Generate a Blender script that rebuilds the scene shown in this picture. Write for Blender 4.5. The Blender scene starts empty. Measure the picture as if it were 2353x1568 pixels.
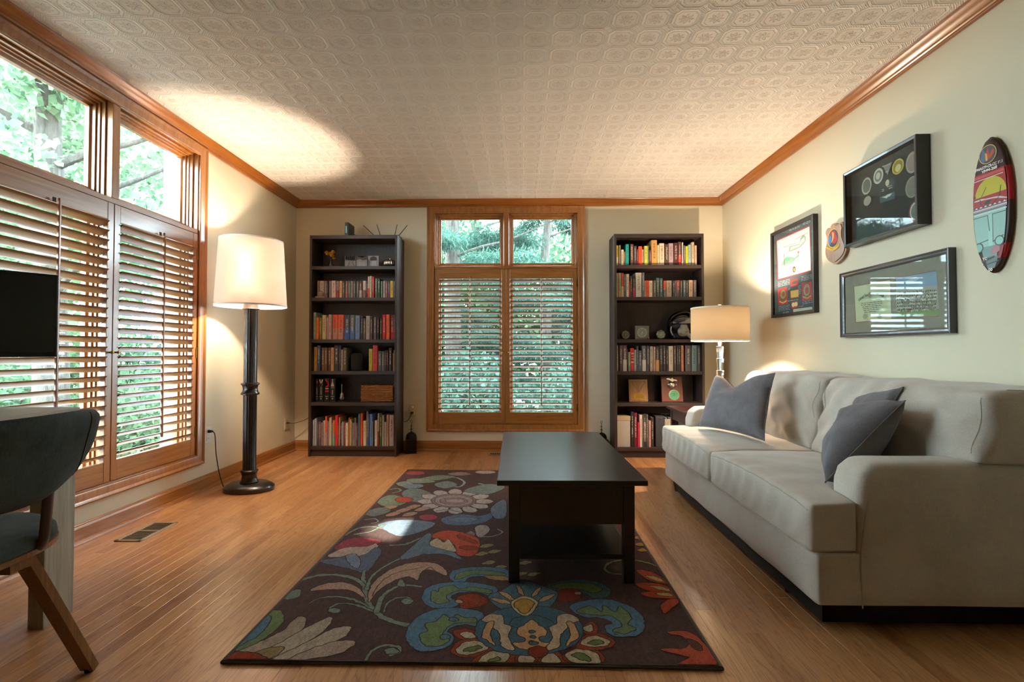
import bpy, bmesh, math, random
import numpy as np
from mathutils import Vector, Matrix, noise as mn
R = math.radians
SC = bpy.context.scene
COL = SC.collection

# ---------------------------------------------------------------- camera
cam_d = bpy.data.cameras.new('camera'); cam = bpy.data.objects.new('camera', cam_d); COL.objects.link(cam)
cam_d.sensor_width = 36.0; cam_d.lens = 1140.0 / 2353.0 * 36.0; cam_d.clip_start = 0.02
cam.location = (0, 0, 0.96)
cam.rotation_euler = (R(90) + math.atan(24 / 1140.0), 0, math.atan(23.5 / 1140.0))
SC.camera = cam

# ---------------------------------------------------------------- sky
world = bpy.data.worlds.new('sky'); SC.world = world; world.use_nodes = True
bg = world.node_tree.nodes['Background']
bg.inputs['Color'].default_value = (0.74, 0.88, 1.0, 1)
bg.inputs['Strength'].default_value = 19.0

# ---------------------------------------------------------------- sun, coming through the upper panes of the side window
SUN_FROM = Vector((-1.6, -0.42, 2.1)).normalized()
sun_d = bpy.data.lights.new('sun', 'SUN'); sun = bpy.data.objects.new('sun', sun_d); COL.objects.link(sun)
sun_d.energy = 11.0; sun_d.angle = R(0.6); sun_d.color = (1.0, 0.95, 0.86)
sun.rotation_euler = SUN_FROM.to_track_quat('Z', 'Y').to_euler(); sun.location = (-8, 0, 9)
SUN_PATCH = Vector((-0.64, 2.66, 0.0))

# ---------------------------------------------------------------- view
SC.view_settings.view_transform = 'Standard'; SC.view_settings.look = 'None'
SC.view_settings.gamma = 1.0; SC.view_settings.use_curve_mapping = False
SC.view_settings.exposure = 1.32
SC.cycles.max_bounces = 7; SC.cycles.diffuse_bounces = 5; SC.cycles.glossy_bounces = 3
SC.cycles.transparent_max_bounces = 16; SC.cycles.transmission_bounces = 6
SC.cycles.sample_clamp_indirect = 8.0; SC.cycles.caustics_reflective = False; SC.cycles.caustics_refractive = False

LAMP_FLOOR_W = 32.0; LAMP_TABLE_W = 37.0; LAMP_COLOR = (1.0, 0.78, 0.58)

# ---------------------------------------------------------------- room measures
XL, XR, YB, YF, ZC = -2.215, 1.93, 4.80, -1.6, 2.43
WT = 0.17

# ================================================================ helpers
def lin(h):
    v = [int(h[i:i + 2], 16) / 255 for i in (0, 2, 4)]
    return tuple(c / 12.92 if c <= 0.04045 else ((c + 0.055) / 1.055) ** 2.4 for c in v)
def rgba(h): return (*lin(h), 1.0)

class G:
    """collects shapes for one mesh object"""
    def __init__(s): s.bm = bmesh.new()
    def box(s, a, b, bev=0.0, seg=2, mi=0):
        x0, y0, z0 = (min(p, q) for p, q in zip(a, b)); x1, y1, z1 = (max(p, q) for p, q in zip(a, b))
        V = [s.bm.verts.new(c) for c in ((x0,y0,z0),(x1,y0,z0),(x1,y1,z0),(x0,y1,z0),(x0,y0,z1),(x1,y0,z1),(x1,y1,z1),(x0,y1,z1))]
        F = [s.bm.faces.new([V[i] for i in f]) for f in ((0,3,2,1),(4,5,6,7),(0,1,5,4),(1,2,6,5),(2,3,7,6),(3,0,4,7))]
        for f in F: f.material_index = mi
        if bev:
            es = list({e for f in F for e in f.edges})
            bmesh.ops.bevel(s.bm, geom=es, offset=bev, segments=seg, affect='EDGES', profile=0.5, clamp_overlap=True)
        return s
    def obox(s, c, size, m, bev=0.0, seg=2):
        """box of SIZE about the origin, moved by matrix M and to C"""
        n0 = set(s.bm.verts)
        h = [v / 2 for v in size]; s.box([-v for v in h], h, bev, seg)
        nv = [v for v in s.bm.verts if v not in n0]
        bmesh.ops.transform(s.bm, matrix=Matrix.Translation(c) @ m.to_4x4(), verts=nv)
        return s
    def prism(s, poly, vec):
        vec = Vector(vec); a = [s.bm.verts.new(p) for p in poly]; b = [s.bm.verts.new(Vector(p) + vec) for p in poly]
        n = len(poly); s.bm.faces.new(a[::-1]); s.bm.faces.new(b)
        for i in range(n): s.bm.faces.new((a[i], a[(i + 1) % n], b[(i + 1) % n], b[i]))
        return s
    def lathe(s, prof, c=(0, 0, 0), n=24, sx=1.0, sy=1.0, axis='Z', cap=True):
        rings = []
        for r, z in prof:
            ring = []
            for i in range(n):
                t = 2 * math.pi * i / n; p = (r * math.cos(t) * sx, r * math.sin(t) * sy, z)
                if axis == 'Y': p = (p[0], -p[2], p[1])
                if axis == 'X': p = (p[2], p[0], p[1])
                ring.append(s.bm.verts.new((p[0] + c[0], p[1] + c[1], p[2] + c[2])))
            rings.append(ring)
        for a, b in zip(rings, rings[1:]):
            for i in range(n): s.bm.faces.new((a[i], a[(i + 1) % n], b[(i + 1) % n], b[i]))
        if cap:
            if prof[0][0] > 1e-5: s.bm.faces.new(rings[0][::-1])
            if prof[-1][0] > 1e-5: s.bm.faces.new(rings[-1])
        return s
    def tube(s, pts, r, n=8, closed=False, flat=1.0):
        pts = [Vector(p) for p in pts]; m = len(pts); rr = r if isinstance(r, (list, tuple)) else [r] * m
        up = Vector((0, 0, 1)); rings = []; last = None
        for i, p in enumerate(pts):
            d = (pts[(i + 1) % m] - pts[i - 1]) if closed else (pts[min(i + 1, m - 1)] - pts[max(i - 1, 0)])
            d = d.normalized() if d.length > 1e-9 else Vector((0, 0, 1))
            if last is None:
                a = d.cross(up) if abs(d.dot(up)) < 0.95 else d.cross(Vector((1, 0, 0)))
            else:
                a = last - d * last.dot(d)
                if a.length < 1e-6: a = d.cross(up)
            a = a.normalized(); last = a; b = d.cross(a)
            rings.append([s.bm.verts.new(p + a * math.cos(2 * math.pi * k / n) * rr[i] + b * math.sin(2 * math.pi * k / n) * rr[i] * flat) for k in range(n)])
        prs = list(zip(rings, rings[1:])) + ([(rings[-1], rings[0])] if closed else [])
        for a, b in prs:
            for k in range(n): s.bm.faces.new((a[k], a[(k + 1) % n], b[(k + 1) % n], b[k]))
        if not closed: s.bm.faces.new(rings[0][::-1]); s.bm.faces.new(rings[-1])
        return s
    def rectsweep(s, u0, u1, z0, z1, prof, y0=0.0):
        """moulding round a rectangle in the local XZ plane; prof = (inward offset, projection towards -Y)"""
        loops = []
        for a, d in prof:
            loops.append([s.bm.verts.new(c) for c in ((u0 + a, y0 - d, z0 + a), (u1 - a, y0 - d, z0 + a), (u1 - a, y0 - d, z1 - a), (u0 + a, y0 - d, z1 - a))])
        for A, B in zip(loops, loops[1:] + loops[:1]):
            for i in range(4): s.bm.faces.new((A[i], B[i], B[(i + 1) % 4], A[(i + 1) % 4]))
        return s
    def grid(s, fn, nu, nv, cu=False, cv=False):
        V = [[s.bm.verts.new(fn(i / (nu if cu else nu - 1), j / (nv if cv else nv - 1))) for j in range(nv)] for i in range(nu)]
        for i in range(nu if cu else nu - 1):
            for j in range(nv if cv else nv - 1):
                s.bm.faces.new((V[i][j], V[(i + 1) % nu][j], V[(i + 1) % nu][(j + 1) % nv], V[i][(j + 1) % nv]))
        return s
    def obj(s, name, mat, parent=None, local=False, smooth=None, keep=False):
        bm = s.bm
        bmesh.ops.recalc_face_normals(bm, faces=bm.faces)
        if smooth is not None:
            for f in bm.faces: f.smooth = True
            ca = R(smooth)
            for e in bm.edges:
                if len(e.link_faces) == 2 and e.calc_face_angle(0) > ca: e.smooth = False
        loc = Vector((0, 0, 0))
        if parent is not None and not local:
            root = parent
            while root.parent: root = root.parent
            bm.transform(root.matrix_basis.inverted())
        elif parent is None and not local:
            xs = [v.co for v in bm.verts]
            lo = [min(c[i] for c in xs) for i in range(3)]; hi = [max(c[i] for c in xs) for i in range(3)]
            loc = Vector(((lo[0] + hi[0]) / 2, (lo[1] + hi[1]) / 2, lo[2])); bm.transform(Matrix.Translation(-loc))
        me = bpy.data.meshes.new(name); bm.to_mesh(me); bm.free()
        for m in (mat if isinstance(mat, (list, tuple)) else [mat]): me.materials.append(m)
        return link(name, me, parent, loc)

def link(name, me, parent=None, loc=(0, 0, 0)):
    o = bpy.data.objects.new(name, me); COL.objects.link(o); o.location = loc
    if parent is not None: o.parent = parent
    return o
def tag(o, label=None, cat=None, group=None, kind=None):
    if label: o['label'] = label
    if cat: o['category'] = cat
    if group: o['group'] = group
    if kind: o['kind'] = kind
    return o
def thing(name, label, cat, loc=(0, 0, 0), rotz=0.0, group=None, kind=None):
    o = bpy.data.objects.new(name, None); COL.objects.link(o); o.location = loc; o.rotation_euler = (0, 0, rotz)
    o.matrix_basis = Matrix.Translation(loc) @ Matrix.Rotation(rotz, 4, 'Z'); o.empty_display_size = 0.05
    return tag(o, label, cat, group, kind)
def bez(pts, n=8, closed=False):
    """Catmull-Rom through pts"""
    P = [Vector(p) for p in pts]; m = len(P); out = []
    for i in range(m if closed else m - 1):
        if closed: a, b, c, d = P[i - 1], P[i], P[(i + 1) % m], P[(i + 2) % m]
        else: a, b, c, d = P[max(i - 1, 0)], P[i], P[i + 1], P[min(i + 2, m - 1)]
        for k in range(n):
            t = k / n
            out.append(0.5 * ((2 * b) + (c - a) * t + (2 * a - 5 * b + 4 * c - d) * t * t + (3 * b - a - 3 * c + d) * t ** 3))
    if not closed: out.append(P[-1])
    return out

# ================================================================ materials
MATS = {}
class N:
    def __init__(s, name):
        s.m = bpy.data.materials.new(name); s.m.use_nodes = True; s.t = s.m.node_tree
        s.b = s.t.nodes['Principled BSDF']; s.o = s.t.nodes['Material Output']; MATS[name] = s.m
    def n(s, typ, **kw):
        nd = s.t.nodes.new(typ)
        for k, v in kw.items(): setattr(nd, k, v)
        return nd
    def l(s, a, b): s.t.links.new(a, b)
    def set(s, **kw):
        for k, v in kw.items(): s.b.inputs[k.replace('_', ' ')].default_value = v
        return s
    def math(s, op, a, b=None, c=None):
        nd = s.n('ShaderNodeMath', operation=op)
        for i, v in enumerate((a, b, c)):
            if v is None: continue
            if isinstance(v, (int, float)): nd.inputs[i].default_value = v
            else: s.l(v, nd.inputs[i])
        return nd.outputs[0]
    def coords(s, kind='Object', scale=(1, 1, 1), add=None):
        if kind == 'World': src = s.n('ShaderNodeNewGeometry').outputs['Position']
        else: src = s.n('ShaderNodeTexCoord').outputs[kind]
        if add is not None:
            v = s.n('ShaderNodeVectorMath', operation='ADD'); s.l(src, v.inputs[0]); s.l(add, v.inputs[1]); src = v.outputs[0]
        mp = s.n('ShaderNodeMapping'); mp.inputs['Scale'].default_value = scale; s.l(src, mp.inputs[0]); return mp.outputs[0]
    def noise(s, vec, scale, detail=3, rough=0.55, dist=0.0):
        nd = s.n('ShaderNodeTexNoise'); s.l(vec, nd.inputs['Vector']); nd.inputs['Scale'].default_value = scale
        nd.inputs['Detail'].default_value = detail; nd.inputs['Roughness'].default_value = rough; nd.inputs['Distortion'].default_value = dist
        return nd.outputs['Fac']
    def ramp(s, fac, stops):
        r = s.n('ShaderNodeValToRGB'); s.l(fac, r.inputs[0]); e = r.color_ramp.elements
        while len(e) < len(stops): e.new(0.5)
        for k, (p, c) in enumerate(stops): e[k].position = p; e[k].color = rgba(c) if isinstance(c, str) else (c if len(c) == 4 else (*c, 1))
        return r.outputs[0]
    def mix(s, f, a, b, blend='MIX'):
        nd = s.n('ShaderNodeMix', data_type='RGBA', blend_type=blend)
        for i, v in ((0, f), (6, a), (7, b)):
            if isinstance(v, (int, float)): nd.inputs[i].default_value = v
            elif isinstance(v, str): nd.inputs[i].default_value = rgba(v)
            elif isinstance(v, tuple): nd.inputs[i].default_value = v
            else: s.l(v, nd.inputs[i])
        return nd.outputs[2]
    def bump(s, h, strength=0.3, dist=0.002):
        b = s.n('ShaderNodeBump'); s.l(h, b.inputs['Height']); b.inputs['Strength'].default_value = strength; b.inputs['Distance'].default_value = dist
        s.l(b.outputs[0], s.b.inputs['Normal']); return b
    def color(s, out): s.l(out, s.b.inputs['Base Color']); return s

def plain(name, col, rough=0.5, metal=0.0, spec=0.5, var=0.0, vscale=8.0, bump=0.0, bscale=120.0, coat=0.0, sheen=0.0):
    if name in MATS: return MATS[name]
    n = N(name); n.set(Base_Color=rgba(col), Roughness=rough, Metallic=metal, Specular_IOR_Level=spec, Coat_Weight=coat, Sheen_Weight=sheen)
    if var or bump:
        co = n.coords('Object')
        if var:
            c = lin(col); f = n.noise(co, vscale, 4)
            n.color(n.ramp(f, [(0.25, tuple(v * (1 - var) for v in c)), (0.75, tuple(min(1, v * (1 + var)) for v in c))]))
        if bump: n.bump(n.noise(co, bscale, 2), bump, 0.001)
    return n.m
def wood(name, dark, mid, light, axis='X', rough=0.35, coat=0.25, fine=1.0, kind='Object'):
    if name in MATS: return MATS[name]
    n = N(name); n.set(Roughness=rough, Coat_Weight=coat, Coat_Roughness=0.15)
    sc = {'X': (1.2, 22, 22), 'Y': (22, 1.2, 22), 'Z': (22, 22, 1.2)}[axis]
    co = n.coords(kind, tuple(v * fine for v in sc))
    f = n.noise(co, 2.0, 6, 0.6, 0.6); g = n.noise(co, 9.0, 2, 0.5)
    h = n.math('ADD', n.math('MULTIPLY', f, 0.75), n.math('MULTIPLY', g, 0.25))
    n.color(n.ramp(h, [(0.3, dark), (0.5, mid), (0.7, light)])); n.bump(h, 0.05, 0.001)
    return n.m
def fabric(name, c1, c2, scale=900.0, rough=0.9, bump=0.25, sheen=0.15, slub=False):
    if name in MATS: return MATS[name]
    n = N(name); n.set(Roughness=rough, Sheen_Weight=sheen, Specular_IOR_Level=0.2)
    co = n.coords('Object'); a = n.noise(co, 6.0, 4, 0.6); b = n.noise(co, scale * 0.3, 2)
    if slub:
        b = n.math('ADD', n.math('MULTIPLY', n.noise(n.coords('Object', (12, 300, 300)), 1.0, 2), 0.5), n.math('MULTIPLY', n.noise(n.coords('Object', (300, 300, 12)), 1.0, 2), 0.5))
    f = n.math('ADD', n.math('MULTIPLY', a, 0.6), n.math('MULTIPLY', b, 0.4))
    n.color(n.ramp(f, [(0.36, c1), (0.64, c2)])); n.bump(b, bump, 0.001)
    return n.m
def vcol(name, rough=0.8, noise_amt=0.0, spec=0.3, bump=0.0):
    """one material whose colour is stored per face"""
    if name in MATS: return MATS[name]
    n = N(name); n.set(Roughness=rough, Specular_IOR_Level=spec)
    at = n.n('ShaderNodeAttribute', attribute_name='Col'); c = at.outputs['Color']
    if noise_amt:
        co = n.coords('Object'); f = n.noise(co, 210.0, 4, 0.75); f2 = n.noise(n.coords('Object', (70, 28, 28)), 1.0, 4, 0.7)
        v = n.math('ADD', n.math('MULTIPLY', f, 2.6 * noise_amt), n.math('MULTIPLY', f2, 1.7 * noise_amt)); v = n.math('MAXIMUM', n.math('ADD', v, 1.0 - 2.15 * noise_amt), 0.15)
        cc = n.n('ShaderNodeCombineColor')
        for i in range(3): n.l(v, cc.inputs[i])
        c = n.mix(1.0, c, cc.outputs[0], 'MULTIPLY')
        if bump: n.bump(f, bump, 0.003)
    n.color(c); return n.m
def tint(g, faces, layer, col):
    for f in faces:
        for l in f.loops: l[layer] = col
BOOKS={
 'L2':[(-1.902, -1.879, 0.16, '8a6b60'), (-1.878, -1.84, 0.161, 'b3a094'), (-1.838, -1.81, 0.16, '7a6a62'), (-1.809, -1.798, 0.16, '2a2526'), (-1.793, -1.765, 0.159, '7d6f70'), (-1.764, -1.725, 0.16, 'c9a9a0'), (-1.721, -1.696, 0.157, '8c7a85', 'a03038'), (-1.694, -1.668, 0.159, 'c9a070'), (-1.665, -1.642, 0.157, '5a5048'), (-1.641, -1.616, 0.157, '8a5a4c', 'b05840'), (-1.61, -1.589, 0.156, '56655c'), (-1.588, -1.563, 0.156, '8a7d78'), (-1.561, -1.539, 0.154, '4a4a48'), (-1.537, -1.513, 0.155, '6a6660'), (-1.508, -1.48, 0.155, '5c2428', '9a9490'), (-1.478, -1.448, 0.159, 'c4b8b0', '8a6060'), (-1.445, -1.43, 0.154, '6b2a30'), (-1.429, -1.416, 0.199, 'd8d0b8', 'd06a20'), (-1.415, -1.394, 0.204, 'bfb59f'), (-1.392, -1.371, 0.195, 'b3262a'), (-1.36, -1.34, 0.18, '5a7062'), (-1.337, -1.311, 0.176, '1f4a34'), (-1.305, -1.29, 0.155, '6a7a68'), (-1.289, -1.266, 0.157, 'a6a09c'), (-1.265, -1.244, 0.155, '8a4a5c'), (-1.24, -1.221, 0.153, '6a5a50'), (-1.22, -1.191, 0.157, 'c9a83a'), (-1.189, -1.176, 0.153, '7a7a80')],
 'L3':[(-1.959, -1.933, 0.251, '8fa094'), (-1.931, -1.906, 0.205, 'd8702a'), (-1.906, -1.88, 0.205, '7a7a2a'), (-1.878, -1.839, 0.227, 'bfae8c'), (-1.836, -1.814, 0.205, 'a08a80'), (-1.812, -1.782, 0.231, 'a88c84'), (-1.781, -1.726, 0.231, 'd0563a', 'b07a60'), (-1.725, -1.669, 0.231, 'd0583c', 'b07a60'), (-1.667, -1.609, 0.228, '4a4a60', '3a5aa0'), (-1.607, -1.56, 0.228, '5a6a6c', '4a6aa0'), (-1.559, -1.513, 0.223, '6a8ab8'), (-1.506, -1.483, 0.215, '3a3a38'), (-1.482, -1.458, 0.197, '5c5c5a'), (-1.456, -1.416, 0.219, 'a39c98'), (-1.412, -1.388, 0.211, '4a3a3a'), (-1.384, -1.354, 0.208, '5a5055'), (-1.35, -1.328, 0.206, '2c2628'), (-1.317, -1.298, 0.196, '4a4636'), (-1.294, -1.26, 0.228, 'b01f30'), (-1.257, -1.223, 0.23, 'd8623a'), (-1.218, -1.189, 0.228, '6a3a40', 'b02030'), (-1.186, -1.174, 0.23, '8a4a48')],
 'L4':[(-1.927, -1.896, 0.221, 'b8863a'), (-1.895, -1.864, 0.247, '2a4a70'), (-1.857, -1.829, 0.214, '6e4f3c'), (-1.827, -1.801, 0.214, '6e4f3c'), (-1.797, -1.77, 0.214, '5e4232'), (-1.769, -1.738, 0.216, 'b48a66'), (-1.735, -1.693, 0.235, '3c3a36'), (-1.693, -1.679, 0.234, '4a6078'), (-1.677, -1.655, 0.197, 'a08a80'), (-1.654, -1.62, 0.214, '5a5a48'), (-1.417, -1.382, 0.204, 'b8a832'), (-1.379, -1.334, 0.237, 'b8343a'), (-1.331, -1.297, 0.183, '4a5a5c'), (-1.295, -1.271, 0.181, '5a5a60'), (-1.27, -1.256, 0.188, '3a3a40'), (-1.251, -1.234, 0.192, '4a2028'), (-1.228, -1.198, 0.213, '2a2a2c'), (-1.197, -1.186, 0.165, 'b88a50'), (-1.185, -1.176, 0.192, '8a7a70')],
 'L5':[(-1.916, -1.888, 0.212, '0c0a0b'), (-1.885, -1.84, 0.212, '0c0a0b'), (-1.838, -1.787, 0.216, '0c0a0b'), (-1.785, -1.733, 0.213, '0c0a0b')],
 'L6':[(-1.968, -1.96, 0.234, 'b8b8b8'), (-1.96, -1.95, 0.242, '8a8a90'), (-1.949, -1.937, 0.249, 'b0b0b4'), (-1.936, -1.925, 0.253, '7a7a80'), (-1.924, -1.913, 0.219, '4a4a4a'), (-1.912, -1.901, 0.219, '7a5a6a'), (-1.901, -1.887, 0.223, '5a3a4a'), (-1.885, -1.874, 0.211, '8a7a80'), (-1.872, -1.863, 0.226, '9a8a84'), (-1.862, -1.849, 0.23, 'b09a98'), (-1.849, -1.832, 0.269, 'c85a40', 'a08a84'), (-1.831, -1.82, 0.23, '8a6a6a'), (-1.819, -1.81, 0.223, 'a88a88'), (-1.809, -1.797, 0.256, 'c0b8a8'), (-1.796, -1.785, 0.264, 'b0a890'), (-1.784, -1.772, 0.21, '6a8a78'), (-1.771, -1.754, 0.233, 'c86a40', '7a9a88'), (-1.753, -1.726, 0.279, 'c8302c'), (-1.725, -1.717, 0.211, '8a3a40'), (-1.715, -1.705, 0.26, 'b8a880'), (-1.702, -1.695, 0.211, '7a2a3a'), (-1.693, -1.681, 0.211, '5a6a80'), (-1.68, -1.67, 0.222, 'b0a4a4'), (-1.668, -1.659, 0.218, '8a6a70'), (-1.658, -1.647, 0.215, '6a2a34'), (-1.646, -1.622, 0.211, 'c8b8a0'), (-1.62, -1.609, 0.257, 'b07a5a'), (-1.607, -1.595, 0.242, 'c8b070'), (-1.593, -1.583, 0.226, '7a8a80'), (-1.582, -1.56, 0.211, '8a6a74'), (-1.558, -1.548, 0.256, '8a8a90'), (-1.547, -1.537, 0.21, '6a5a70'), (-1.535, -1.526, 0.21, '5a3a4a'), (-1.525, -1.506, 0.291, '5a7a80'), (-1.504, -1.483, 0.298, 'c8543c'), (-1.48, -1.449, 0.229, 'c8b8a0'), (-1.446, -1.429, 0.318, '4a6a70'), (-1.429, -1.418, 0.291, '3a5aa0'), (-1.417, -1.39, 0.291, '5a7ab0'), (-1.388, -1.38, 0.226, '7a8a8a'), (-1.364, -1.338, 0.234, 'b8b0b0'), (-1.336, -1.324, 0.299, 'c8b8a0', 'a04040'), (-1.323, -1.295, 0.299, '3a5a2a'), (-1.293, -1.276, 0.283, 'a8a098'), (-1.273, -1.253, 0.218, 'a8b0b0'), (-1.249, -1.228, 0.286, 'b08a7a'), (-1.226, -1.179, 0.283, 'b0a4a0')],
 'R1':[(0.864, 0.885, 0.188, 'c0a838', 'e0d8c0'), (0.886, 0.903, 0.189, '9a8e70'), (0.905, 0.929, 0.147, 'c8bca4'), (0.931, 0.946, 0.13, '8a6a50'), (0.947, 0.977, 0.197, '12988e'), (0.993, 1.022, 0.2, '70473a'), (1.023, 1.049, 0.182, '4a4248'), (1.05, 1.063, 0.15, '7a2a30'), (1.064, 1.099, 0.178, 'd8502a'), (1.099, 1.115, 0.15, 'b0a494'), (1.117, 1.149, 0.181, 'b8b848'), (1.15, 1.16, 0.183, '6a8a78'), (1.162, 1.181, 0.143, '5a2a34'), (1.183, 1.236, 0.253, 'b88a4a'), (1.237, 1.254, 0.189, 'c8b890'), (1.256, 1.302, 0.206, 'c0b098'), (1.305, 1.34, 0.196, '4a342a'), (1.342, 1.385, 0.206, '9a8488'), (1.387, 1.427, 0.208, '4a2226'), (1.43, 1.458, 0.219, '5a3a38', 'c8402c'), (1.46, 1.473, 0.212, 'b8a8a0'), (1.476, 1.492, 0.183, '5a5a58'), (1.494, 1.515, 0.176, 'd0bc20'), (1.517, 1.545, 0.19, '8aa0a4'), (1.548, 1.575, 0.215, 'b0a078'), (1.576, 1.595, 0.183, 'b89a8c')],
 'R2':[(0.862, 0.878, 0.223, 'b8a878'), (0.88, 0.906, 0.225, '9a9a7c'), (0.907, 0.931, 0.223, 'b04a34', 'b8a888'), (0.932, 0.949, 0.211, '5a5a60'), (0.951, 0.98, 0.214, 'b8a88c'), (0.981, 0.991, 0.151, 'a02430'), (0.992, 1.012, 0.194, '3a3e3e'), (1.015, 1.033, 0.196, '2a2426', 'a02430'), (1.039, 1.095, 0.227, 'a8a290'), (1.096, 1.12, 0.227, '5a5a68'), (1.12, 1.129, 0.151, 'b8a070'), (1.13, 1.16, 0.154, 'c8482e'), (1.162, 1.193, 0.152, 'c8b090'), (1.198, 1.224, 0.152, '5a5450'), (1.227, 1.257, 0.177, '4a5a54'), (1.26, 1.287, 0.175, '4a5a5c'), (1.292, 1.316, 0.151, 'c05038', '5a5a54'), (1.318, 1.369, 0.153, 'a0947e'), (1.372, 1.395, 0.151, '38383c'), (1.397, 1.405, 0.151, '8a8a98'), (1.406, 1.439, 0.154, '8a3a34', '5a4a40'), (1.443, 1.465, 0.153, '5a5a4c'), (1.469, 1.492, 0.154, '5a6670'), (1.495, 1.52, 0.153, '4a525a'), (1.523, 1.559, 0.156, 'c8a484'), (1.564, 1.593, 0.156, '6a6468')],
 'R4':[(0.858, 0.878, 0.235, 'b0a494'), (0.883, 0.915, 0.242, '5a4a4c'), (0.916, 0.956, 0.236, '5a4646', 'a89c90'), (0.956, 0.966, 0.2, '3a3a34'), (0.966, 0.988, 0.174, '7a745c'), (0.989, 1.024, 0.209, 'c02a2c'), (1.025, 1.046, 0.195, '8a9488'), (1.048, 1.062, 0.227, '4a4a58'), (1.063, 1.093, 0.187, '4a4c54'), (1.095, 1.134, 0.231, '5a5a5c', 'c0b8a8'), (1.137, 1.162, 0.231, '4a4644'), (1.169, 1.2, 0.227, 'b8b0a0'), (1.202, 1.221, 0.223, 'b08a70'), (1.222, 1.256, 0.225, '3a3836', 'c08a50'), (1.257, 1.29, 0.233, '3a3436'), (1.291, 1.316, 0.233, '3e3236'), (1.318, 1.341, 0.227, '34302f'), (1.344, 1.386, 0.228, 'c8b8a0'), (1.39, 1.416, 0.233, '4a4444'), (1.42, 1.431, 0.233, '4a3a30'), (1.432, 1.454, 0.233, '33353a'), (1.458, 1.484, 0.236, 'c07a5c'), (1.497, 1.549, 0.24, '55514f'), (1.554, 1.604, 0.24, '6a8890'), (1.607, 1.635, 0.237, '4a4a4e')],
 'R6':[(0.989, 1.017, 0.342, '2a2426'), (1.017, 1.047, 0.31, '6a1a2a'), (1.048, 1.065, 0.225, 'b8203c'), (1.066, 1.091, 0.291, 'c0aca0'), (1.093, 1.103, 0.295, '5a5a5a'), (1.104, 1.128, 0.299, '3a3432'), (1.129, 1.146, 0.295, '5a5450'), (1.147, 1.17, 0.239, 'b08478'), (1.173, 1.197, 0.268, '403432')],
}
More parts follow.
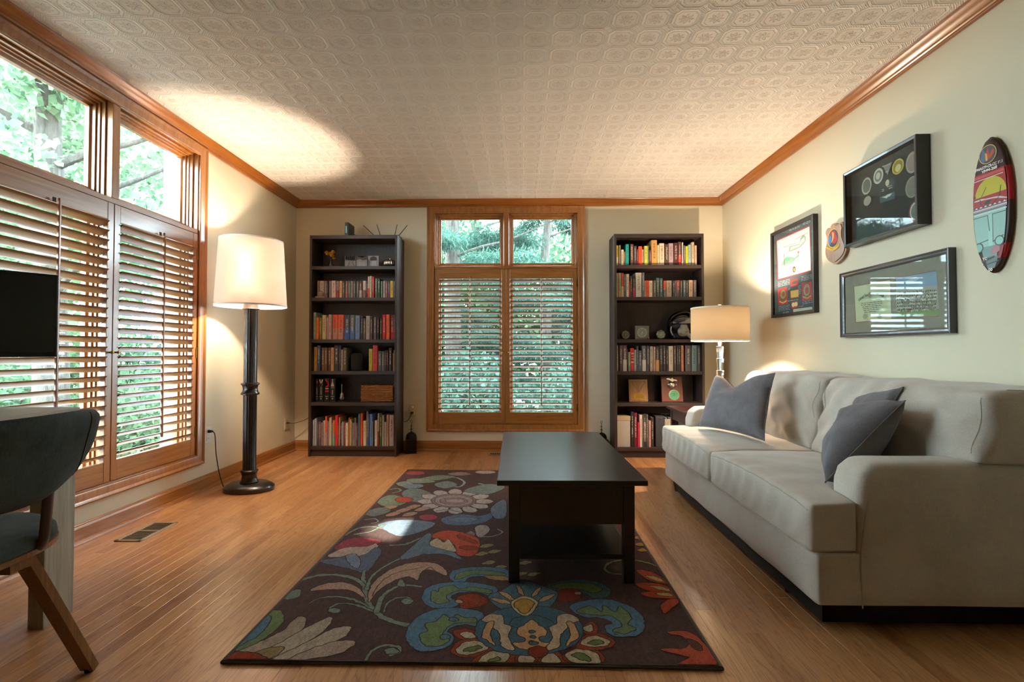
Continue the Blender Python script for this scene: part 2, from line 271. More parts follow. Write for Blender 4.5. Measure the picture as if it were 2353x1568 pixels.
RUG=[
 ('s','8a9090',[(-0.524,3.516),(-0.441,3.489),(-0.421,3.615),(-0.499,3.743),(-0.580,3.721)],[0.019, 0.018, 0.016, 0.015, 0.013]),
 ('s','8a9090',[(-0.314,3.580),(-0.221,3.522),(-0.144,3.572),(-0.098,3.666)],[0.019, 0.017, 0.015, 0.013]),
 ('p','8f4048',[(-0.760,3.876),(-0.761,3.854),(-0.774,3.835),(-0.795,3.823),(-0.822,3.818),(-0.851,3.822),(-0.877,3.833),(-0.897,3.851),(-0.908,3.873),(-0.907,3.895),(-0.896,3.914),(-0.874,3.927),(-0.846,3.932),(-0.817,3.928),(-0.790,3.916),(-0.770,3.898)]),
 ('p','6f7a68',[(-0.768,3.684),(-0.655,3.807),(-0.511,3.769),(-0.629,3.661)]),
 ('p','6f7a68',[(-0.851,3.683),(-0.723,3.711),(-0.637,3.611),(-0.795,3.583)]),
 ('p','707a74',[(-0.906,3.568),(-0.839,3.632),(-0.779,3.547),(-0.837,3.486)]),
 ('p','a8988c',[(-0.211,3.916),(-0.216,3.897),(-0.232,3.880),(-0.257,3.869),(-0.287,3.864),(-0.317,3.867),(-0.344,3.878),(-0.362,3.894),(-0.370,3.913),(-0.366,3.933),(-0.350,3.950),(-0.325,3.961),(-0.294,3.966),(-0.263,3.963),(-0.236,3.952),(-0.218,3.936)]),
 ('s','6f7a68',[(-0.936,3.383),(-0.873,3.440),(-0.828,3.385),(-0.868,3.330)],[0.018, 0.017, 0.015, 0.012]),
 ('p','6a706c',[(-0.551,3.209),(-0.659,3.388),(-0.764,3.442),(-0.808,3.331),(-0.737,3.190),(-0.619,3.112)]),
 ('p','6f7a68',[(-0.916,3.129),(-0.877,3.278),(-0.775,3.229),(-0.732,3.110),(-0.811,3.032)]),
 ('p','a04530',[(-0.701,3.181),(-0.701,3.159),(-0.708,3.141),(-0.723,3.128),(-0.743,3.124),(-0.764,3.127),(-0.785,3.139),(-0.801,3.157),(-0.811,3.179),(-0.813,3.201),(-0.806,3.221),(-0.791,3.234),(-0.770,3.239),(-0.748,3.235),(-0.727,3.222),(-0.711,3.204)]),
 ('p','943a40',[(-0.486,2.849),(-0.487,2.830),(-0.495,2.813),(-0.510,2.803),(-0.529,2.798),(-0.549,2.802),(-0.567,2.812),(-0.582,2.828),(-0.590,2.847),(-0.590,2.866),(-0.582,2.883),(-0.567,2.894),(-0.548,2.899),(-0.527,2.895),(-0.508,2.884),(-0.494,2.868)]),
 ('p','a89a94',[(-0.530,3.227),(-0.571,3.281),(-0.617,3.303),(-0.658,3.281),(-0.641,3.226),(-0.598,3.198),(-0.541,3.197)]),
 ('p','a89a94',[(-0.487,3.271),(-0.500,3.338),(-0.534,3.383),(-0.586,3.390),(-0.595,3.335),(-0.566,3.287),(-0.511,3.253)]),
 ('p','a89a94',[(-0.426,3.282),(-0.406,3.342),(-0.417,3.397),(-0.462,3.434),(-0.497,3.396),(-0.493,3.340),(-0.457,3.281)]),
 ('p','a89a94',[(-0.364,3.256),(-0.319,3.292),(-0.303,3.341),(-0.327,3.395),(-0.377,3.386),(-0.398,3.340),(-0.393,3.273)]),
 ('p','a89a94',[(-0.320,3.201),(-0.264,3.205),(-0.228,3.235),(-0.225,3.290),(-0.273,3.310),(-0.313,3.286),(-0.338,3.231)]),
 ('p','a89a94',[(-0.305,3.135),(-0.254,3.109),(-0.210,3.113),(-0.184,3.154),(-0.216,3.195),(-0.261,3.197),(-0.308,3.168)]),
 ('p','a89a94',[(-0.322,3.075),(-0.288,3.028),(-0.248,3.009),(-0.207,3.028),(-0.217,3.076),(-0.255,3.101),(-0.310,3.102)]),
 ('p','a89a94',[(-0.364,3.036),(-0.355,2.981),(-0.328,2.946),(-0.283,2.940),(-0.270,2.983),(-0.293,3.022),(-0.341,3.052)]),
 ('p','a89a94',[(-0.421,3.026),(-0.439,2.977),(-0.429,2.934),(-0.391,2.908),(-0.360,2.936),(-0.362,2.979),(-0.393,3.027)]),
 ('p','a89a94',[(-0.479,3.049),(-0.520,3.017),(-0.531,2.978),(-0.507,2.936),(-0.464,2.943),(-0.446,2.979),(-0.452,3.034)]),
 ('p','a89a94',[(-0.524,3.098),(-0.578,3.094),(-0.609,3.067),(-0.606,3.020),(-0.560,3.003),(-0.525,3.023),(-0.505,3.071)]),
 ('p','a89a94',[(-0.543,3.163),(-0.598,3.190),(-0.642,3.186),(-0.663,3.144),(-0.626,3.104),(-0.581,3.102),(-0.537,3.130)]),
 ('p','7c6a68',[(-0.295,3.166),(-0.300,3.110),(-0.325,3.064),(-0.366,3.034),(-0.416,3.022),(-0.469,3.031),(-0.518,3.060),(-0.555,3.105),(-0.576,3.160),(-0.575,3.218),(-0.553,3.268),(-0.511,3.304),(-0.457,3.317),(-0.399,3.306),(-0.348,3.273),(-0.311,3.223)]),
 ('p','96807c',[(-0.315,3.165),(-0.320,3.120),(-0.341,3.083),(-0.376,3.058),(-0.420,3.048),(-0.465,3.056),(-0.507,3.079),(-0.539,3.116),(-0.556,3.160),(-0.555,3.207),(-0.535,3.247),(-0.499,3.276),(-0.453,3.286),(-0.403,3.278),(-0.360,3.251),(-0.329,3.211)]),
 ('p','85706c',[(-0.349,3.160),(-0.352,3.133),(-0.368,3.110),(-0.394,3.095),(-0.425,3.089),(-0.458,3.093),(-0.488,3.107),(-0.510,3.130),(-0.521,3.156),(-0.519,3.184),(-0.504,3.208),(-0.478,3.224),(-0.445,3.231),(-0.411,3.226),(-0.380,3.210),(-0.359,3.187)]),
 ('p','a08c86',[(-0.370,3.159),(-0.373,3.145),(-0.384,3.133),(-0.401,3.124),(-0.423,3.121),(-0.445,3.123),(-0.464,3.131),(-0.478,3.143),(-0.485,3.157),(-0.483,3.172),(-0.472,3.184),(-0.455,3.193),(-0.433,3.197),(-0.410,3.194),(-0.391,3.186),(-0.377,3.174)]),
 ('p','56647a',[(-0.459,2.822),(-0.366,2.902),(-0.246,2.877),(-0.171,2.935),(-0.194,2.790),(-0.295,2.727),(-0.407,2.732)]),
 ('p','66727c',[(-0.418,2.804),(-0.347,2.852),(-0.254,2.827),(-0.311,2.762)]),
 ('p','a07e68',[(-0.707,3.008),(-0.675,3.074),(-0.622,3.062),(-0.659,3.000)]),
 ('p','a07e68',[(-0.643,2.966),(-0.610,3.031),(-0.558,3.019),(-0.596,2.959)]),
 ('p','a07e68',[(-0.751,2.939),(-0.721,3.003),(-0.669,2.991),(-0.704,2.932)]),
 ('p','a07e68',[(-0.846,2.992),(-0.818,3.058),(-0.764,3.046),(-0.798,2.984)]),
 ('p','a07e68',[(-0.896,2.887),(-0.869,2.949),(-0.818,2.938),(-0.849,2.880)]),
 ('p','a07e68',[(-0.792,2.870),(-0.763,2.931),(-0.713,2.919),(-0.746,2.863)]),
 ('p','a07e68',[(-0.694,2.872),(-0.664,2.933),(-0.613,2.921),(-0.648,2.865)]),
 ('p','6a7480',[(-0.790,2.724),(-0.684,2.799),(-0.486,2.759),(-0.528,2.627),(-0.624,2.555),(-0.713,2.623)]),
 ('s','6f7a68',[(-0.875,2.571),(-0.796,2.621),(-0.753,2.725)],[0.014, 0.012, 0.01]),
 ('s','8a9090',[(-0.887,2.795),(-0.836,2.815),(-0.803,2.767),(-0.831,2.737)],[0.01, 0.01, 0.009, 0.007]),
 ('p','a09088',[(-0.254,2.693),(-0.198,2.722),(-0.173,2.641),(-0.222,2.550)]),
 ('s','8a9090',[(-0.218,2.554),(-0.149,2.564),(-0.105,2.619),(-0.131,2.662)],[0.01, 0.009, 0.008, 0.008]),
 ('s','6f7a68',[(-0.650,2.435),(-0.576,2.448),(-0.519,2.526),(-0.474,2.589)],[0.018, 0.016, 0.015, 0.014]),
 ('p','707a74',[(-0.398,3.394),(-0.256,3.557),(-0.121,3.489),(-0.238,3.311)]),
 ('p','6a7480',[(-0.190,3.018),(-0.114,3.193),(-0.095,2.880),(-0.153,2.840)]),
 ('p','6a706c',[(-0.928,2.923),(-0.862,3.017),(-0.783,2.955),(-0.855,2.857)]),
 ('p','707a74',[(-0.626,3.550),(-0.543,3.638),(-0.462,3.529),(-0.545,3.446)]),
 ('s','6f7a68',[(-0.916,2.555),(-0.881,2.660),(-0.817,2.688),(-0.748,2.662)],[0.016, 0.015, 0.013, 0.01]),
 ('p','7a6a64',[(-0.302,2.583),(-0.272,2.632),(-0.244,2.584),(-0.275,2.543)]),
 ('s','8a9090',[(-0.508,2.961),(-0.444,2.983),(-0.372,2.943)],[0.013, 0.011, 0.009]),
 ('p','66727c',[(-0.840,3.498),(-0.741,3.559),(-0.695,3.489),(-0.777,3.430)]),
 ('p','8a7068',[(-0.576,3.858),(-0.477,3.911),(-0.398,3.841),(-0.497,3.797)]),
 ('p','8a3540',[(-0.904,2.386),(-0.892,2.488),(-0.838,2.532),(-0.740,2.512),(-0.704,2.475),(-0.752,2.405),(-0.840,2.376)]),
 ('p','a89080',[(-0.901,2.297),(-0.866,2.387),(-0.819,2.409),(-0.755,2.416),(-0.721,2.457),(-0.700,2.385),(-0.733,2.313),(-0.821,2.293)]),
 ('p','555c6b',[(-0.928,2.247),(-0.857,2.277),(-0.795,2.314),(-0.758,2.231),(-0.750,2.305),(-0.728,2.331),(-0.706,2.406),(-0.668,2.358),(-0.662,2.233),(-0.672,2.137),(-0.735,2.162),(-0.828,2.201)]),
 ('p','6f7684',[(-0.815,2.303),(-0.780,2.325),(-0.726,2.232),(-0.719,2.174),(-0.760,2.207)]),
 ('p','a8442a',[(-0.468,2.558),(-0.416,2.636),(-0.318,2.615),(-0.221,2.523),(-0.211,2.368),(-0.249,2.310),(-0.306,2.340),(-0.332,2.442),(-0.409,2.516)]),
 ('p','8a3418',[(-0.326,2.583),(-0.236,2.502),(-0.233,2.464),(-0.319,2.530)]),
 ('p','8a3418',[(-0.296,2.434),(-0.223,2.422),(-0.226,2.389),(-0.292,2.398)]),
 ('p','a89478',[(-0.468,2.439),(-0.434,2.528),(-0.391,2.475),(-0.375,2.520),(-0.342,2.447),(-0.318,2.366),(-0.374,2.370),(-0.431,2.390)]),
 ('p','5c6a74',[(-0.561,2.279),(-0.535,2.415),(-0.497,2.589),(-0.464,2.558),(-0.458,2.445),(-0.377,2.386),(-0.323,2.352),(-0.277,2.277),(-0.368,2.333),(-0.463,2.331),(-0.507,2.292)]),
 ('s','6f7a68',[(-0.377,1.724),(-0.460,1.756),(-0.527,1.809),(-0.588,1.892),(-0.633,2.000),(-0.671,2.099),(-0.682,2.152)],[0.023, 0.021, 0.02, 0.018, 0.016, 0.015, 0.012]),
 ('s','6f7a68',[(-0.574,1.853),(-0.645,1.902),(-0.723,1.924),(-0.779,1.909),(-0.802,1.868)],[0.013, 0.011, 0.009, 0.007, 0.005]),
 ('s','6f7a68',[(-0.542,1.818),(-0.624,1.863),(-0.683,1.874),(-0.709,1.843),(-0.702,1.809)],[0.01, 0.009, 0.009, 0.008, 0.007]),
 ('p','6f7a68',[(-0.666,1.822),(-0.665,1.815),(-0.668,1.810),(-0.673,1.806),(-0.681,1.804),(-0.690,1.805),(-0.698,1.809),(-0.705,1.814),(-0.709,1.821),(-0.710,1.828),(-0.708,1.833),(-0.702,1.837),(-0.694,1.839),(-0.685,1.838),(-0.677,1.834),(-0.670,1.828)]),
 ('s','6f7a68',[(-0.529,1.809),(-0.541,1.907),(-0.527,1.975),(-0.484,2.022),(-0.406,2.012)],[0.019, 0.018, 0.015, 0.011, 0.007]),
 ('p','6f7a68',[(-0.503,2.018),(-0.509,2.071),(-0.491,2.061),(-0.476,2.012)]),
 ('s','6f7a68',[(-0.503,1.813),(-0.508,1.874),(-0.484,1.915),(-0.443,1.923),(-0.417,1.893)],[0.008, 0.008, 0.008, 0.007, 0.007]),
 ('p','6f7a68',[(-0.415,1.893),(-0.415,1.885),(-0.418,1.878),(-0.424,1.874),(-0.432,1.872),(-0.441,1.873),(-0.449,1.878),(-0.456,1.884),(-0.459,1.892),(-0.459,1.899),(-0.456,1.906),(-0.450,1.911),(-0.442,1.913),(-0.433,1.911),(-0.425,1.907),(-0.418,1.900)]),
 ('s','6f7a68',[(-0.638,2.015),(-0.707,2.081),(-0.793,2.109),(-0.867,2.101),(-0.919,2.056)],[0.018, 0.019, 0.019, 0.019, 0.019]),
 ('s','6f7a68',[(-0.621,1.981),(-0.633,2.095),(-0.612,2.183),(-0.561,2.279)],[0.014, 0.013, 0.01, 0.009]),
 ('p','a07e68',[(-0.607,1.918),(-0.684,1.976),(-0.763,1.982),(-0.839,1.973),(-0.804,2.027),(-0.730,2.040),(-0.657,1.995)]),
 ('p','a07e68',[(-0.581,1.884),(-0.610,1.996),(-0.598,2.100),(-0.554,2.189),(-0.475,2.239),(-0.392,2.229),(-0.336,2.171),(-0.324,2.114),(-0.373,2.152),(-0.415,2.169),(-0.437,2.129),(-0.434,2.066),(-0.484,2.103),(-0.544,2.040),(-0.574,1.960)]),
 ('s','3d2723',[(-0.582,1.927),(-0.581,2.039),(-0.540,2.133),(-0.444,2.186)],[0.004, 0.004, 0.004, 0.003]),
 ('s','3d2723',[(-0.421,2.169),(-0.400,2.192),(-0.380,2.159)],[0.005, 0.004, 0.003]),
 ('p','6f7a68',[(-0.917,1.906),(-0.922,1.953),(-0.886,1.975),(-0.864,1.932),(-0.879,1.904)]),
 ('p','66744a',[(-0.910,1.573),(-0.901,1.668),(-0.916,1.771),(-0.909,1.820),(-0.876,1.805),(-0.843,1.757),(-0.841,1.686),(-0.868,1.608)]),
 ('p','4f6b80',[(-0.917,1.597),(-0.919,1.687),(-0.921,1.776),(-0.891,1.756),(-0.879,1.672),(-0.898,1.622)]),
 ('p','9a8674',[(-0.899,1.559),(-0.854,1.623),(-0.812,1.690),(-0.806,1.746),(-0.797,1.779),(-0.768,1.762),(-0.753,1.694),(-0.784,1.602),(-0.837,1.538)]),
 ('p','a4937e',[(-0.834,1.532),(-0.782,1.627),(-0.741,1.705),(-0.683,1.778),(-0.671,1.704),(-0.717,1.599),(-0.767,1.539)]),
 ('p','a4937e',[(-0.768,1.534),(-0.699,1.626),(-0.646,1.700),(-0.590,1.718),(-0.596,1.652),(-0.664,1.578),(-0.722,1.534)]),
 ('p','9a8674',[(-0.721,1.531),(-0.647,1.608),(-0.591,1.634),(-0.544,1.625),(-0.567,1.573),(-0.628,1.544),(-0.678,1.530)]),
 ('p','8a7048',[(-0.863,1.534),(-0.813,1.587),(-0.763,1.588),(-0.775,1.541),(-0.822,1.524)]),
 ('p','8a3018',[(-0.913,1.536),(-0.896,1.566),(-0.839,1.561),(-0.796,1.539),(-0.793,1.522),(-0.904,1.520)]),
 ('s','6f7a68',[(-0.482,1.527),(-0.476,1.580),(-0.448,1.609),(-0.404,1.608),(-0.388,1.582),(-0.414,1.558)],[0.01, 0.01, 0.011, 0.01, 0.01, 0.01]),
 ('p','6f7a68',[(-0.393,1.582),(-0.393,1.576),(-0.397,1.571),(-0.403,1.567),(-0.411,1.566),(-0.419,1.567),(-0.427,1.570),(-0.433,1.575),(-0.436,1.581),(-0.436,1.587),(-0.433,1.592),(-0.427,1.595),(-0.419,1.597),(-0.410,1.596),(-0.402,1.592),(-0.396,1.587)]),
 ('p','8f7c50',[(-0.220,2.328),(-0.191,2.363),(-0.156,2.353),(-0.186,2.321)]),
 ('p','8f7c50',[(-0.180,2.231),(-0.152,2.263),(-0.119,2.254),(-0.148,2.225)]),
 ('p','8f7c50',[(-0.164,2.356),(-0.134,2.391),(-0.099,2.381),(-0.129,2.348)]),
 ('p','8f7c50',[(-0.127,2.186),(-0.099,2.216),(-0.067,2.208),(-0.095,2.180)]),
 ('p','8f7c50',[(-0.207,2.422),(-0.177,2.459),(-0.140,2.449),(-0.171,2.415)]),
 ('p','8f7c50',[(-0.019,2.234),(0.011,2.266),(0.044,2.257),(0.013,2.228)]),
 ('p','8f7c50',[(-0.037,2.122),(-0.009,2.151),(0.022,2.143),(-0.007,2.117)]),
 ('p','8f7c50',[(0.020,2.123),(0.049,2.152),(0.080,2.144),(0.050,2.118)]),
 ('p','8f7c50',[(-0.163,2.141),(-0.136,2.170),(-0.104,2.162),(-0.132,2.135)]),
 ('p','4f6b80',[(-0.068,2.176),(-0.187,2.196),(-0.275,2.179),(-0.308,2.123),(-0.286,2.061),(-0.236,2.062),(-0.226,2.095),(-0.161,2.109),(-0.065,2.074)]),
 ('p','66744a',[(-0.086,2.145),(-0.204,2.164),(-0.273,2.132),(-0.280,2.086),(-0.245,2.095),(-0.201,2.130),(-0.085,2.115)]),
 ('p','a07a50',[(-0.156,2.109),(-0.085,2.111),(-0.051,2.074),(-0.121,2.079)]),
 ('p','3d5a58',[(0.082,2.018),(0.198,2.086),(0.307,2.066),(0.349,2.001),(0.325,1.942),(0.270,1.938),(0.240,1.973),(0.152,1.986)]),  # scroll and its inner shapes coloured darker for the table's shade
 ('p','56662e',[(0.119,2.027),(0.195,2.059),(0.285,2.045),(0.315,2.000),(0.275,1.974),(0.234,2.002),(0.154,2.004)]),
 ('p','7a2412',[(0.129,1.971),(0.190,2.005),(0.234,1.980),(0.209,1.916),(0.146,1.904)]),
 ('p','a08850',[(0.231,1.969),(0.229,1.965),(0.226,1.961),(0.222,1.959),(0.217,1.958),(0.212,1.959),(0.209,1.961),(0.206,1.964),(0.206,1.969),(0.207,1.973),(0.210,1.976),(0.215,1.979),(0.219,1.980),(0.224,1.979),(0.228,1.977),(0.230,1.973)]),
 ('p','4f6b80',[(-0.108,2.014),(-0.221,2.051),(-0.322,2.045),(-0.378,2.005),(-0.388,1.928),(-0.353,1.864),(-0.298,1.842),(-0.245,1.863),(-0.246,1.899),(-0.275,1.923),(-0.256,1.959),(-0.186,1.971),(-0.113,1.940)]),
 ('p','66744a',[(-0.129,1.987),(-0.198,2.008),(-0.251,1.996),(-0.282,2.022),(-0.325,2.006),(-0.332,1.968),(-0.356,1.975),(-0.349,1.908),(-0.312,1.875),(-0.280,1.895),(-0.297,1.940),(-0.241,1.985),(-0.132,1.962)]),
 ('p','8a3418',[(-0.251,1.927),(-0.202,1.956),(-0.164,1.943),(-0.129,1.902),(-0.165,1.858),(-0.224,1.847),(-0.235,1.883)]),
 ('p','a08860',[(-0.227,1.896),(-0.227,1.892),(-0.230,1.888),(-0.234,1.885),(-0.239,1.884),(-0.244,1.885),(-0.249,1.888),(-0.252,1.891),(-0.254,1.896),(-0.254,1.900),(-0.251,1.904),(-0.247,1.907),(-0.242,1.908),(-0.237,1.907),(-0.232,1.905),(-0.228,1.901)]),
 ('p','4a6670',[(-0.133,1.933),(-0.080,1.981),(-0.041,2.041),(0.010,2.076),(0.060,2.037),(0.119,1.996),(0.136,1.942),(0.068,1.821),(-0.048,1.819)]),
 ('p','b08a60',[(-0.120,1.919),(-0.082,1.888),(-0.042,1.887),(-0.080,1.918)]),
 ('p','b08a60',[(-0.090,1.977),(-0.064,1.930),(-0.032,1.911),(-0.057,1.957)]),
 ('p','b08a60',[(-0.021,2.031),(-0.016,1.980),(0.003,1.946),(-0.002,1.996)]),
 ('p','b08a60',[(0.075,2.018),(0.050,1.987),(0.037,1.936),(0.061,1.965)]),
 ('p','b08a60',[(0.126,1.956),(0.091,1.943),(0.062,1.902),(0.096,1.915)]),
 ('p','4f6b80',[(-0.142,1.814),(-0.241,1.847),(-0.322,1.832),(-0.377,1.773),(-0.392,1.692),(-0.366,1.618),(-0.321,1.583),(-0.270,1.590),(-0.234,1.616),(-0.227,1.662),(-0.255,1.693),(-0.240,1.721),(-0.203,1.740),(-0.155,1.734)]),
 ('p','66744a',[(-0.168,1.780),(-0.208,1.779),(-0.235,1.803),(-0.251,1.769),(-0.283,1.799),(-0.300,1.757),(-0.337,1.739),(-0.319,1.697),(-0.343,1.673),(-0.317,1.619),(-0.268,1.611),(-0.242,1.642),(-0.269,1.664),(-0.262,1.712),(-0.228,1.747),(-0.166,1.751)]),
 ('p','4f6b80',[(-0.239,1.662),(-0.239,1.657),(-0.242,1.652),(-0.247,1.649),(-0.253,1.648),(-0.260,1.649),(-0.266,1.652),(-0.270,1.656),(-0.272,1.661),(-0.271,1.666),(-0.268,1.670),(-0.264,1.673),(-0.257,1.674),(-0.251,1.673),(-0.245,1.671),(-0.241,1.667)]),
 ('p','4f6b80',[(-0.227,1.770),(-0.227,1.765),(-0.230,1.761),(-0.235,1.759),(-0.241,1.758),(-0.247,1.759),(-0.253,1.761),(-0.257,1.765),(-0.259,1.769),(-0.258,1.774),(-0.255,1.778),(-0.250,1.780),(-0.244,1.781),(-0.238,1.781),(-0.232,1.778),(-0.228,1.774)]),
 ('p','4f6b80',[(0.177,1.871),(0.268,1.920),(0.352,1.912),(0.416,1.847),(0.427,1.772),(0.400,1.698),(0.345,1.675),(0.295,1.690),(0.284,1.732),(0.315,1.758),(0.281,1.791),(0.234,1.794),(0.203,1.809)]),
 ('p','66744a',[(0.198,1.833),(0.252,1.870),(0.288,1.829),(0.304,1.877),(0.337,1.830),(0.363,1.872),(0.388,1.797),(0.363,1.753),(0.387,1.723),(0.349,1.695),(0.306,1.707),(0.346,1.744),(0.323,1.802),(0.252,1.810)]),
 ('p','8a3418',[(-0.232,1.691),(-0.200,1.711),(-0.158,1.690),(-0.141,1.643),(-0.177,1.640),(-0.216,1.662)]),
 ('p','a8987a',[(-0.206,1.686),(-0.170,1.689),(-0.156,1.658),(-0.194,1.660)]),
 ('p','8a3418',[(-0.226,1.585),(-0.207,1.637),(-0.148,1.653),(-0.098,1.617),(-0.099,1.576),(-0.147,1.558),(-0.196,1.557)]),
 ('p','a8987a',[(-0.211,1.591),(-0.183,1.635),(-0.143,1.638),(-0.109,1.604),(-0.154,1.572),(-0.193,1.568)]),
 ('p','5f6a38',[(-0.185,1.588),(-0.152,1.613),(-0.129,1.606),(-0.164,1.586)]),
 ('p','8a3418',[(-0.147,1.528),(-0.113,1.583),(-0.071,1.586),(-0.014,1.566),(-0.020,1.530)]),
 ('p','a8987a',[(-0.133,1.528),(-0.102,1.583),(-0.063,1.577),(-0.042,1.563),(-0.054,1.529)]),
 ('p','5f6a38',[(-0.103,1.535),(-0.076,1.558),(-0.069,1.539)]),
 ('p','8a3418',[(-0.016,1.530),(-0.014,1.568),(0.043,1.565),(0.040,1.531)]),
 ('p','a8987a',[(-0.009,1.530),(-0.008,1.564),(0.035,1.558),(0.033,1.531)]),
 ('p','8a3418',[(0.055,1.532),(0.064,1.565),(0.107,1.587),(0.149,1.540),(0.145,1.534)]),
 ('p','a8987a',[(0.061,1.532),(0.069,1.563),(0.098,1.580),(0.114,1.533)]),
 ('p','8a3418',[(0.127,1.571),(0.181,1.613),(0.238,1.599),(0.252,1.569),(0.241,1.536),(0.145,1.534)]),
 ('p','a8987a',[(0.134,1.574),(0.180,1.603),(0.229,1.585),(0.235,1.535),(0.157,1.534)]),
 ('p','5f6a38',[(0.155,1.572),(0.191,1.580),(0.208,1.545),(0.181,1.550)]),
 ('p','8a3418',[(0.172,1.610),(0.200,1.671),(0.251,1.694),(0.301,1.655),(0.290,1.620),(0.237,1.599),(0.187,1.605)]),
 ('p','a8987a',[(0.189,1.630),(0.218,1.671),(0.262,1.671),(0.285,1.639),(0.239,1.616)]),
 ('p','5f6a38',[(0.213,1.638),(0.245,1.654),(0.265,1.639),(0.234,1.628)]),
 ('p','8a3418',[(0.206,1.722),(0.238,1.763),(0.259,1.740),(0.248,1.695),(0.211,1.688)]),
 ('p','a8987a',[(0.213,1.727),(0.238,1.745),(0.240,1.711),(0.216,1.705)]),
 ('p','3f5c6b',[(0.206,1.708),(0.186,1.652),(0.143,1.607),(0.086,1.578),(0.022,1.567),(-0.043,1.575),(-0.099,1.602),(-0.140,1.645),(-0.159,1.700),(-0.150,1.760),(-0.112,1.814),(-0.050,1.853),(0.026,1.868),(0.102,1.856),(0.163,1.820),(0.199,1.767)]),
 ('p','b0987c',[(-0.143,1.769),(-0.113,1.805),(-0.072,1.797),(-0.064,1.744),(-0.038,1.725),(-0.047,1.666),(-0.025,1.596),(-0.065,1.612),(-0.075,1.678),(-0.114,1.743)]),
 ('p','b0987c',[(0.170,1.749),(0.129,1.682),(0.116,1.616),(0.076,1.598),(0.101,1.669),(0.094,1.728),(0.120,1.748),(0.130,1.801),(0.171,1.811),(0.200,1.776)]),
 ('p','b98d5f',[(-0.133,1.670),(-0.123,1.743),(-0.100,1.755),(-0.108,1.677),(-0.088,1.617),(-0.113,1.641)]),
 ('p','b98d5f',[(0.166,1.647),(0.140,1.621),(0.162,1.683),(0.157,1.760),(0.179,1.749),(0.187,1.677)]),
 ('p','3f5c6b',[(-0.046,1.745),(-0.011,1.789),(0.033,1.802),(0.073,1.791),(0.107,1.748),(0.070,1.722),(-0.007,1.720)]),
 ('p','b98d5f',[(0.007,1.737),(0.032,1.772),(0.058,1.738),(0.075,1.719),(0.081,1.681),(0.053,1.660),(0.067,1.635),(0.088,1.633),(0.065,1.605),(0.029,1.597),(-0.007,1.604),(-0.027,1.628),(0.008,1.639),(0.010,1.662),(-0.016,1.679),(-0.012,1.717)]),
 ('p','3f5c6b',[(0.043,1.699),(0.042,1.697),(0.040,1.694),(0.037,1.693),(0.033,1.692),(0.030,1.693),(0.027,1.694),(0.025,1.696),(0.024,1.699),(0.025,1.701),(0.027,1.704),(0.030,1.705),(0.034,1.706),(0.037,1.705),(0.040,1.704),(0.042,1.702)]),
 ('p','3f5c6b',[(0.045,1.667),(0.044,1.664),(0.042,1.662),(0.038,1.660),(0.034,1.659),(0.030,1.660),(0.027,1.662),(0.025,1.664),(0.024,1.667),(0.025,1.670),(0.027,1.673),(0.030,1.674),(0.034,1.675),(0.038,1.675),(0.042,1.673),(0.044,1.670)]),
 ('p','3f5c6b',[(0.050,1.632),(0.049,1.628),(0.046,1.625),(0.041,1.623),(0.035,1.622),(0.030,1.622),(0.025,1.624),(0.022,1.628),(0.021,1.631),(0.022,1.635),(0.025,1.638),(0.030,1.641),(0.036,1.642),(0.042,1.641),(0.046,1.639),(0.049,1.636)]),
 ('p','b0a078',[(-0.043,1.883),(0.005,1.939),(0.057,1.897),(0.030,1.811),(-0.004,1.804)]),
 ('p','a8803a',[(-0.030,1.880),(0.005,1.918),(0.042,1.892),(0.020,1.823),(-0.001,1.817)]),
 ('p','7d2a14',[(0.079,1.587),(0.076,1.576),(0.069,1.567),(0.059,1.561),(0.048,1.558),(0.037,1.560),(0.027,1.566),(0.021,1.575),(0.019,1.585),(0.021,1.596),(0.028,1.606),(0.038,1.612),(0.050,1.615),(0.061,1.613),(0.071,1.607),(0.077,1.597)]),
 ('s','7a8450',[(0.433,2.134),(0.372,2.150),(0.363,2.207),(0.407,2.264),(0.485,2.285),(0.558,2.258),(0.604,2.208)],[0.011, 0.011, 0.011, 0.011, 0.011, 0.011, 0.01]),
 ('p','a8442a',[(0.494,2.177),(0.553,2.162),(0.601,2.064),(0.531,2.078)]),
 ('p','b0986c',[(0.520,2.127),(0.563,2.112),(0.585,2.071),(0.547,2.087)]),
 ('p','a8442a',[(0.466,2.057),(0.561,2.051),(0.597,1.984),(0.493,2.000)]),
 ('p','b0986c',[(0.515,2.035),(0.571,2.024),(0.585,1.991),(0.540,2.009)]),
 ('p','a8442a',[(0.466,1.977),(0.562,1.990),(0.598,1.941),(0.496,1.942)]),
 ('p','b0986c',[(0.527,1.975),(0.566,1.976),(0.585,1.951),(0.535,1.957)]),
 ('p','a8442a',[(0.516,1.878),(0.568,1.933),(0.599,1.917),(0.545,1.856),(0.514,1.827)]),
 ('p','a8442a',[(0.487,1.703),(0.557,1.710),(0.586,1.663),(0.594,1.576),(0.589,1.534),(0.472,1.532),(0.517,1.566),(0.475,1.588),(0.441,1.608),(0.511,1.612),(0.542,1.637),(0.532,1.677)]),
 ('p','5a3420',[(0.542,1.662),(0.567,1.650),(0.572,1.604),(0.548,1.615)]),
 ('p','9a7238',[(0.566,2.554),(0.603,2.580),(0.616,2.543),(0.587,2.534)]),
 ('p','9a7238',[(0.554,2.466),(0.590,2.490),(0.602,2.456),(0.574,2.447)]),
 ('p','9a7238',[(0.545,2.397),(0.579,2.419),(0.592,2.387),(0.564,2.378)]),
]
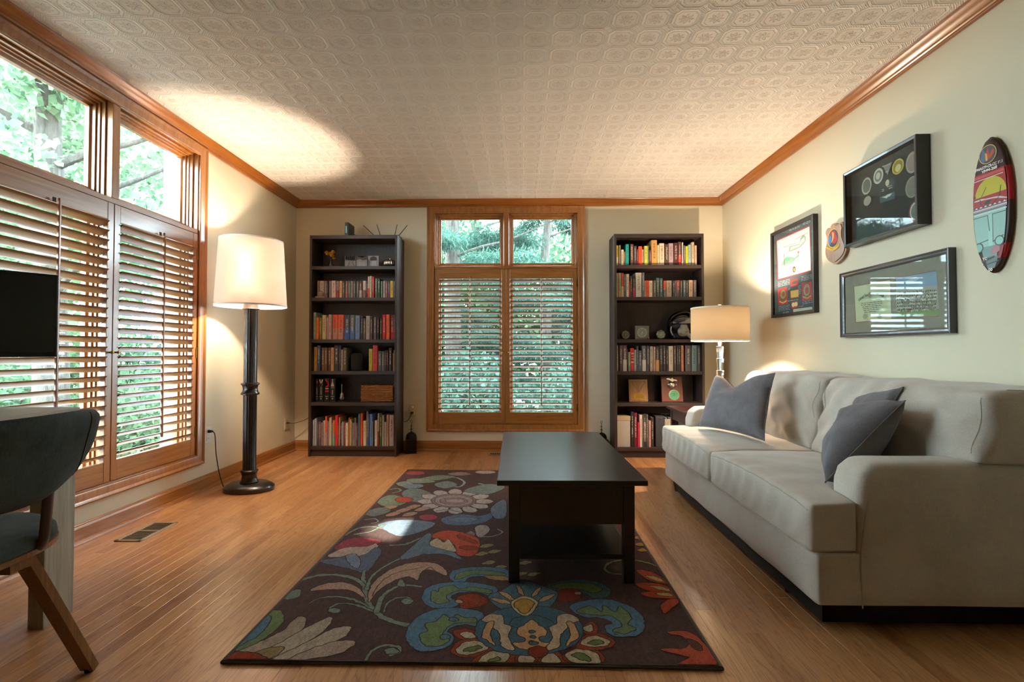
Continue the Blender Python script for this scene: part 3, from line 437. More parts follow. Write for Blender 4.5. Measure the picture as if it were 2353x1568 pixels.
ART_HELI=[
 ('b0343c',[(0.056,0.583),(0.494,0.585),(0.503,0.279),(0.072,0.278)]),
 ('d8cfc6',[(0.069,0.574),(0.488,0.577),(0.499,0.285),(0.083,0.286)]),
 ('8a8f88',[(0.227,0.464),(0.240,0.498),(0.307,0.492),(0.378,0.489),(0.381,0.525),(0.420,0.539),(0.445,0.521),(0.446,0.495),(0.414,0.476),(0.373,0.462),(0.306,0.458),(0.249,0.457)]),
 ('c9c6bc',[(0.250,0.468),(0.258,0.489),(0.378,0.482),(0.392,0.512),(0.429,0.524),(0.436,0.497),(0.405,0.483),(0.364,0.471)]),
 ('5a5a58',[(0.154,0.508),(0.258,0.508),(0.378,0.497),(0.378,0.495),(0.258,0.505),(0.154,0.505)]),
 ('5a5a58',[(0.318,0.533),(0.420,0.539),(0.478,0.542),(0.478,0.540),(0.420,0.536),(0.317,0.530)]),
 ('7f908a',[(0.109,0.378),(0.143,0.403),(0.180,0.428),(0.247,0.423),(0.305,0.404),(0.334,0.414),(0.358,0.426),(0.369,0.398),(0.324,0.394),(0.280,0.373),(0.185,0.376)]),
 ('5f9a80',[(0.180,0.428),(0.211,0.428),(0.248,0.415),(0.244,0.398),(0.185,0.407)]),
 ('4a4a48',[(0.161,0.465),(0.167,0.464),(0.176,0.361),(0.170,0.362)]),
 ('c05a50',[(0.344,0.440),(0.363,0.443),(0.364,0.425),(0.347,0.424)]),
 ('6a3a2a',[(0.318,0.323),(0.317,0.330),(0.314,0.336),(0.309,0.341),(0.304,0.344),(0.298,0.345),(0.292,0.344),(0.287,0.341),(0.282,0.336),(0.279,0.330),(0.278,0.323),(0.279,0.316),(0.282,0.310),(0.287,0.305),(0.292,0.302),(0.298,0.301),(0.304,0.302),(0.309,0.305),(0.314,0.310),(0.317,0.316)]),
 ('c09a50',[(0.308,0.321),(0.308,0.325),(0.307,0.328),(0.305,0.330),(0.302,0.332),(0.299,0.333),(0.296,0.332),(0.293,0.330),(0.291,0.328),(0.290,0.325),(0.289,0.321),(0.290,0.317),(0.291,0.314),(0.293,0.312),(0.296,0.310),(0.299,0.309),(0.302,0.310),(0.305,0.312),(0.307,0.314),(0.308,0.317)]),
 ('b83038',[(0.070,0.212),(0.204,0.211),(0.211,0.087),(0.078,0.090)]),
 ('b83038',[(0.390,0.215),(0.505,0.208),(0.512,0.088),(0.394,0.090)]),
 ('b83038',[(0.249,0.258),(0.340,0.253),(0.341,0.206),(0.252,0.208)]),
 ('b83038',[(0.247,0.179),(0.350,0.177),(0.352,0.121),(0.250,0.123)]),
 ('b83038',[(0.257,0.096),(0.342,0.097),(0.343,0.051),(0.260,0.049)]),
 ('c9a050',[(0.249,0.176),(0.348,0.174),(0.350,0.125),(0.252,0.127)]),
 ('6a5a3a',[(0.194,0.157),(0.192,0.171),(0.185,0.184),(0.175,0.195),(0.161,0.201),(0.146,0.204),(0.131,0.201),(0.117,0.195),(0.107,0.184),(0.100,0.171),(0.097,0.157),(0.100,0.143),(0.107,0.130),(0.117,0.119),(0.131,0.113),(0.146,0.111),(0.161,0.113),(0.175,0.119),(0.185,0.130),(0.192,0.143)]),
 ('8a8a6a',[(0.185,0.165),(0.183,0.176),(0.178,0.185),(0.169,0.193),(0.159,0.197),(0.147,0.199),(0.135,0.197),(0.125,0.193),(0.116,0.185),(0.111,0.176),(0.109,0.165),(0.111,0.154),(0.116,0.145),(0.125,0.137),(0.135,0.133),(0.147,0.131),(0.159,0.133),(0.169,0.137),(0.178,0.145),(0.183,0.154)]),
 ('a04a30',[(0.172,0.165),(0.171,0.171),(0.168,0.176),(0.163,0.181),(0.157,0.184),(0.151,0.184),(0.145,0.184),(0.139,0.181),(0.134,0.176),(0.131,0.171),(0.130,0.165),(0.131,0.159),(0.134,0.154),(0.139,0.149),(0.145,0.146),(0.151,0.146),(0.157,0.146),(0.163,0.149),(0.168,0.154),(0.171,0.159)]),
 ('6a5a40',[(0.496,0.152),(0.494,0.168),(0.487,0.183),(0.477,0.194),(0.464,0.202),(0.449,0.205),(0.434,0.202),(0.421,0.194),(0.411,0.183),(0.404,0.168),(0.401,0.152),(0.404,0.136),(0.411,0.121),(0.421,0.110),(0.434,0.102),(0.449,0.100),(0.464,0.102),(0.477,0.110),(0.487,0.121),(0.494,0.136)]),
 ('9a8a78',[(0.489,0.160),(0.487,0.173),(0.482,0.184),(0.473,0.193),(0.462,0.199),(0.450,0.201),(0.438,0.199),(0.427,0.193),(0.418,0.184),(0.413,0.173),(0.411,0.160),(0.413,0.147),(0.418,0.136),(0.427,0.127),(0.438,0.121),(0.450,0.120),(0.462,0.121),(0.473,0.127),(0.482,0.136),(0.487,0.147)]),
 ('a04a40',[(0.474,0.155),(0.473,0.162),(0.470,0.169),(0.465,0.174),(0.458,0.177),(0.451,0.178),(0.444,0.177),(0.437,0.174),(0.432,0.169),(0.429,0.162),(0.428,0.155),(0.429,0.148),(0.432,0.141),(0.437,0.136),(0.444,0.133),(0.451,0.132),(0.458,0.133),(0.465,0.136),(0.470,0.141),(0.473,0.148)]),
 ('4a4a40',[(0.336,0.232),(0.334,0.236),(0.329,0.239),(0.322,0.241),(0.312,0.243),(0.301,0.244),(0.290,0.243),(0.280,0.241),(0.273,0.239),(0.268,0.236),(0.266,0.232),(0.268,0.228),(0.273,0.225),(0.280,0.223),(0.290,0.221),(0.301,0.220),(0.312,0.221),(0.322,0.223),(0.329,0.225),(0.334,0.228)]),
 ('d8c890',[(0.304,0.075),(0.303,0.080),(0.300,0.084),(0.296,0.088),(0.290,0.090),(0.283,0.091),(0.276,0.090),(0.270,0.088),(0.266,0.084),(0.263,0.080),(0.261,0.075),(0.263,0.070),(0.266,0.066),(0.270,0.062),(0.276,0.060),(0.283,0.059),(0.290,0.060),(0.296,0.062),(0.300,0.066),(0.303,0.070)]),
 ('d8c890',[(0.338,0.076),(0.337,0.081),(0.334,0.085),(0.329,0.089),(0.323,0.091),(0.317,0.092),(0.311,0.091),(0.305,0.089),(0.300,0.085),(0.297,0.081),(0.296,0.076),(0.297,0.071),(0.300,0.067),(0.305,0.063),(0.311,0.061),(0.317,0.060),(0.323,0.061),(0.329,0.063),(0.334,0.067),(0.337,0.071)]),
 ('c0a860',[(0.094,0.123),(0.145,0.107),(0.195,0.120),(0.195,0.107),(0.145,0.096),(0.094,0.112)]),
 ('a09868',[(0.404,0.124),(0.455,0.107),(0.499,0.121),(0.499,0.109),(0.455,0.098),(0.404,0.112)]),
 ('c8c0b0',[(0.280,0.044),(0.509,0.041),(0.511,0.020),(0.281,0.020)]),
 ('a8acb4',[(0.076,0.264),(0.098,0.265),(0.098,0.261),(0.076,0.261)]),
 ('a8acb4',[(0.108,0.264),(0.128,0.265),(0.128,0.262),(0.108,0.261)]),
 ('a8acb4',[(0.137,0.263),(0.179,0.264),(0.179,0.260),(0.137,0.260)]),
 ('a8acb4',[(0.192,0.264),(0.212,0.265),(0.212,0.261),(0.191,0.261)]),
 ('a8acb4',[(0.221,0.265),(0.238,0.266),(0.238,0.262),(0.220,0.262)]),
 ('a8acb4',[(0.075,0.251),(0.119,0.253),(0.119,0.249),(0.075,0.248)]),
 ('a8acb4',[(0.132,0.253),(0.170,0.254),(0.170,0.251),(0.132,0.250)]),
 ('a8acb4',[(0.179,0.252),(0.211,0.253),(0.211,0.250),(0.179,0.249)]),
 ('a8acb4',[(0.224,0.254),(0.238,0.255),(0.238,0.251),(0.224,0.251)]),
 ('a8acb4',[(0.075,0.241),(0.111,0.242),(0.111,0.238),(0.075,0.238)]),
 ('a8acb4',[(0.119,0.242),(0.148,0.243),(0.148,0.240),(0.119,0.239)]),
 ('a8acb4',[(0.162,0.242),(0.201,0.243),(0.201,0.239),(0.162,0.239)]),
 ('a8acb4',[(0.210,0.242),(0.238,0.243),(0.238,0.240),(0.210,0.239)]),
 ('a8acb4',[(0.075,0.230),(0.116,0.231),(0.116,0.227),(0.075,0.227)]),
 ('a8acb4',[(0.126,0.230),(0.158,0.232),(0.158,0.228),(0.126,0.228)]),
 ('a8acb4',[(0.166,0.230),(0.189,0.231),(0.189,0.228),(0.166,0.227)]),
 ('a8acb4',[(0.196,0.231),(0.211,0.232),(0.211,0.228),(0.196,0.228)]),
 ('a8acb4',[(0.220,0.231),(0.237,0.233),(0.237,0.229),(0.220,0.229)]),
 ('a8acb4',[(0.387,0.259),(0.425,0.258),(0.425,0.255),(0.387,0.256)]),
 ('a8acb4',[(0.433,0.256),(0.451,0.257),(0.451,0.253),(0.433,0.254)]),
 ('a8acb4',[(0.458,0.255),(0.479,0.255),(0.479,0.252),(0.458,0.252)]),
 ('a8acb4',[(0.486,0.254),(0.512,0.254),(0.512,0.250),(0.486,0.251)]),
 ('a8acb4',[(0.518,0.254),(0.523,0.254),(0.523,0.251),(0.518,0.251)]),
 ('a8acb4',[(0.387,0.249),(0.415,0.249),(0.415,0.246),(0.386,0.247)]),
 ('a8acb4',[(0.423,0.248),(0.440,0.248),(0.440,0.245),(0.423,0.245)]),
 ('a8acb4',[(0.445,0.246),(0.475,0.246),(0.475,0.242),(0.445,0.243)]),
 ('a8acb4',[(0.487,0.244),(0.516,0.244),(0.516,0.241),(0.487,0.242)]),
 ('a8acb4',[(0.522,0.243),(0.523,0.244),(0.523,0.241),(0.522,0.241)]),
 ('a8acb4',[(0.386,0.239),(0.410,0.239),(0.409,0.235),(0.386,0.236)]),
 ('a8acb4',[(0.419,0.239),(0.452,0.239),(0.452,0.235),(0.419,0.236)]),
 ('a8acb4',[(0.459,0.238),(0.482,0.238),(0.482,0.234),(0.459,0.235)]),
 ('a8acb4',[(0.490,0.236),(0.523,0.236),(0.523,0.233),(0.490,0.234)]),
 ('a8acb4',[(0.386,0.231),(0.400,0.231),(0.400,0.228),(0.386,0.228)]),
 ('a8acb4',[(0.411,0.230),(0.433,0.230),(0.433,0.227),(0.411,0.227)]),
 ('a8acb4',[(0.439,0.229),(0.476,0.228),(0.475,0.225),(0.439,0.226)]),
 ('a8acb4',[(0.482,0.228),(0.496,0.229),(0.496,0.225),(0.482,0.226)]),
 ('a8acb4',[(0.502,0.227),(0.523,0.228),(0.523,0.224),(0.502,0.225)]),
 ('a8acb4',[(0.241,0.617),(0.268,0.617),(0.268,0.614),(0.241,0.614)]),
 ('a8acb4',[(0.282,0.615),(0.299,0.616),(0.299,0.612),(0.282,0.613)]),
 ('a8acb4',[(0.311,0.613),(0.335,0.614),(0.335,0.610),(0.311,0.611)]),
 ('a8acb4',[(0.345,0.613),(0.364,0.614),(0.364,0.610),(0.345,0.611)]),
 ('a8acb4',[(0.370,0.613),(0.376,0.614),(0.376,0.610),(0.370,0.610)]),
 ('a8acb4',[(0.241,0.610),(0.278,0.610),(0.278,0.606),(0.241,0.607)]),
 ('a8acb4',[(0.284,0.609),(0.304,0.610),(0.304,0.606),(0.284,0.607)]),
 ('a8acb4',[(0.312,0.607),(0.331,0.608),(0.331,0.604),(0.312,0.605)]),
 ('a8acb4',[(0.338,0.606),(0.353,0.607),(0.353,0.603),(0.338,0.604)]),
 ('a8acb4',[(0.363,0.607),(0.376,0.607),(0.376,0.604),(0.363,0.604)]),
 ('a8acb4',[(0.417,0.618),(0.446,0.617),(0.446,0.614),(0.417,0.615)]),
 ('a8acb4',[(0.457,0.617),(0.482,0.617),(0.481,0.614),(0.457,0.615)]),
 ('a8acb4',[(0.488,0.614),(0.501,0.615),(0.501,0.611),(0.488,0.612)]),
 ('a8acb4',[(0.417,0.610),(0.438,0.610),(0.438,0.606),(0.417,0.607)]),
 ('a8acb4',[(0.449,0.608),(0.478,0.608),(0.478,0.604),(0.449,0.605)]),
 ('a8acb4',[(0.487,0.607),(0.501,0.607),(0.501,0.604),(0.486,0.604)]),
 ('a8acb4',[(0.085,0.081),(0.128,0.081),(0.127,0.077),(0.085,0.078)]),
 ('a8acb4',[(0.135,0.080),(0.178,0.080),(0.178,0.077),(0.134,0.077)]),
 ('a8acb4',[(0.189,0.079),(0.205,0.080),(0.205,0.076),(0.189,0.077)]),
 ('a8acb4',[(0.212,0.080),(0.239,0.080),(0.239,0.077),(0.212,0.077)]),
 ('a8acb4',[(0.085,0.071),(0.105,0.071),(0.105,0.068),(0.084,0.068)]),
 ('a8acb4',[(0.116,0.070),(0.153,0.070),(0.153,0.066),(0.116,0.067)]),
 ('a8acb4',[(0.161,0.069),(0.176,0.070),(0.176,0.066),(0.161,0.066)]),
 ('a8acb4',[(0.182,0.071),(0.221,0.071),(0.221,0.068),(0.182,0.068)]),
 ('a8acb4',[(0.234,0.068),(0.239,0.069),(0.239,0.066),(0.234,0.066)]),
 ('a8acb4',[(0.084,0.061),(0.126,0.062),(0.126,0.058),(0.084,0.058)]),
 ('a8acb4',[(0.138,0.059),(0.162,0.060),(0.162,0.056),(0.138,0.056)]),
 ('a8acb4',[(0.175,0.059),(0.203,0.060),(0.203,0.056),(0.175,0.057)]),
 ('a8acb4',[(0.209,0.059),(0.224,0.060),(0.224,0.056),(0.209,0.056)]),
 ('a8acb4',[(0.234,0.059),(0.239,0.060),(0.239,0.056),(0.234,0.056)]),
 ('a8acb4',[(0.084,0.049),(0.110,0.050),(0.110,0.046),(0.084,0.046)]),
 ('a8acb4',[(0.121,0.048),(0.136,0.049),(0.136,0.046),(0.121,0.046)]),
 ('a8acb4',[(0.149,0.049),(0.167,0.050),(0.167,0.046),(0.149,0.046)]),
 ('a8acb4',[(0.176,0.049),(0.213,0.050),(0.213,0.046),(0.176,0.047)]),
 ('a8acb4',[(0.221,0.048),(0.238,0.049),(0.238,0.045),(0.221,0.045)]),
 ('a8acb4',[(0.396,0.081),(0.411,0.082),(0.411,0.078),(0.396,0.078)]),
 ('a8acb4',[(0.423,0.082),(0.448,0.083),(0.448,0.079),(0.423,0.079)]),
 ('a8acb4',[(0.460,0.083),(0.491,0.084),(0.491,0.081),(0.460,0.080)]),
 ('a8acb4',[(0.502,0.083),(0.517,0.084),(0.517,0.081),(0.502,0.080)]),
 ('a8acb4',[(0.395,0.069),(0.419,0.071),(0.419,0.067),(0.395,0.067)]),
 ('a8acb4',[(0.425,0.071),(0.460,0.073),(0.460,0.069),(0.425,0.068)]),
 ('a8acb4',[(0.466,0.071),(0.490,0.073),(0.490,0.069),(0.466,0.069)]),
 ('a8acb4',[(0.499,0.071),(0.517,0.072),(0.517,0.069),(0.499,0.069)]),
 ('a8acb4',[(0.213,0.109),(0.236,0.110),(0.236,0.106),(0.213,0.106)]),
 ('a8acb4',[(0.246,0.109),(0.280,0.110),(0.280,0.106),(0.246,0.106)]),
 ('a8acb4',[(0.286,0.108),(0.306,0.109),(0.306,0.105),(0.286,0.105)]),
 ('a8acb4',[(0.315,0.107),(0.346,0.108),(0.346,0.104),(0.315,0.105)]),
 ('a8acb4',[(0.140,0.033),(0.175,0.034),(0.175,0.030),(0.140,0.031)]),
 ('a8acb4',[(0.184,0.033),(0.224,0.033),(0.224,0.029),(0.184,0.030)]),
 ('a8acb4',[(0.140,0.027),(0.164,0.028),(0.164,0.024),(0.140,0.025)]),
 ('a8acb4',[(0.177,0.027),(0.209,0.028),(0.209,0.024),(0.177,0.025)]),
 ('a8acb4',[(0.216,0.027),(0.228,0.027),(0.228,0.024),(0.216,0.024)]),
 ('a8acb4',[(0.355,0.058),(0.371,0.058),(0.371,0.055),(0.354,0.055)]),
 ('a8acb4',[(0.378,0.057),(0.411,0.057),(0.411,0.053),(0.378,0.054)]),
 ('a8acb4',[(0.216,0.195),(0.241,0.204),(0.241,0.201),(0.216,0.192)]),
 ('a8acb4',[(0.216,0.185),(0.247,0.197),(0.246,0.193),(0.216,0.182)]),
 ('a8acb4',[(0.348,0.195),(0.382,0.202),(0.382,0.199),(0.348,0.192)]),
 ('a8acb4',[(0.348,0.184),(0.370,0.189),(0.370,0.186),(0.348,0.181)]),
 ('a8acb4',[(0.375,0.188),(0.382,0.190),(0.381,0.187),(0.375,0.186)]),
 ('a8acb4',[(0.348,0.172),(0.381,0.180),(0.381,0.177),(0.348,0.170)]),
 ('a8acb4',[(0.347,0.163),(0.365,0.167),(0.365,0.164),(0.347,0.160)]),
 ('a8acb4',[(0.374,0.167),(0.381,0.170),(0.381,0.166),(0.374,0.165)]),
 ('a8acb4',[(0.347,0.153),(0.381,0.161),(0.381,0.158),(0.347,0.151)]),
 ('a8acb4',[(0.347,0.142),(0.378,0.149),(0.378,0.146),(0.347,0.139)]),
]
ART_BOX=[
 ('9a948a',[(0.183,0.312),(0.181,0.326),(0.175,0.339),(0.167,0.350),(0.156,0.356),(0.144,0.359),(0.132,0.356),(0.121,0.350),(0.113,0.339),(0.107,0.326),(0.106,0.312),(0.107,0.298),(0.113,0.285),(0.121,0.274),(0.132,0.268),(0.144,0.266),(0.156,0.268),(0.167,0.274),(0.175,0.285),(0.181,0.298)]),
 ('5a5a54',[(0.175,0.312),(0.173,0.323),(0.169,0.334),(0.162,0.342),(0.153,0.347),(0.144,0.349),(0.135,0.347),(0.126,0.342),(0.119,0.334),(0.115,0.323),(0.114,0.312),(0.115,0.301),(0.119,0.290),(0.126,0.282),(0.135,0.277),(0.144,0.275),(0.153,0.277),(0.162,0.282),(0.169,0.290),(0.173,0.301)]),
 ('a8a296',[(0.272,0.335),(0.270,0.348),(0.265,0.359),(0.257,0.368),(0.246,0.374),(0.235,0.376),(0.224,0.374),(0.213,0.368),(0.205,0.359),(0.200,0.348),(0.198,0.335),(0.200,0.322),(0.205,0.311),(0.213,0.302),(0.224,0.296),(0.235,0.294),(0.246,0.296),(0.257,0.302),(0.265,0.311),(0.270,0.322)]),
 ('6a665e',[(0.262,0.335),(0.261,0.344),(0.257,0.353),(0.251,0.359),(0.243,0.364),(0.235,0.365),(0.227,0.364),(0.219,0.359),(0.213,0.353),(0.209,0.344),(0.207,0.335),(0.209,0.326),(0.213,0.317),(0.219,0.311),(0.227,0.306),(0.235,0.305),(0.243,0.306),(0.251,0.311),(0.257,0.317),(0.261,0.326)]),
 ('a8a296',[(0.250,0.336),(0.249,0.342),(0.247,0.347),(0.243,0.351),(0.239,0.353),(0.234,0.354),(0.229,0.353),(0.225,0.351),(0.221,0.347),(0.219,0.342),(0.218,0.336),(0.219,0.330),(0.221,0.325),(0.225,0.321),(0.229,0.319),(0.234,0.318),(0.239,0.319),(0.243,0.321),(0.247,0.325),(0.249,0.330)]),
 ('b8a040',[(0.413,0.334),(0.412,0.346),(0.406,0.357),(0.397,0.365),(0.386,0.371),(0.374,0.372),(0.362,0.371),(0.351,0.365),(0.342,0.357),(0.336,0.346),(0.335,0.334),(0.336,0.322),(0.342,0.311),(0.351,0.303),(0.362,0.297),(0.374,0.295),(0.386,0.297),(0.397,0.303),(0.406,0.311),(0.412,0.322)]),
 ('8a7428',[(0.406,0.334),(0.404,0.344),(0.400,0.353),(0.393,0.359),(0.384,0.364),(0.374,0.365),(0.364,0.364),(0.355,0.359),(0.348,0.353),(0.344,0.344),(0.342,0.334),(0.344,0.324),(0.348,0.315),(0.355,0.309),(0.364,0.304),(0.374,0.302),(0.384,0.304),(0.393,0.309),(0.400,0.315),(0.404,0.324)]),
 ('c0b078',[(0.395,0.326),(0.395,0.332),(0.392,0.337),(0.387,0.342),(0.382,0.345),(0.376,0.345),(0.370,0.345),(0.365,0.342),(0.360,0.337),(0.357,0.332),(0.356,0.326),(0.357,0.320),(0.360,0.315),(0.365,0.310),(0.370,0.307),(0.376,0.306),(0.382,0.307),(0.387,0.310),(0.392,0.315),(0.395,0.320)]),
 ('9a8a84',[(0.510,0.320),(0.508,0.336),(0.502,0.351),(0.493,0.362),(0.481,0.370),(0.468,0.372),(0.455,0.370),(0.443,0.362),(0.434,0.351),(0.428,0.336),(0.426,0.320),(0.428,0.304),(0.434,0.289),(0.443,0.278),(0.455,0.270),(0.468,0.267),(0.481,0.270),(0.493,0.278),(0.502,0.289),(0.508,0.304)]),
 ('8a726c',[(0.500,0.318),(0.499,0.331),(0.494,0.342),(0.487,0.351),(0.478,0.357),(0.468,0.358),(0.458,0.357),(0.449,0.351),(0.442,0.342),(0.437,0.331),(0.435,0.318),(0.437,0.305),(0.442,0.294),(0.449,0.285),(0.458,0.279),(0.468,0.277),(0.478,0.279),(0.487,0.285),(0.494,0.294),(0.499,0.305)]),
 ('8a8478',[(0.508,0.200),(0.506,0.216),(0.500,0.231),(0.491,0.242),(0.478,0.250),(0.465,0.252),(0.452,0.250),(0.439,0.242),(0.430,0.231),(0.424,0.216),(0.421,0.200),(0.424,0.184),(0.430,0.169),(0.439,0.158),(0.452,0.150),(0.465,0.147),(0.478,0.150),(0.491,0.158),(0.500,0.169),(0.506,0.184)]),
 ('7a7068',[(0.500,0.200),(0.499,0.213),(0.494,0.226),(0.486,0.235),(0.476,0.241),(0.465,0.243),(0.454,0.241),(0.444,0.235),(0.436,0.226),(0.431,0.213),(0.429,0.200),(0.431,0.187),(0.436,0.174),(0.444,0.165),(0.454,0.159),(0.465,0.156),(0.476,0.159),(0.486,0.165),(0.494,0.174),(0.499,0.187)]),
 ('8a3038',[(0.520,0.076),(0.518,0.092),(0.512,0.106),(0.503,0.117),(0.492,0.124),(0.480,0.126),(0.468,0.124),(0.457,0.117),(0.448,0.106),(0.442,0.092),(0.440,0.076),(0.442,0.060),(0.448,0.046),(0.457,0.035),(0.468,0.028),(0.480,0.025),(0.492,0.028),(0.503,0.035),(0.512,0.046),(0.518,0.060)]),
 ('b0aaa6',[(0.513,0.077),(0.512,0.090),(0.507,0.103),(0.500,0.112),(0.491,0.118),(0.481,0.120),(0.471,0.118),(0.462,0.112),(0.455,0.103),(0.450,0.090),(0.448,0.077),(0.450,0.064),(0.455,0.051),(0.462,0.042),(0.471,0.036),(0.481,0.033),(0.491,0.036),(0.500,0.042),(0.507,0.051),(0.512,0.064)]),
 ('6a6660',[(0.508,0.077),(0.507,0.088),(0.503,0.098),(0.498,0.106),(0.490,0.111),(0.482,0.113),(0.474,0.111),(0.466,0.106),(0.461,0.098),(0.457,0.088),(0.455,0.077),(0.457,0.066),(0.461,0.056),(0.466,0.048),(0.474,0.043),(0.482,0.041),(0.490,0.043),(0.498,0.048),(0.503,0.056),(0.507,0.066)]),
 ('8a8478',[(0.183,0.227),(0.181,0.235),(0.177,0.243),(0.170,0.248),(0.162,0.252),(0.153,0.253),(0.144,0.252),(0.136,0.248),(0.129,0.243),(0.125,0.235),(0.123,0.227),(0.125,0.219),(0.129,0.211),(0.136,0.206),(0.144,0.202),(0.153,0.200),(0.162,0.202),(0.170,0.206),(0.177,0.211),(0.181,0.219)]),
 ('7a746c',[(0.274,0.373),(0.340,0.373),(0.316,0.332),(0.306,0.314)]),
 ('3c3a38',[(0.249,0.296),(0.357,0.288),(0.356,0.230),(0.249,0.240)]),
 ('b0a890',[(0.317,0.275),(0.317,0.280),(0.315,0.285),(0.312,0.289),(0.308,0.291),(0.304,0.292),(0.300,0.291),(0.296,0.289),(0.293,0.285),(0.291,0.280),(0.290,0.275),(0.291,0.270),(0.293,0.265),(0.296,0.261),(0.300,0.259),(0.304,0.258),(0.308,0.259),(0.312,0.261),(0.315,0.265),(0.317,0.270)]),
 ('4a5a60',[(0.249,0.219),(0.354,0.214),(0.354,0.178),(0.249,0.184)]),
 ('b8b4a8',[(0.261,0.213),(0.291,0.210),(0.305,0.214),(0.338,0.211),(0.319,0.200),(0.307,0.201),(0.296,0.196),(0.285,0.203)]),
 ('a8a296',[(0.266,0.252),(0.280,0.252),(0.280,0.248),(0.266,0.249)]),
 ('a8a296',[(0.266,0.244),(0.281,0.244),(0.281,0.240),(0.266,0.241)]),
 ('a8a296',[(0.303,0.256),(0.338,0.252),(0.338,0.249),(0.303,0.252)]),
 ('a8a296',[(0.314,0.244),(0.339,0.242),(0.339,0.238),(0.314,0.240)]),
 ('a8a296',[(0.271,0.374),(0.292,0.372),(0.291,0.369),(0.271,0.370)]),
 ('a8a296',[(0.294,0.369),(0.328,0.367),(0.328,0.364),(0.294,0.366)]),
 ('a8a296',[(0.294,0.336),(0.314,0.334),(0.314,0.331),(0.294,0.332)]),
]
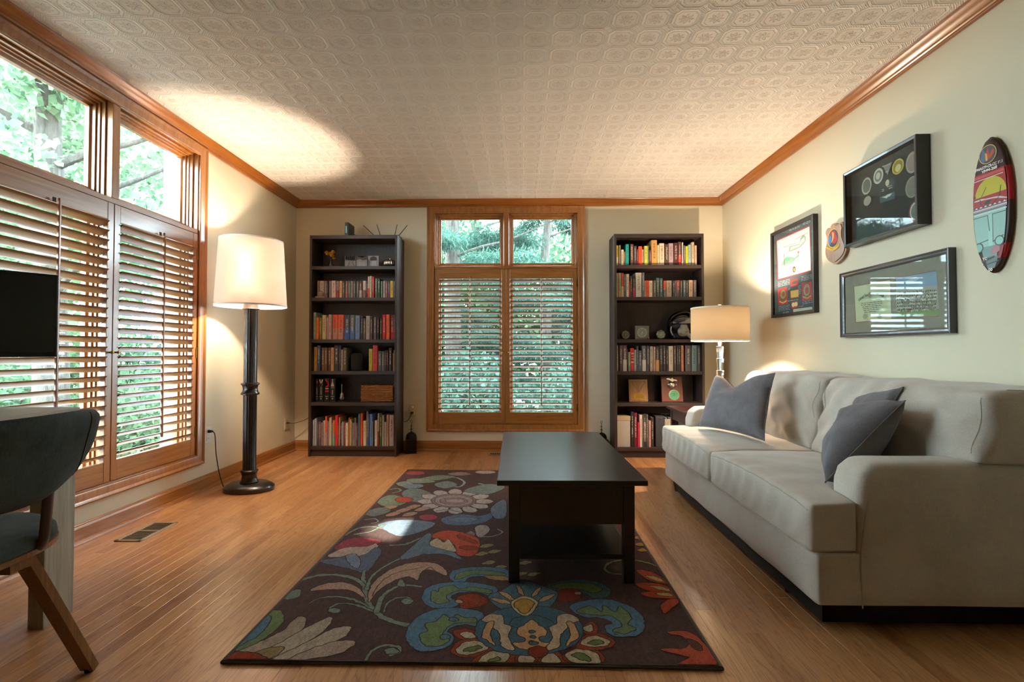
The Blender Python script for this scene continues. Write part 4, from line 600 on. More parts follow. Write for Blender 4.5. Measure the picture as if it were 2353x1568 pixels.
ART_CERT=[
 ('8a4a4a',[(0.103,0.294),(0.389,0.293),(0.394,0.084),(0.114,0.083)]),
 ('b8b494',[(0.108,0.291),(0.386,0.290),(0.392,0.087),(0.119,0.086)]),
 ('8a4a4a',[(0.420,0.294),(0.676,0.292),(0.688,0.080),(0.429,0.090)]),
 ('7f90a8',[(0.425,0.292),(0.675,0.290),(0.679,0.223),(0.425,0.238)]),
 ('a8b0bc',[(0.475,0.267),(0.556,0.282),(0.576,0.266),(0.535,0.259)]),
 ('9a948a',[(0.425,0.238),(0.679,0.223),(0.686,0.115),(0.428,0.124)]),
 ('7a8a5a',[(0.428,0.124),(0.686,0.115),(0.687,0.082),(0.430,0.092)]),
 ('a03a38',[(0.494,0.127),(0.526,0.127),(0.526,0.115),(0.496,0.114)]),
 ('6a5f50',[(0.439,0.222),(0.445,0.222),(0.446,0.214),(0.439,0.214)]),
 ('8a7a64',[(0.438,0.214),(0.447,0.214),(0.447,0.207),(0.438,0.207)]),
 ('5a4f44',[(0.448,0.221),(0.455,0.221),(0.455,0.213),(0.449,0.213)]),
 ('b0a48c',[(0.447,0.213),(0.456,0.213),(0.456,0.205),(0.448,0.205)]),
 ('6a5f50',[(0.461,0.219),(0.467,0.219),(0.467,0.211),(0.461,0.211)]),
 ('b0a48c',[(0.460,0.211),(0.468,0.211),(0.469,0.203),(0.460,0.203)]),
 ('3c3c34',[(0.473,0.217),(0.480,0.217),(0.480,0.209),(0.474,0.209)]),
 ('b0a48c',[(0.472,0.209),(0.481,0.209),(0.481,0.201),(0.473,0.202)]),
 ('3c3c34',[(0.485,0.218),(0.491,0.218),(0.491,0.210),(0.485,0.210)]),
 ('c8bca4',[(0.484,0.210),(0.492,0.209),(0.492,0.202),(0.484,0.202)]),
 ('3c3c34',[(0.499,0.217),(0.505,0.217),(0.505,0.209),(0.499,0.209)]),
 ('b0a48c',[(0.498,0.209),(0.506,0.209),(0.506,0.202),(0.498,0.202)]),
 ('5a4f44',[(0.510,0.215),(0.516,0.215),(0.516,0.207),(0.510,0.208)]),
 ('8a7a64',[(0.509,0.208),(0.517,0.207),(0.518,0.200),(0.509,0.200)]),
 ('3c3c34',[(0.518,0.213),(0.524,0.213),(0.524,0.206),(0.518,0.206)]),
 ('8a7a64',[(0.517,0.206),(0.525,0.205),(0.525,0.198),(0.517,0.198)]),
 ('3c3c34',[(0.532,0.213),(0.538,0.213),(0.538,0.205),(0.532,0.205)]),
 ('b0a48c',[(0.531,0.205),(0.539,0.205),(0.539,0.197),(0.532,0.198)]),
 ('4a4a40',[(0.541,0.212),(0.547,0.212),(0.547,0.204),(0.541,0.204)]),
 ('c8bca4',[(0.540,0.204),(0.548,0.204),(0.548,0.197),(0.540,0.197)]),
 ('5a4f44',[(0.555,0.214),(0.561,0.214),(0.561,0.206),(0.555,0.206)]),
 ('c8bca4',[(0.554,0.206),(0.562,0.206),(0.562,0.199),(0.554,0.199)]),
 ('3c3c34',[(0.563,0.211),(0.569,0.211),(0.569,0.203),(0.563,0.203)]),
 ('c8bca4',[(0.562,0.203),(0.570,0.203),(0.570,0.196),(0.562,0.196)]),
 ('4a4a40',[(0.575,0.212),(0.581,0.212),(0.581,0.204),(0.576,0.204)]),
 ('c8bca4',[(0.574,0.205),(0.582,0.204),(0.582,0.197),(0.575,0.197)]),
 ('4a4a40',[(0.584,0.211),(0.590,0.211),(0.590,0.203),(0.584,0.203)]),
 ('b0a48c',[(0.583,0.203),(0.591,0.203),(0.591,0.196),(0.583,0.196)]),
 ('3c3c34',[(0.595,0.207),(0.600,0.207),(0.601,0.200),(0.595,0.200)]),
 ('8a7a64',[(0.594,0.200),(0.601,0.200),(0.602,0.193),(0.594,0.193)]),
 ('5a4f44',[(0.609,0.207),(0.614,0.207),(0.615,0.200),(0.609,0.200)]),
 ('8a7a64',[(0.608,0.200),(0.615,0.200),(0.616,0.193),(0.608,0.193)]),
 ('4a4a40',[(0.618,0.209),(0.623,0.209),(0.623,0.201),(0.618,0.201)]),
 ('8a7a64',[(0.617,0.201),(0.624,0.201),(0.624,0.194),(0.617,0.194)]),
 ('5a4f44',[(0.628,0.209),(0.633,0.209),(0.633,0.201),(0.628,0.201)]),
 ('8a7a64',[(0.627,0.201),(0.634,0.201),(0.634,0.194),(0.627,0.194)]),
 ('3c3c34',[(0.638,0.207),(0.644,0.207),(0.644,0.199),(0.638,0.199)]),
 ('b0a48c',[(0.637,0.200),(0.645,0.199),(0.645,0.192),(0.638,0.193)]),
 ('5a4f44',[(0.649,0.205),(0.654,0.205),(0.654,0.198),(0.649,0.198)]),
 ('b0a48c',[(0.648,0.198),(0.655,0.198),(0.655,0.191),(0.648,0.191)]),
 ('3c3c34',[(0.659,0.204),(0.664,0.204),(0.664,0.197),(0.659,0.197)]),
 ('b0a48c',[(0.658,0.197),(0.665,0.197),(0.665,0.190),(0.658,0.190)]),
 ('6a5f50',[(0.668,0.204),(0.674,0.204),(0.674,0.196),(0.669,0.196)]),
 ('c8bca4',[(0.667,0.197),(0.674,0.196),(0.675,0.190),(0.668,0.190)]),
 ('3c3c34',[(0.436,0.203),(0.442,0.203),(0.443,0.195),(0.436,0.195)]),
 ('c8bca4',[(0.435,0.195),(0.444,0.195),(0.444,0.188),(0.435,0.188)]),
 ('4a4a40',[(0.447,0.205),(0.454,0.205),(0.454,0.197),(0.448,0.197)]),
 ('c8bca4',[(0.446,0.197),(0.455,0.197),(0.455,0.189),(0.447,0.189)]),
 ('5a4f44',[(0.460,0.204),(0.466,0.204),(0.467,0.196),(0.460,0.196)]),
 ('b0a48c',[(0.459,0.196),(0.467,0.196),(0.468,0.189),(0.459,0.189)]),
 ('6a5f50',[(0.475,0.200),(0.481,0.200),(0.482,0.192),(0.476,0.192)]),
 ('b0a48c',[(0.474,0.193),(0.482,0.192),(0.483,0.185),(0.474,0.185)]),
 ('5a4f44',[(0.486,0.199),(0.492,0.199),(0.493,0.191),(0.487,0.191)]),
 ('c8bca4',[(0.485,0.191),(0.493,0.191),(0.494,0.184),(0.486,0.184)]),
 ('3c3c34',[(0.496,0.198),(0.502,0.198),(0.503,0.190),(0.497,0.190)]),
 ('b0a48c',[(0.495,0.190),(0.503,0.190),(0.504,0.183),(0.496,0.183)]),
 ('6a5f50',[(0.510,0.198),(0.516,0.198),(0.516,0.190),(0.510,0.190)]),
 ('8a7a64',[(0.509,0.190),(0.517,0.189),(0.517,0.182),(0.509,0.182)]),
 ('5a4f44',[(0.520,0.197),(0.526,0.197),(0.526,0.189),(0.521,0.189)]),
 ('b0a48c',[(0.519,0.189),(0.527,0.189),(0.528,0.182),(0.520,0.182)]),
 ('3c3c34',[(0.531,0.196),(0.537,0.196),(0.537,0.188),(0.531,0.188)]),
 ('b0a48c',[(0.530,0.188),(0.538,0.188),(0.538,0.181),(0.530,0.181)]),
 ('4a4a40',[(0.542,0.197),(0.548,0.197),(0.548,0.189),(0.543,0.189)]),
 ('c8bca4',[(0.541,0.189),(0.549,0.189),(0.549,0.182),(0.542,0.182)]),
 ('4a4a40',[(0.555,0.194),(0.560,0.194),(0.561,0.186),(0.555,0.186)]),
 ('8a7a64',[(0.554,0.186),(0.561,0.186),(0.562,0.179),(0.554,0.179)]),
 ('3c3c34',[(0.563,0.195),(0.569,0.195),(0.569,0.187),(0.563,0.187)]),
 ('c8bca4',[(0.562,0.187),(0.570,0.187),(0.570,0.180),(0.563,0.180)]),
 ('5a4f44',[(0.574,0.196),(0.579,0.196),(0.579,0.188),(0.574,0.188)]),
 ('c8bca4',[(0.573,0.188),(0.580,0.188),(0.581,0.181),(0.573,0.181)]),
 ('5a4f44',[(0.585,0.195),(0.590,0.195),(0.590,0.187),(0.585,0.187)]),
 ('8a7a64',[(0.584,0.188),(0.591,0.187),(0.591,0.180),(0.584,0.180)]),
 ('4a4a40',[(0.596,0.193),(0.601,0.193),(0.601,0.185),(0.596,0.185)]),
 ('c8bca4',[(0.595,0.185),(0.602,0.185),(0.602,0.178),(0.595,0.178)]),
 ('4a4a40',[(0.608,0.191),(0.614,0.191),(0.614,0.184),(0.609,0.184)]),
 ('8a7a64',[(0.607,0.184),(0.615,0.184),(0.615,0.177),(0.608,0.177)]),
 ('5a4f44',[(0.619,0.193),(0.625,0.193),(0.625,0.185),(0.620,0.185)]),
 ('c8bca4',[(0.618,0.185),(0.626,0.185),(0.626,0.178),(0.619,0.178)]),
 ('3c3c34',[(0.627,0.189),(0.633,0.189),(0.633,0.181),(0.628,0.181)]),
 ('b0a48c',[(0.626,0.181),(0.634,0.181),(0.634,0.174),(0.627,0.175)]),
 ('6a5f50',[(0.640,0.189),(0.645,0.189),(0.645,0.182),(0.640,0.181)]),
 ('c8bca4',[(0.639,0.182),(0.646,0.181),(0.646,0.175),(0.639,0.175)]),
 ('4a4a40',[(0.647,0.189),(0.652,0.189),(0.653,0.182),(0.647,0.181)]),
 ('8a7a64',[(0.646,0.182),(0.653,0.181),(0.654,0.175),(0.647,0.175)]),
 ('3c3c34',[(0.660,0.189),(0.665,0.189),(0.665,0.181),(0.660,0.181)]),
 ('c8bca4',[(0.659,0.181),(0.666,0.181),(0.666,0.174),(0.659,0.175)]),
 ('5a4f44',[(0.669,0.188),(0.675,0.188),(0.675,0.180),(0.670,0.180)]),
 ('c8bca4',[(0.669,0.180),(0.676,0.180),(0.676,0.173),(0.669,0.173)]),
 ('3c3c34',[(0.435,0.185),(0.441,0.185),(0.441,0.177),(0.435,0.177)]),
 ('b0a48c',[(0.434,0.177),(0.442,0.177),(0.442,0.169),(0.434,0.169)]),
 ('6a5f50',[(0.450,0.186),(0.456,0.186),(0.457,0.178),(0.450,0.178)]),
 ('b0a48c',[(0.449,0.178),(0.457,0.178),(0.458,0.170),(0.449,0.170)]),
 ('3c3c34',[(0.462,0.186),(0.468,0.186),(0.468,0.178),(0.462,0.178)]),
 ('8a7a64',[(0.461,0.178),(0.469,0.178),(0.470,0.170),(0.461,0.171)]),
 ('3c3c34',[(0.471,0.185),(0.477,0.185),(0.477,0.177),(0.471,0.177)]),
 ('8a7a64',[(0.470,0.177),(0.478,0.176),(0.478,0.169),(0.470,0.169)]),
 ('3c3c34',[(0.486,0.185),(0.492,0.185),(0.493,0.177),(0.487,0.177)]),
 ('c8bca4',[(0.485,0.177),(0.493,0.177),(0.494,0.169),(0.486,0.169)]),
 ('4a4a40',[(0.498,0.181),(0.504,0.181),(0.504,0.173),(0.498,0.173)]),
 ('8a7a64',[(0.497,0.173),(0.505,0.173),(0.505,0.166),(0.497,0.166)]),
 ('5a4f44',[(0.506,0.180),(0.512,0.180),(0.513,0.172),(0.507,0.172)]),
 ('8a7a64',[(0.505,0.172),(0.513,0.172),(0.514,0.165),(0.506,0.165)]),
 ('3c3c34',[(0.519,0.183),(0.525,0.183),(0.525,0.175),(0.519,0.175)]),
 ('c8bca4',[(0.518,0.175),(0.526,0.175),(0.526,0.167),(0.518,0.168)]),
 ('5a4f44',[(0.530,0.178),(0.536,0.178),(0.536,0.171),(0.530,0.171)]),
 ('c8bca4',[(0.529,0.171),(0.537,0.171),(0.537,0.163),(0.529,0.163)]),
 ('4a4a40',[(0.540,0.178),(0.546,0.178),(0.546,0.171),(0.541,0.171)]),
 ('b0a48c',[(0.539,0.171),(0.547,0.170),(0.548,0.163),(0.540,0.163)]),
 ('5a4f44',[(0.552,0.179),(0.558,0.179),(0.558,0.171),(0.552,0.171)]),
 ('8a7a64',[(0.551,0.171),(0.559,0.171),(0.559,0.164),(0.551,0.164)]),
 ('5a4f44',[(0.562,0.177),(0.568,0.177),(0.568,0.169),(0.562,0.169)]),
 ('8a7a64',[(0.561,0.169),(0.569,0.169),(0.569,0.162),(0.561,0.162)]),
 ('5a4f44',[(0.575,0.176),(0.581,0.176),(0.581,0.169),(0.576,0.169)]),
 ('8a7a64',[(0.575,0.169),(0.582,0.169),(0.582,0.162),(0.575,0.162)]),
 ('3c3c34',[(0.584,0.179),(0.590,0.179),(0.590,0.171),(0.584,0.171)]),
 ('8a7a64',[(0.583,0.171),(0.591,0.171),(0.591,0.164),(0.583,0.164)]),
 ('3c3c34',[(0.595,0.174),(0.601,0.174),(0.601,0.167),(0.596,0.167)]),
 ('c8bca4',[(0.594,0.167),(0.602,0.167),(0.602,0.160),(0.595,0.160)]),
 ('4a4a40',[(0.605,0.177),(0.611,0.177),(0.611,0.169),(0.606,0.169)]),
 ('c8bca4',[(0.604,0.169),(0.612,0.169),(0.612,0.162),(0.605,0.162)]),
 ('4a4a40',[(0.618,0.173),(0.623,0.173),(0.623,0.165),(0.618,0.165)]),
 ('8a7a64',[(0.617,0.165),(0.624,0.165),(0.624,0.158),(0.617,0.158)]),
 ('6a5f50',[(0.629,0.173),(0.634,0.173),(0.635,0.166),(0.629,0.166)]),
 ('c8bca4',[(0.628,0.166),(0.635,0.166),(0.636,0.159),(0.628,0.159)]),
 ('6a5f50',[(0.639,0.172),(0.644,0.172),(0.645,0.165),(0.639,0.165)]),
 ('b0a48c',[(0.638,0.165),(0.645,0.165),(0.646,0.158),(0.638,0.158)]),
 ('3c3c34',[(0.648,0.173),(0.654,0.173),(0.654,0.165),(0.649,0.165)]),
 ('b0a48c',[(0.648,0.165),(0.655,0.165),(0.655,0.158),(0.648,0.158)]),
 ('4a4a40',[(0.658,0.172),(0.663,0.172),(0.663,0.165),(0.658,0.165)]),
 ('c8bca4',[(0.657,0.165),(0.664,0.165),(0.664,0.158),(0.657,0.158)]),
 ('3c3c34',[(0.667,0.172),(0.672,0.172),(0.673,0.165),(0.667,0.165)]),
 ('c8bca4',[(0.666,0.165),(0.673,0.165),(0.673,0.158),(0.666,0.158)]),
 ('3c3c34',[(0.436,0.167),(0.442,0.167),(0.442,0.159),(0.436,0.159)]),
 ('b0a48c',[(0.435,0.159),(0.443,0.159),(0.444,0.152),(0.435,0.152)]),
 ('5a4f44',[(0.448,0.167),(0.454,0.167),(0.454,0.159),(0.448,0.159)]),
 ('c8bca4',[(0.447,0.159),(0.455,0.159),(0.456,0.152),(0.447,0.152)]),
 ('5a4f44',[(0.463,0.169),(0.469,0.169),(0.469,0.161),(0.463,0.160)]),
 ('c8bca4',[(0.462,0.161),(0.470,0.160),(0.470,0.153),(0.462,0.153)]),
 ('3c3c34',[(0.470,0.168),(0.476,0.168),(0.477,0.160),(0.471,0.160)]),
 ('8a7a64',[(0.469,0.160),(0.478,0.160),(0.478,0.153),(0.470,0.153)]),
 ('3c3c34',[(0.484,0.168),(0.490,0.168),(0.490,0.160),(0.484,0.160)]),
 ('8a7a64',[(0.483,0.160),(0.491,0.160),(0.492,0.152),(0.483,0.153)]),
 ('6a5f50',[(0.497,0.167),(0.503,0.167),(0.503,0.159),(0.497,0.159)]),
 ('8a7a64',[(0.496,0.159),(0.504,0.159),(0.504,0.151),(0.496,0.151)]),
 ('6a5f50',[(0.507,0.165),(0.513,0.165),(0.513,0.157),(0.507,0.157)]),
 ('8a7a64',[(0.506,0.157),(0.514,0.157),(0.514,0.150),(0.506,0.150)]),
 ('6a5f50',[(0.517,0.166),(0.523,0.166),(0.523,0.158),(0.517,0.158)]),
 ('c8bca4',[(0.516,0.158),(0.524,0.158),(0.524,0.151),(0.516,0.151)]),
 ('4a4a40',[(0.528,0.164),(0.534,0.164),(0.534,0.156),(0.529,0.156)]),
 ('c8bca4',[(0.527,0.156),(0.535,0.156),(0.536,0.149),(0.528,0.149)]),
 ('4a4a40',[(0.541,0.161),(0.547,0.161),(0.547,0.153),(0.541,0.153)]),
 ('c8bca4',[(0.540,0.153),(0.548,0.153),(0.548,0.146),(0.540,0.146)]),
 ('3c3c34',[(0.554,0.163),(0.559,0.163),(0.560,0.155),(0.554,0.155)]),
 ('8a7a64',[(0.553,0.155),(0.560,0.155),(0.561,0.148),(0.553,0.148)]),
 ('6a5f50',[(0.561,0.161),(0.567,0.161),(0.567,0.153),(0.562,0.153)]),
 ('b0a48c',[(0.560,0.153),(0.568,0.153),(0.568,0.146),(0.561,0.146)]),
 ('4a4a40',[(0.573,0.161),(0.579,0.161),(0.579,0.153),(0.573,0.153)]),
 ('c8bca4',[(0.572,0.153),(0.580,0.153),(0.580,0.146),(0.572,0.146)]),
 ('6a5f50',[(0.584,0.161),(0.589,0.161),(0.590,0.153),(0.584,0.153)]),
 ('8a7a64',[(0.583,0.153),(0.590,0.153),(0.591,0.146),(0.583,0.146)]),
 ('5a4f44',[(0.595,0.159),(0.600,0.159),(0.601,0.152),(0.595,0.151)]),
 ('8a7a64',[(0.594,0.152),(0.601,0.151),(0.602,0.144),(0.594,0.145)]),
 ('3c3c34',[(0.606,0.158),(0.611,0.158),(0.611,0.151),(0.606,0.151)]),
 ('b0a48c',[(0.605,0.151),(0.612,0.151),(0.612,0.144),(0.605,0.144)]),
 ('4a4a40',[(0.617,0.157),(0.623,0.157),(0.623,0.149),(0.617,0.149)]),
 ('8a7a64',[(0.616,0.149),(0.624,0.149),(0.624,0.142),(0.616,0.142)]),
 ('5a4f44',[(0.626,0.158),(0.631,0.158),(0.631,0.150),(0.626,0.150)]),
 ('b0a48c',[(0.625,0.150),(0.632,0.150),(0.632,0.143),(0.625,0.143)]),
 ('5a4f44',[(0.637,0.159),(0.643,0.159),(0.643,0.151),(0.638,0.151)]),
 ('c8bca4',[(0.637,0.151),(0.644,0.151),(0.644,0.144),(0.637,0.144)]),
 ('4a4a40',[(0.646,0.156),(0.652,0.156),(0.652,0.148),(0.647,0.148)]),
 ('8a7a64',[(0.645,0.148),(0.653,0.148),(0.653,0.142),(0.646,0.142)]),
 ('4a4a40',[(0.659,0.155),(0.664,0.155),(0.664,0.147),(0.659,0.147)]),
 ('8a7a64',[(0.658,0.147),(0.665,0.147),(0.665,0.140),(0.658,0.140)]),
 ('5a4f44',[(0.670,0.154),(0.675,0.154),(0.675,0.147),(0.670,0.147)]),
 ('8a7a64',[(0.669,0.147),(0.676,0.147),(0.676,0.140),(0.669,0.140)]),
 ('3c3c34',[(0.435,0.151),(0.441,0.151),(0.441,0.143),(0.435,0.143)]),
 ('b0a48c',[(0.434,0.143),(0.442,0.143),(0.442,0.135),(0.434,0.135)]),
 ('6a5f50',[(0.450,0.151),(0.456,0.151),(0.456,0.143),(0.450,0.143)]),
 ('b0a48c',[(0.449,0.143),(0.457,0.143),(0.458,0.136),(0.449,0.136)]),
 ('4a4a40',[(0.460,0.149),(0.466,0.149),(0.467,0.141),(0.460,0.141)]),
 ('c8bca4',[(0.459,0.141),(0.468,0.141),(0.468,0.133),(0.459,0.133)]),
 ('4a4a40',[(0.471,0.150),(0.477,0.150),(0.477,0.142),(0.471,0.142)]),
 ('b0a48c',[(0.470,0.142),(0.478,0.142),(0.479,0.134),(0.470,0.134)]),
 ('3c3c34',[(0.484,0.147),(0.490,0.147),(0.490,0.139),(0.484,0.139)]),
 ('c8bca4',[(0.483,0.139),(0.491,0.139),(0.491,0.132),(0.483,0.132)]),
 ('6a5f50',[(0.494,0.147),(0.500,0.148),(0.500,0.140),(0.494,0.139)]),
 ('c8bca4',[(0.493,0.140),(0.501,0.140),(0.501,0.132),(0.493,0.132)]),
 ('5a4f44',[(0.506,0.146),(0.512,0.146),(0.512,0.138),(0.506,0.138)]),
 ('c8bca4',[(0.505,0.138),(0.513,0.138),(0.513,0.131),(0.505,0.131)]),
 ('4a4a40',[(0.517,0.145),(0.523,0.145),(0.523,0.138),(0.517,0.137)]),
 ('c8bca4',[(0.516,0.138),(0.524,0.138),(0.524,0.130),(0.516,0.130)]),
 ('3c3c34',[(0.528,0.148),(0.533,0.149),(0.534,0.141),(0.528,0.141)]),
 ('8a7a64',[(0.527,0.141),(0.534,0.141),(0.535,0.133),(0.527,0.133)]),
 ('4a4a40',[(0.541,0.146),(0.547,0.146),(0.547,0.138),(0.541,0.138)]),
 ('8a7a64',[(0.540,0.138),(0.548,0.138),(0.548,0.131),(0.540,0.131)]),
 ('5a4f44',[(0.552,0.145),(0.558,0.145),(0.558,0.137),(0.553,0.137)]),
 ('8a7a64',[(0.551,0.137),(0.559,0.137),(0.559,0.130),(0.552,0.130)]),
 ('4a4a40',[(0.564,0.146),(0.569,0.146),(0.570,0.139),(0.564,0.139)]),
 ('c8bca4',[(0.563,0.139),(0.570,0.139),(0.571,0.132),(0.563,0.132)]),
 ('4a4a40',[(0.572,0.142),(0.578,0.143),(0.578,0.135),(0.573,0.135)]),
 ('8a7a64',[(0.571,0.135),(0.579,0.135),(0.579,0.128),(0.572,0.128)]),
 ('3c3c34',[(0.584,0.144),(0.589,0.144),(0.590,0.137),(0.584,0.137)]),
 ('c8bca4',[(0.583,0.137),(0.590,0.137),(0.591,0.130),(0.583,0.130)]),
 ('4a4a40',[(0.596,0.144),(0.601,0.145),(0.601,0.137),(0.596,0.137)]),
 ('8a7a64',[(0.595,0.137),(0.602,0.137),(0.602,0.130),(0.595,0.130)]),
 ('3c3c34',[(0.608,0.144),(0.613,0.144),(0.613,0.136),(0.608,0.136)]),
 ('8a7a64',[(0.607,0.136),(0.614,0.136),(0.614,0.129),(0.607,0.129)]),
 ('3c3c34',[(0.617,0.141),(0.622,0.141),(0.623,0.133),(0.617,0.133)]),
 ('c8bca4',[(0.616,0.133),(0.623,0.133),(0.624,0.126),(0.616,0.126)]),
 ('5a4f44',[(0.627,0.141),(0.632,0.141),(0.633,0.134),(0.627,0.134)]),
 ('8a7a64',[(0.626,0.134),(0.633,0.134),(0.634,0.127),(0.626,0.127)]),
 ('4a4a40',[(0.637,0.139),(0.642,0.139),(0.642,0.132),(0.637,0.132)]),
 ('8a7a64',[(0.636,0.132),(0.643,0.132),(0.643,0.125),(0.636,0.125)]),
 ('3c3c34',[(0.648,0.139),(0.653,0.139),(0.653,0.131),(0.648,0.131)]),
 ('8a7a64',[(0.647,0.131),(0.654,0.131),(0.654,0.124),(0.647,0.124)]),
 ('6a5f50',[(0.658,0.139),(0.663,0.139),(0.664,0.132),(0.658,0.132)]),
 ('b0a48c',[(0.657,0.132),(0.664,0.132),(0.665,0.125),(0.658,0.125)]),
 ('3c3c34',[(0.666,0.141),(0.672,0.141),(0.672,0.133),(0.667,0.133)]),
 ('b0a48c',[(0.665,0.133),(0.673,0.133),(0.673,0.127),(0.666,0.127)]),
 ('3c3c34',[(0.437,0.133),(0.443,0.133),(0.443,0.125),(0.437,0.125)]),
 ('b0a48c',[(0.436,0.125),(0.444,0.125),(0.444,0.118),(0.436,0.118)]),
 ('3c3c34',[(0.447,0.132),(0.453,0.132),(0.454,0.124),(0.447,0.124)]),
 ('c8bca4',[(0.446,0.124),(0.455,0.124),(0.455,0.117),(0.446,0.117)]),
 ('3c3c34',[(0.461,0.131),(0.467,0.131),(0.468,0.123),(0.462,0.123)]),
 ('8a7a64',[(0.460,0.123),(0.469,0.123),(0.469,0.116),(0.461,0.116)]),
 ('4a4a40',[(0.473,0.133),(0.479,0.133),(0.479,0.125),(0.473,0.125)]),
 ('b0a48c',[(0.472,0.125),(0.480,0.125),(0.481,0.118),(0.472,0.118)]),
 ('4a4a40',[(0.481,0.133),(0.487,0.134),(0.488,0.126),(0.482,0.125)]),
 ('8a7a64',[(0.480,0.126),(0.489,0.126),(0.489,0.118),(0.481,0.118)]),
 ('5a4f44',[(0.496,0.132),(0.502,0.132),(0.502,0.124),(0.496,0.124)]),
 ('b0a48c',[(0.495,0.124),(0.503,0.124),(0.503,0.117),(0.495,0.117)]),
 ('5a4f44',[(0.508,0.131),(0.514,0.131),(0.515,0.123),(0.509,0.123)]),
 ('8a7a64',[(0.507,0.123),(0.516,0.123),(0.516,0.116),(0.508,0.116)]),
 ('3c3c34',[(0.518,0.129),(0.524,0.129),(0.524,0.121),(0.518,0.121)]),
 ('8a7a64',[(0.517,0.121),(0.525,0.121),(0.525,0.114),(0.517,0.114)]),
 ('4a4a40',[(0.527,0.128),(0.533,0.128),(0.534,0.121),(0.528,0.120)]),
 ('c8bca4',[(0.526,0.121),(0.534,0.121),(0.535,0.113),(0.527,0.113)]),
 ('5a4f44',[(0.539,0.131),(0.544,0.131),(0.545,0.123),(0.539,0.123)]),
 ('b0a48c',[(0.538,0.123),(0.545,0.123),(0.546,0.116),(0.538,0.116)]),
 ('5a4f44',[(0.552,0.130),(0.558,0.130),(0.558,0.123),(0.553,0.122)]),
 ('b0a48c',[(0.551,0.122),(0.559,0.122),(0.559,0.115),(0.552,0.115)]),
 ('5a4f44',[(0.562,0.129),(0.568,0.129),(0.568,0.121),(0.562,0.121)]),
 ('c8bca4',[(0.561,0.121),(0.569,0.121),(0.569,0.114),(0.561,0.114)]),
 ('6a5f50',[(0.573,0.129),(0.578,0.129),(0.579,0.121),(0.573,0.121)]),
 ('8a7a64',[(0.572,0.121),(0.579,0.121),(0.580,0.114),(0.572,0.114)]),
 ('6a5f50',[(0.583,0.128),(0.589,0.128),(0.589,0.120),(0.583,0.120)]),
 ('8a7a64',[(0.582,0.120),(0.590,0.120),(0.590,0.113),(0.582,0.113)]),
 ('4a4a40',[(0.596,0.127),(0.601,0.127),(0.602,0.119),(0.596,0.119)]),
 ('b0a48c',[(0.595,0.119),(0.602,0.119),(0.603,0.112),(0.595,0.112)]),
 ('4a4a40',[(0.605,0.127),(0.611,0.127),(0.611,0.120),(0.605,0.120)]),
 ('c8bca4',[(0.604,0.120),(0.612,0.120),(0.612,0.113),(0.604,0.113)]),
 ('6a5f50',[(0.615,0.127),(0.621,0.127),(0.621,0.120),(0.615,0.119)]),
 ('b0a48c',[(0.614,0.120),(0.622,0.120),(0.622,0.113),(0.615,0.113)]),
 ('6a5f50',[(0.627,0.124),(0.633,0.124),(0.633,0.117),(0.628,0.117)]),
 ('b0a48c',[(0.626,0.117),(0.634,0.117),(0.634,0.110),(0.627,0.110)]),
 ('6a5f50',[(0.636,0.125),(0.642,0.126),(0.642,0.118),(0.637,0.118)]),
 ('8a7a64',[(0.636,0.118),(0.643,0.118),(0.643,0.111),(0.636,0.111)]),
 ('6a5f50',[(0.646,0.123),(0.651,0.123),(0.651,0.115),(0.646,0.115)]),
 ('8a7a64',[(0.645,0.115),(0.652,0.115),(0.652,0.108),(0.645,0.108)]),
 ('6a5f50',[(0.658,0.123),(0.664,0.123),(0.664,0.116),(0.659,0.115)]),
 ('8a7a64',[(0.658,0.116),(0.665,0.116),(0.665,0.109),(0.658,0.109)]),
 ('5a4f44',[(0.667,0.124),(0.672,0.125),(0.672,0.117),(0.667,0.117)]),
 ('b0a48c',[(0.666,0.117),(0.673,0.117),(0.673,0.110),(0.666,0.110)]),
 ('5a584c',[(0.169,0.190),(0.186,0.190),(0.186,0.186),(0.169,0.187)]),
 ('5a584c',[(0.192,0.189),(0.210,0.189),(0.210,0.186),(0.192,0.186)]),
 ('5a584c',[(0.215,0.189),(0.226,0.188),(0.226,0.185),(0.215,0.185)]),
 ('5a584c',[(0.232,0.188),(0.260,0.187),(0.260,0.184),(0.232,0.185)]),
 ('5a584c',[(0.265,0.187),(0.288,0.187),(0.288,0.183),(0.265,0.184)]),
 ('5a584c',[(0.293,0.186),(0.317,0.186),(0.317,0.183),(0.293,0.183)]),
 ('5a584c',[(0.322,0.186),(0.330,0.185),(0.330,0.182),(0.322,0.182)]),
 ('5a584c',[(0.169,0.180),(0.184,0.179),(0.184,0.176),(0.169,0.176)]),
 ('5a584c',[(0.189,0.179),(0.210,0.179),(0.210,0.175),(0.189,0.176)]),
 ('5a584c',[(0.216,0.178),(0.245,0.178),(0.245,0.174),(0.216,0.175)]),
 ('5a584c',[(0.250,0.178),(0.268,0.177),(0.267,0.174),(0.250,0.174)]),
 ('5a584c',[(0.273,0.177),(0.291,0.176),(0.291,0.173),(0.273,0.174)]),
 ('5a584c',[(0.296,0.176),(0.315,0.176),(0.315,0.173),(0.296,0.173)]),
 ('5a584c',[(0.320,0.176),(0.337,0.175),(0.337,0.172),(0.319,0.173)]),
 ('5a584c',[(0.180,0.169),(0.193,0.169),(0.193,0.165),(0.180,0.165)]),
 ('5a584c',[(0.199,0.168),(0.228,0.168),(0.228,0.164),(0.199,0.165)]),
 ('5a584c',[(0.233,0.168),(0.244,0.167),(0.244,0.164),(0.233,0.164)]),
 ('5a584c',[(0.249,0.167),(0.274,0.167),(0.273,0.164),(0.249,0.164)]),
 ('5a584c',[(0.279,0.167),(0.304,0.166),(0.304,0.163),(0.279,0.163)]),
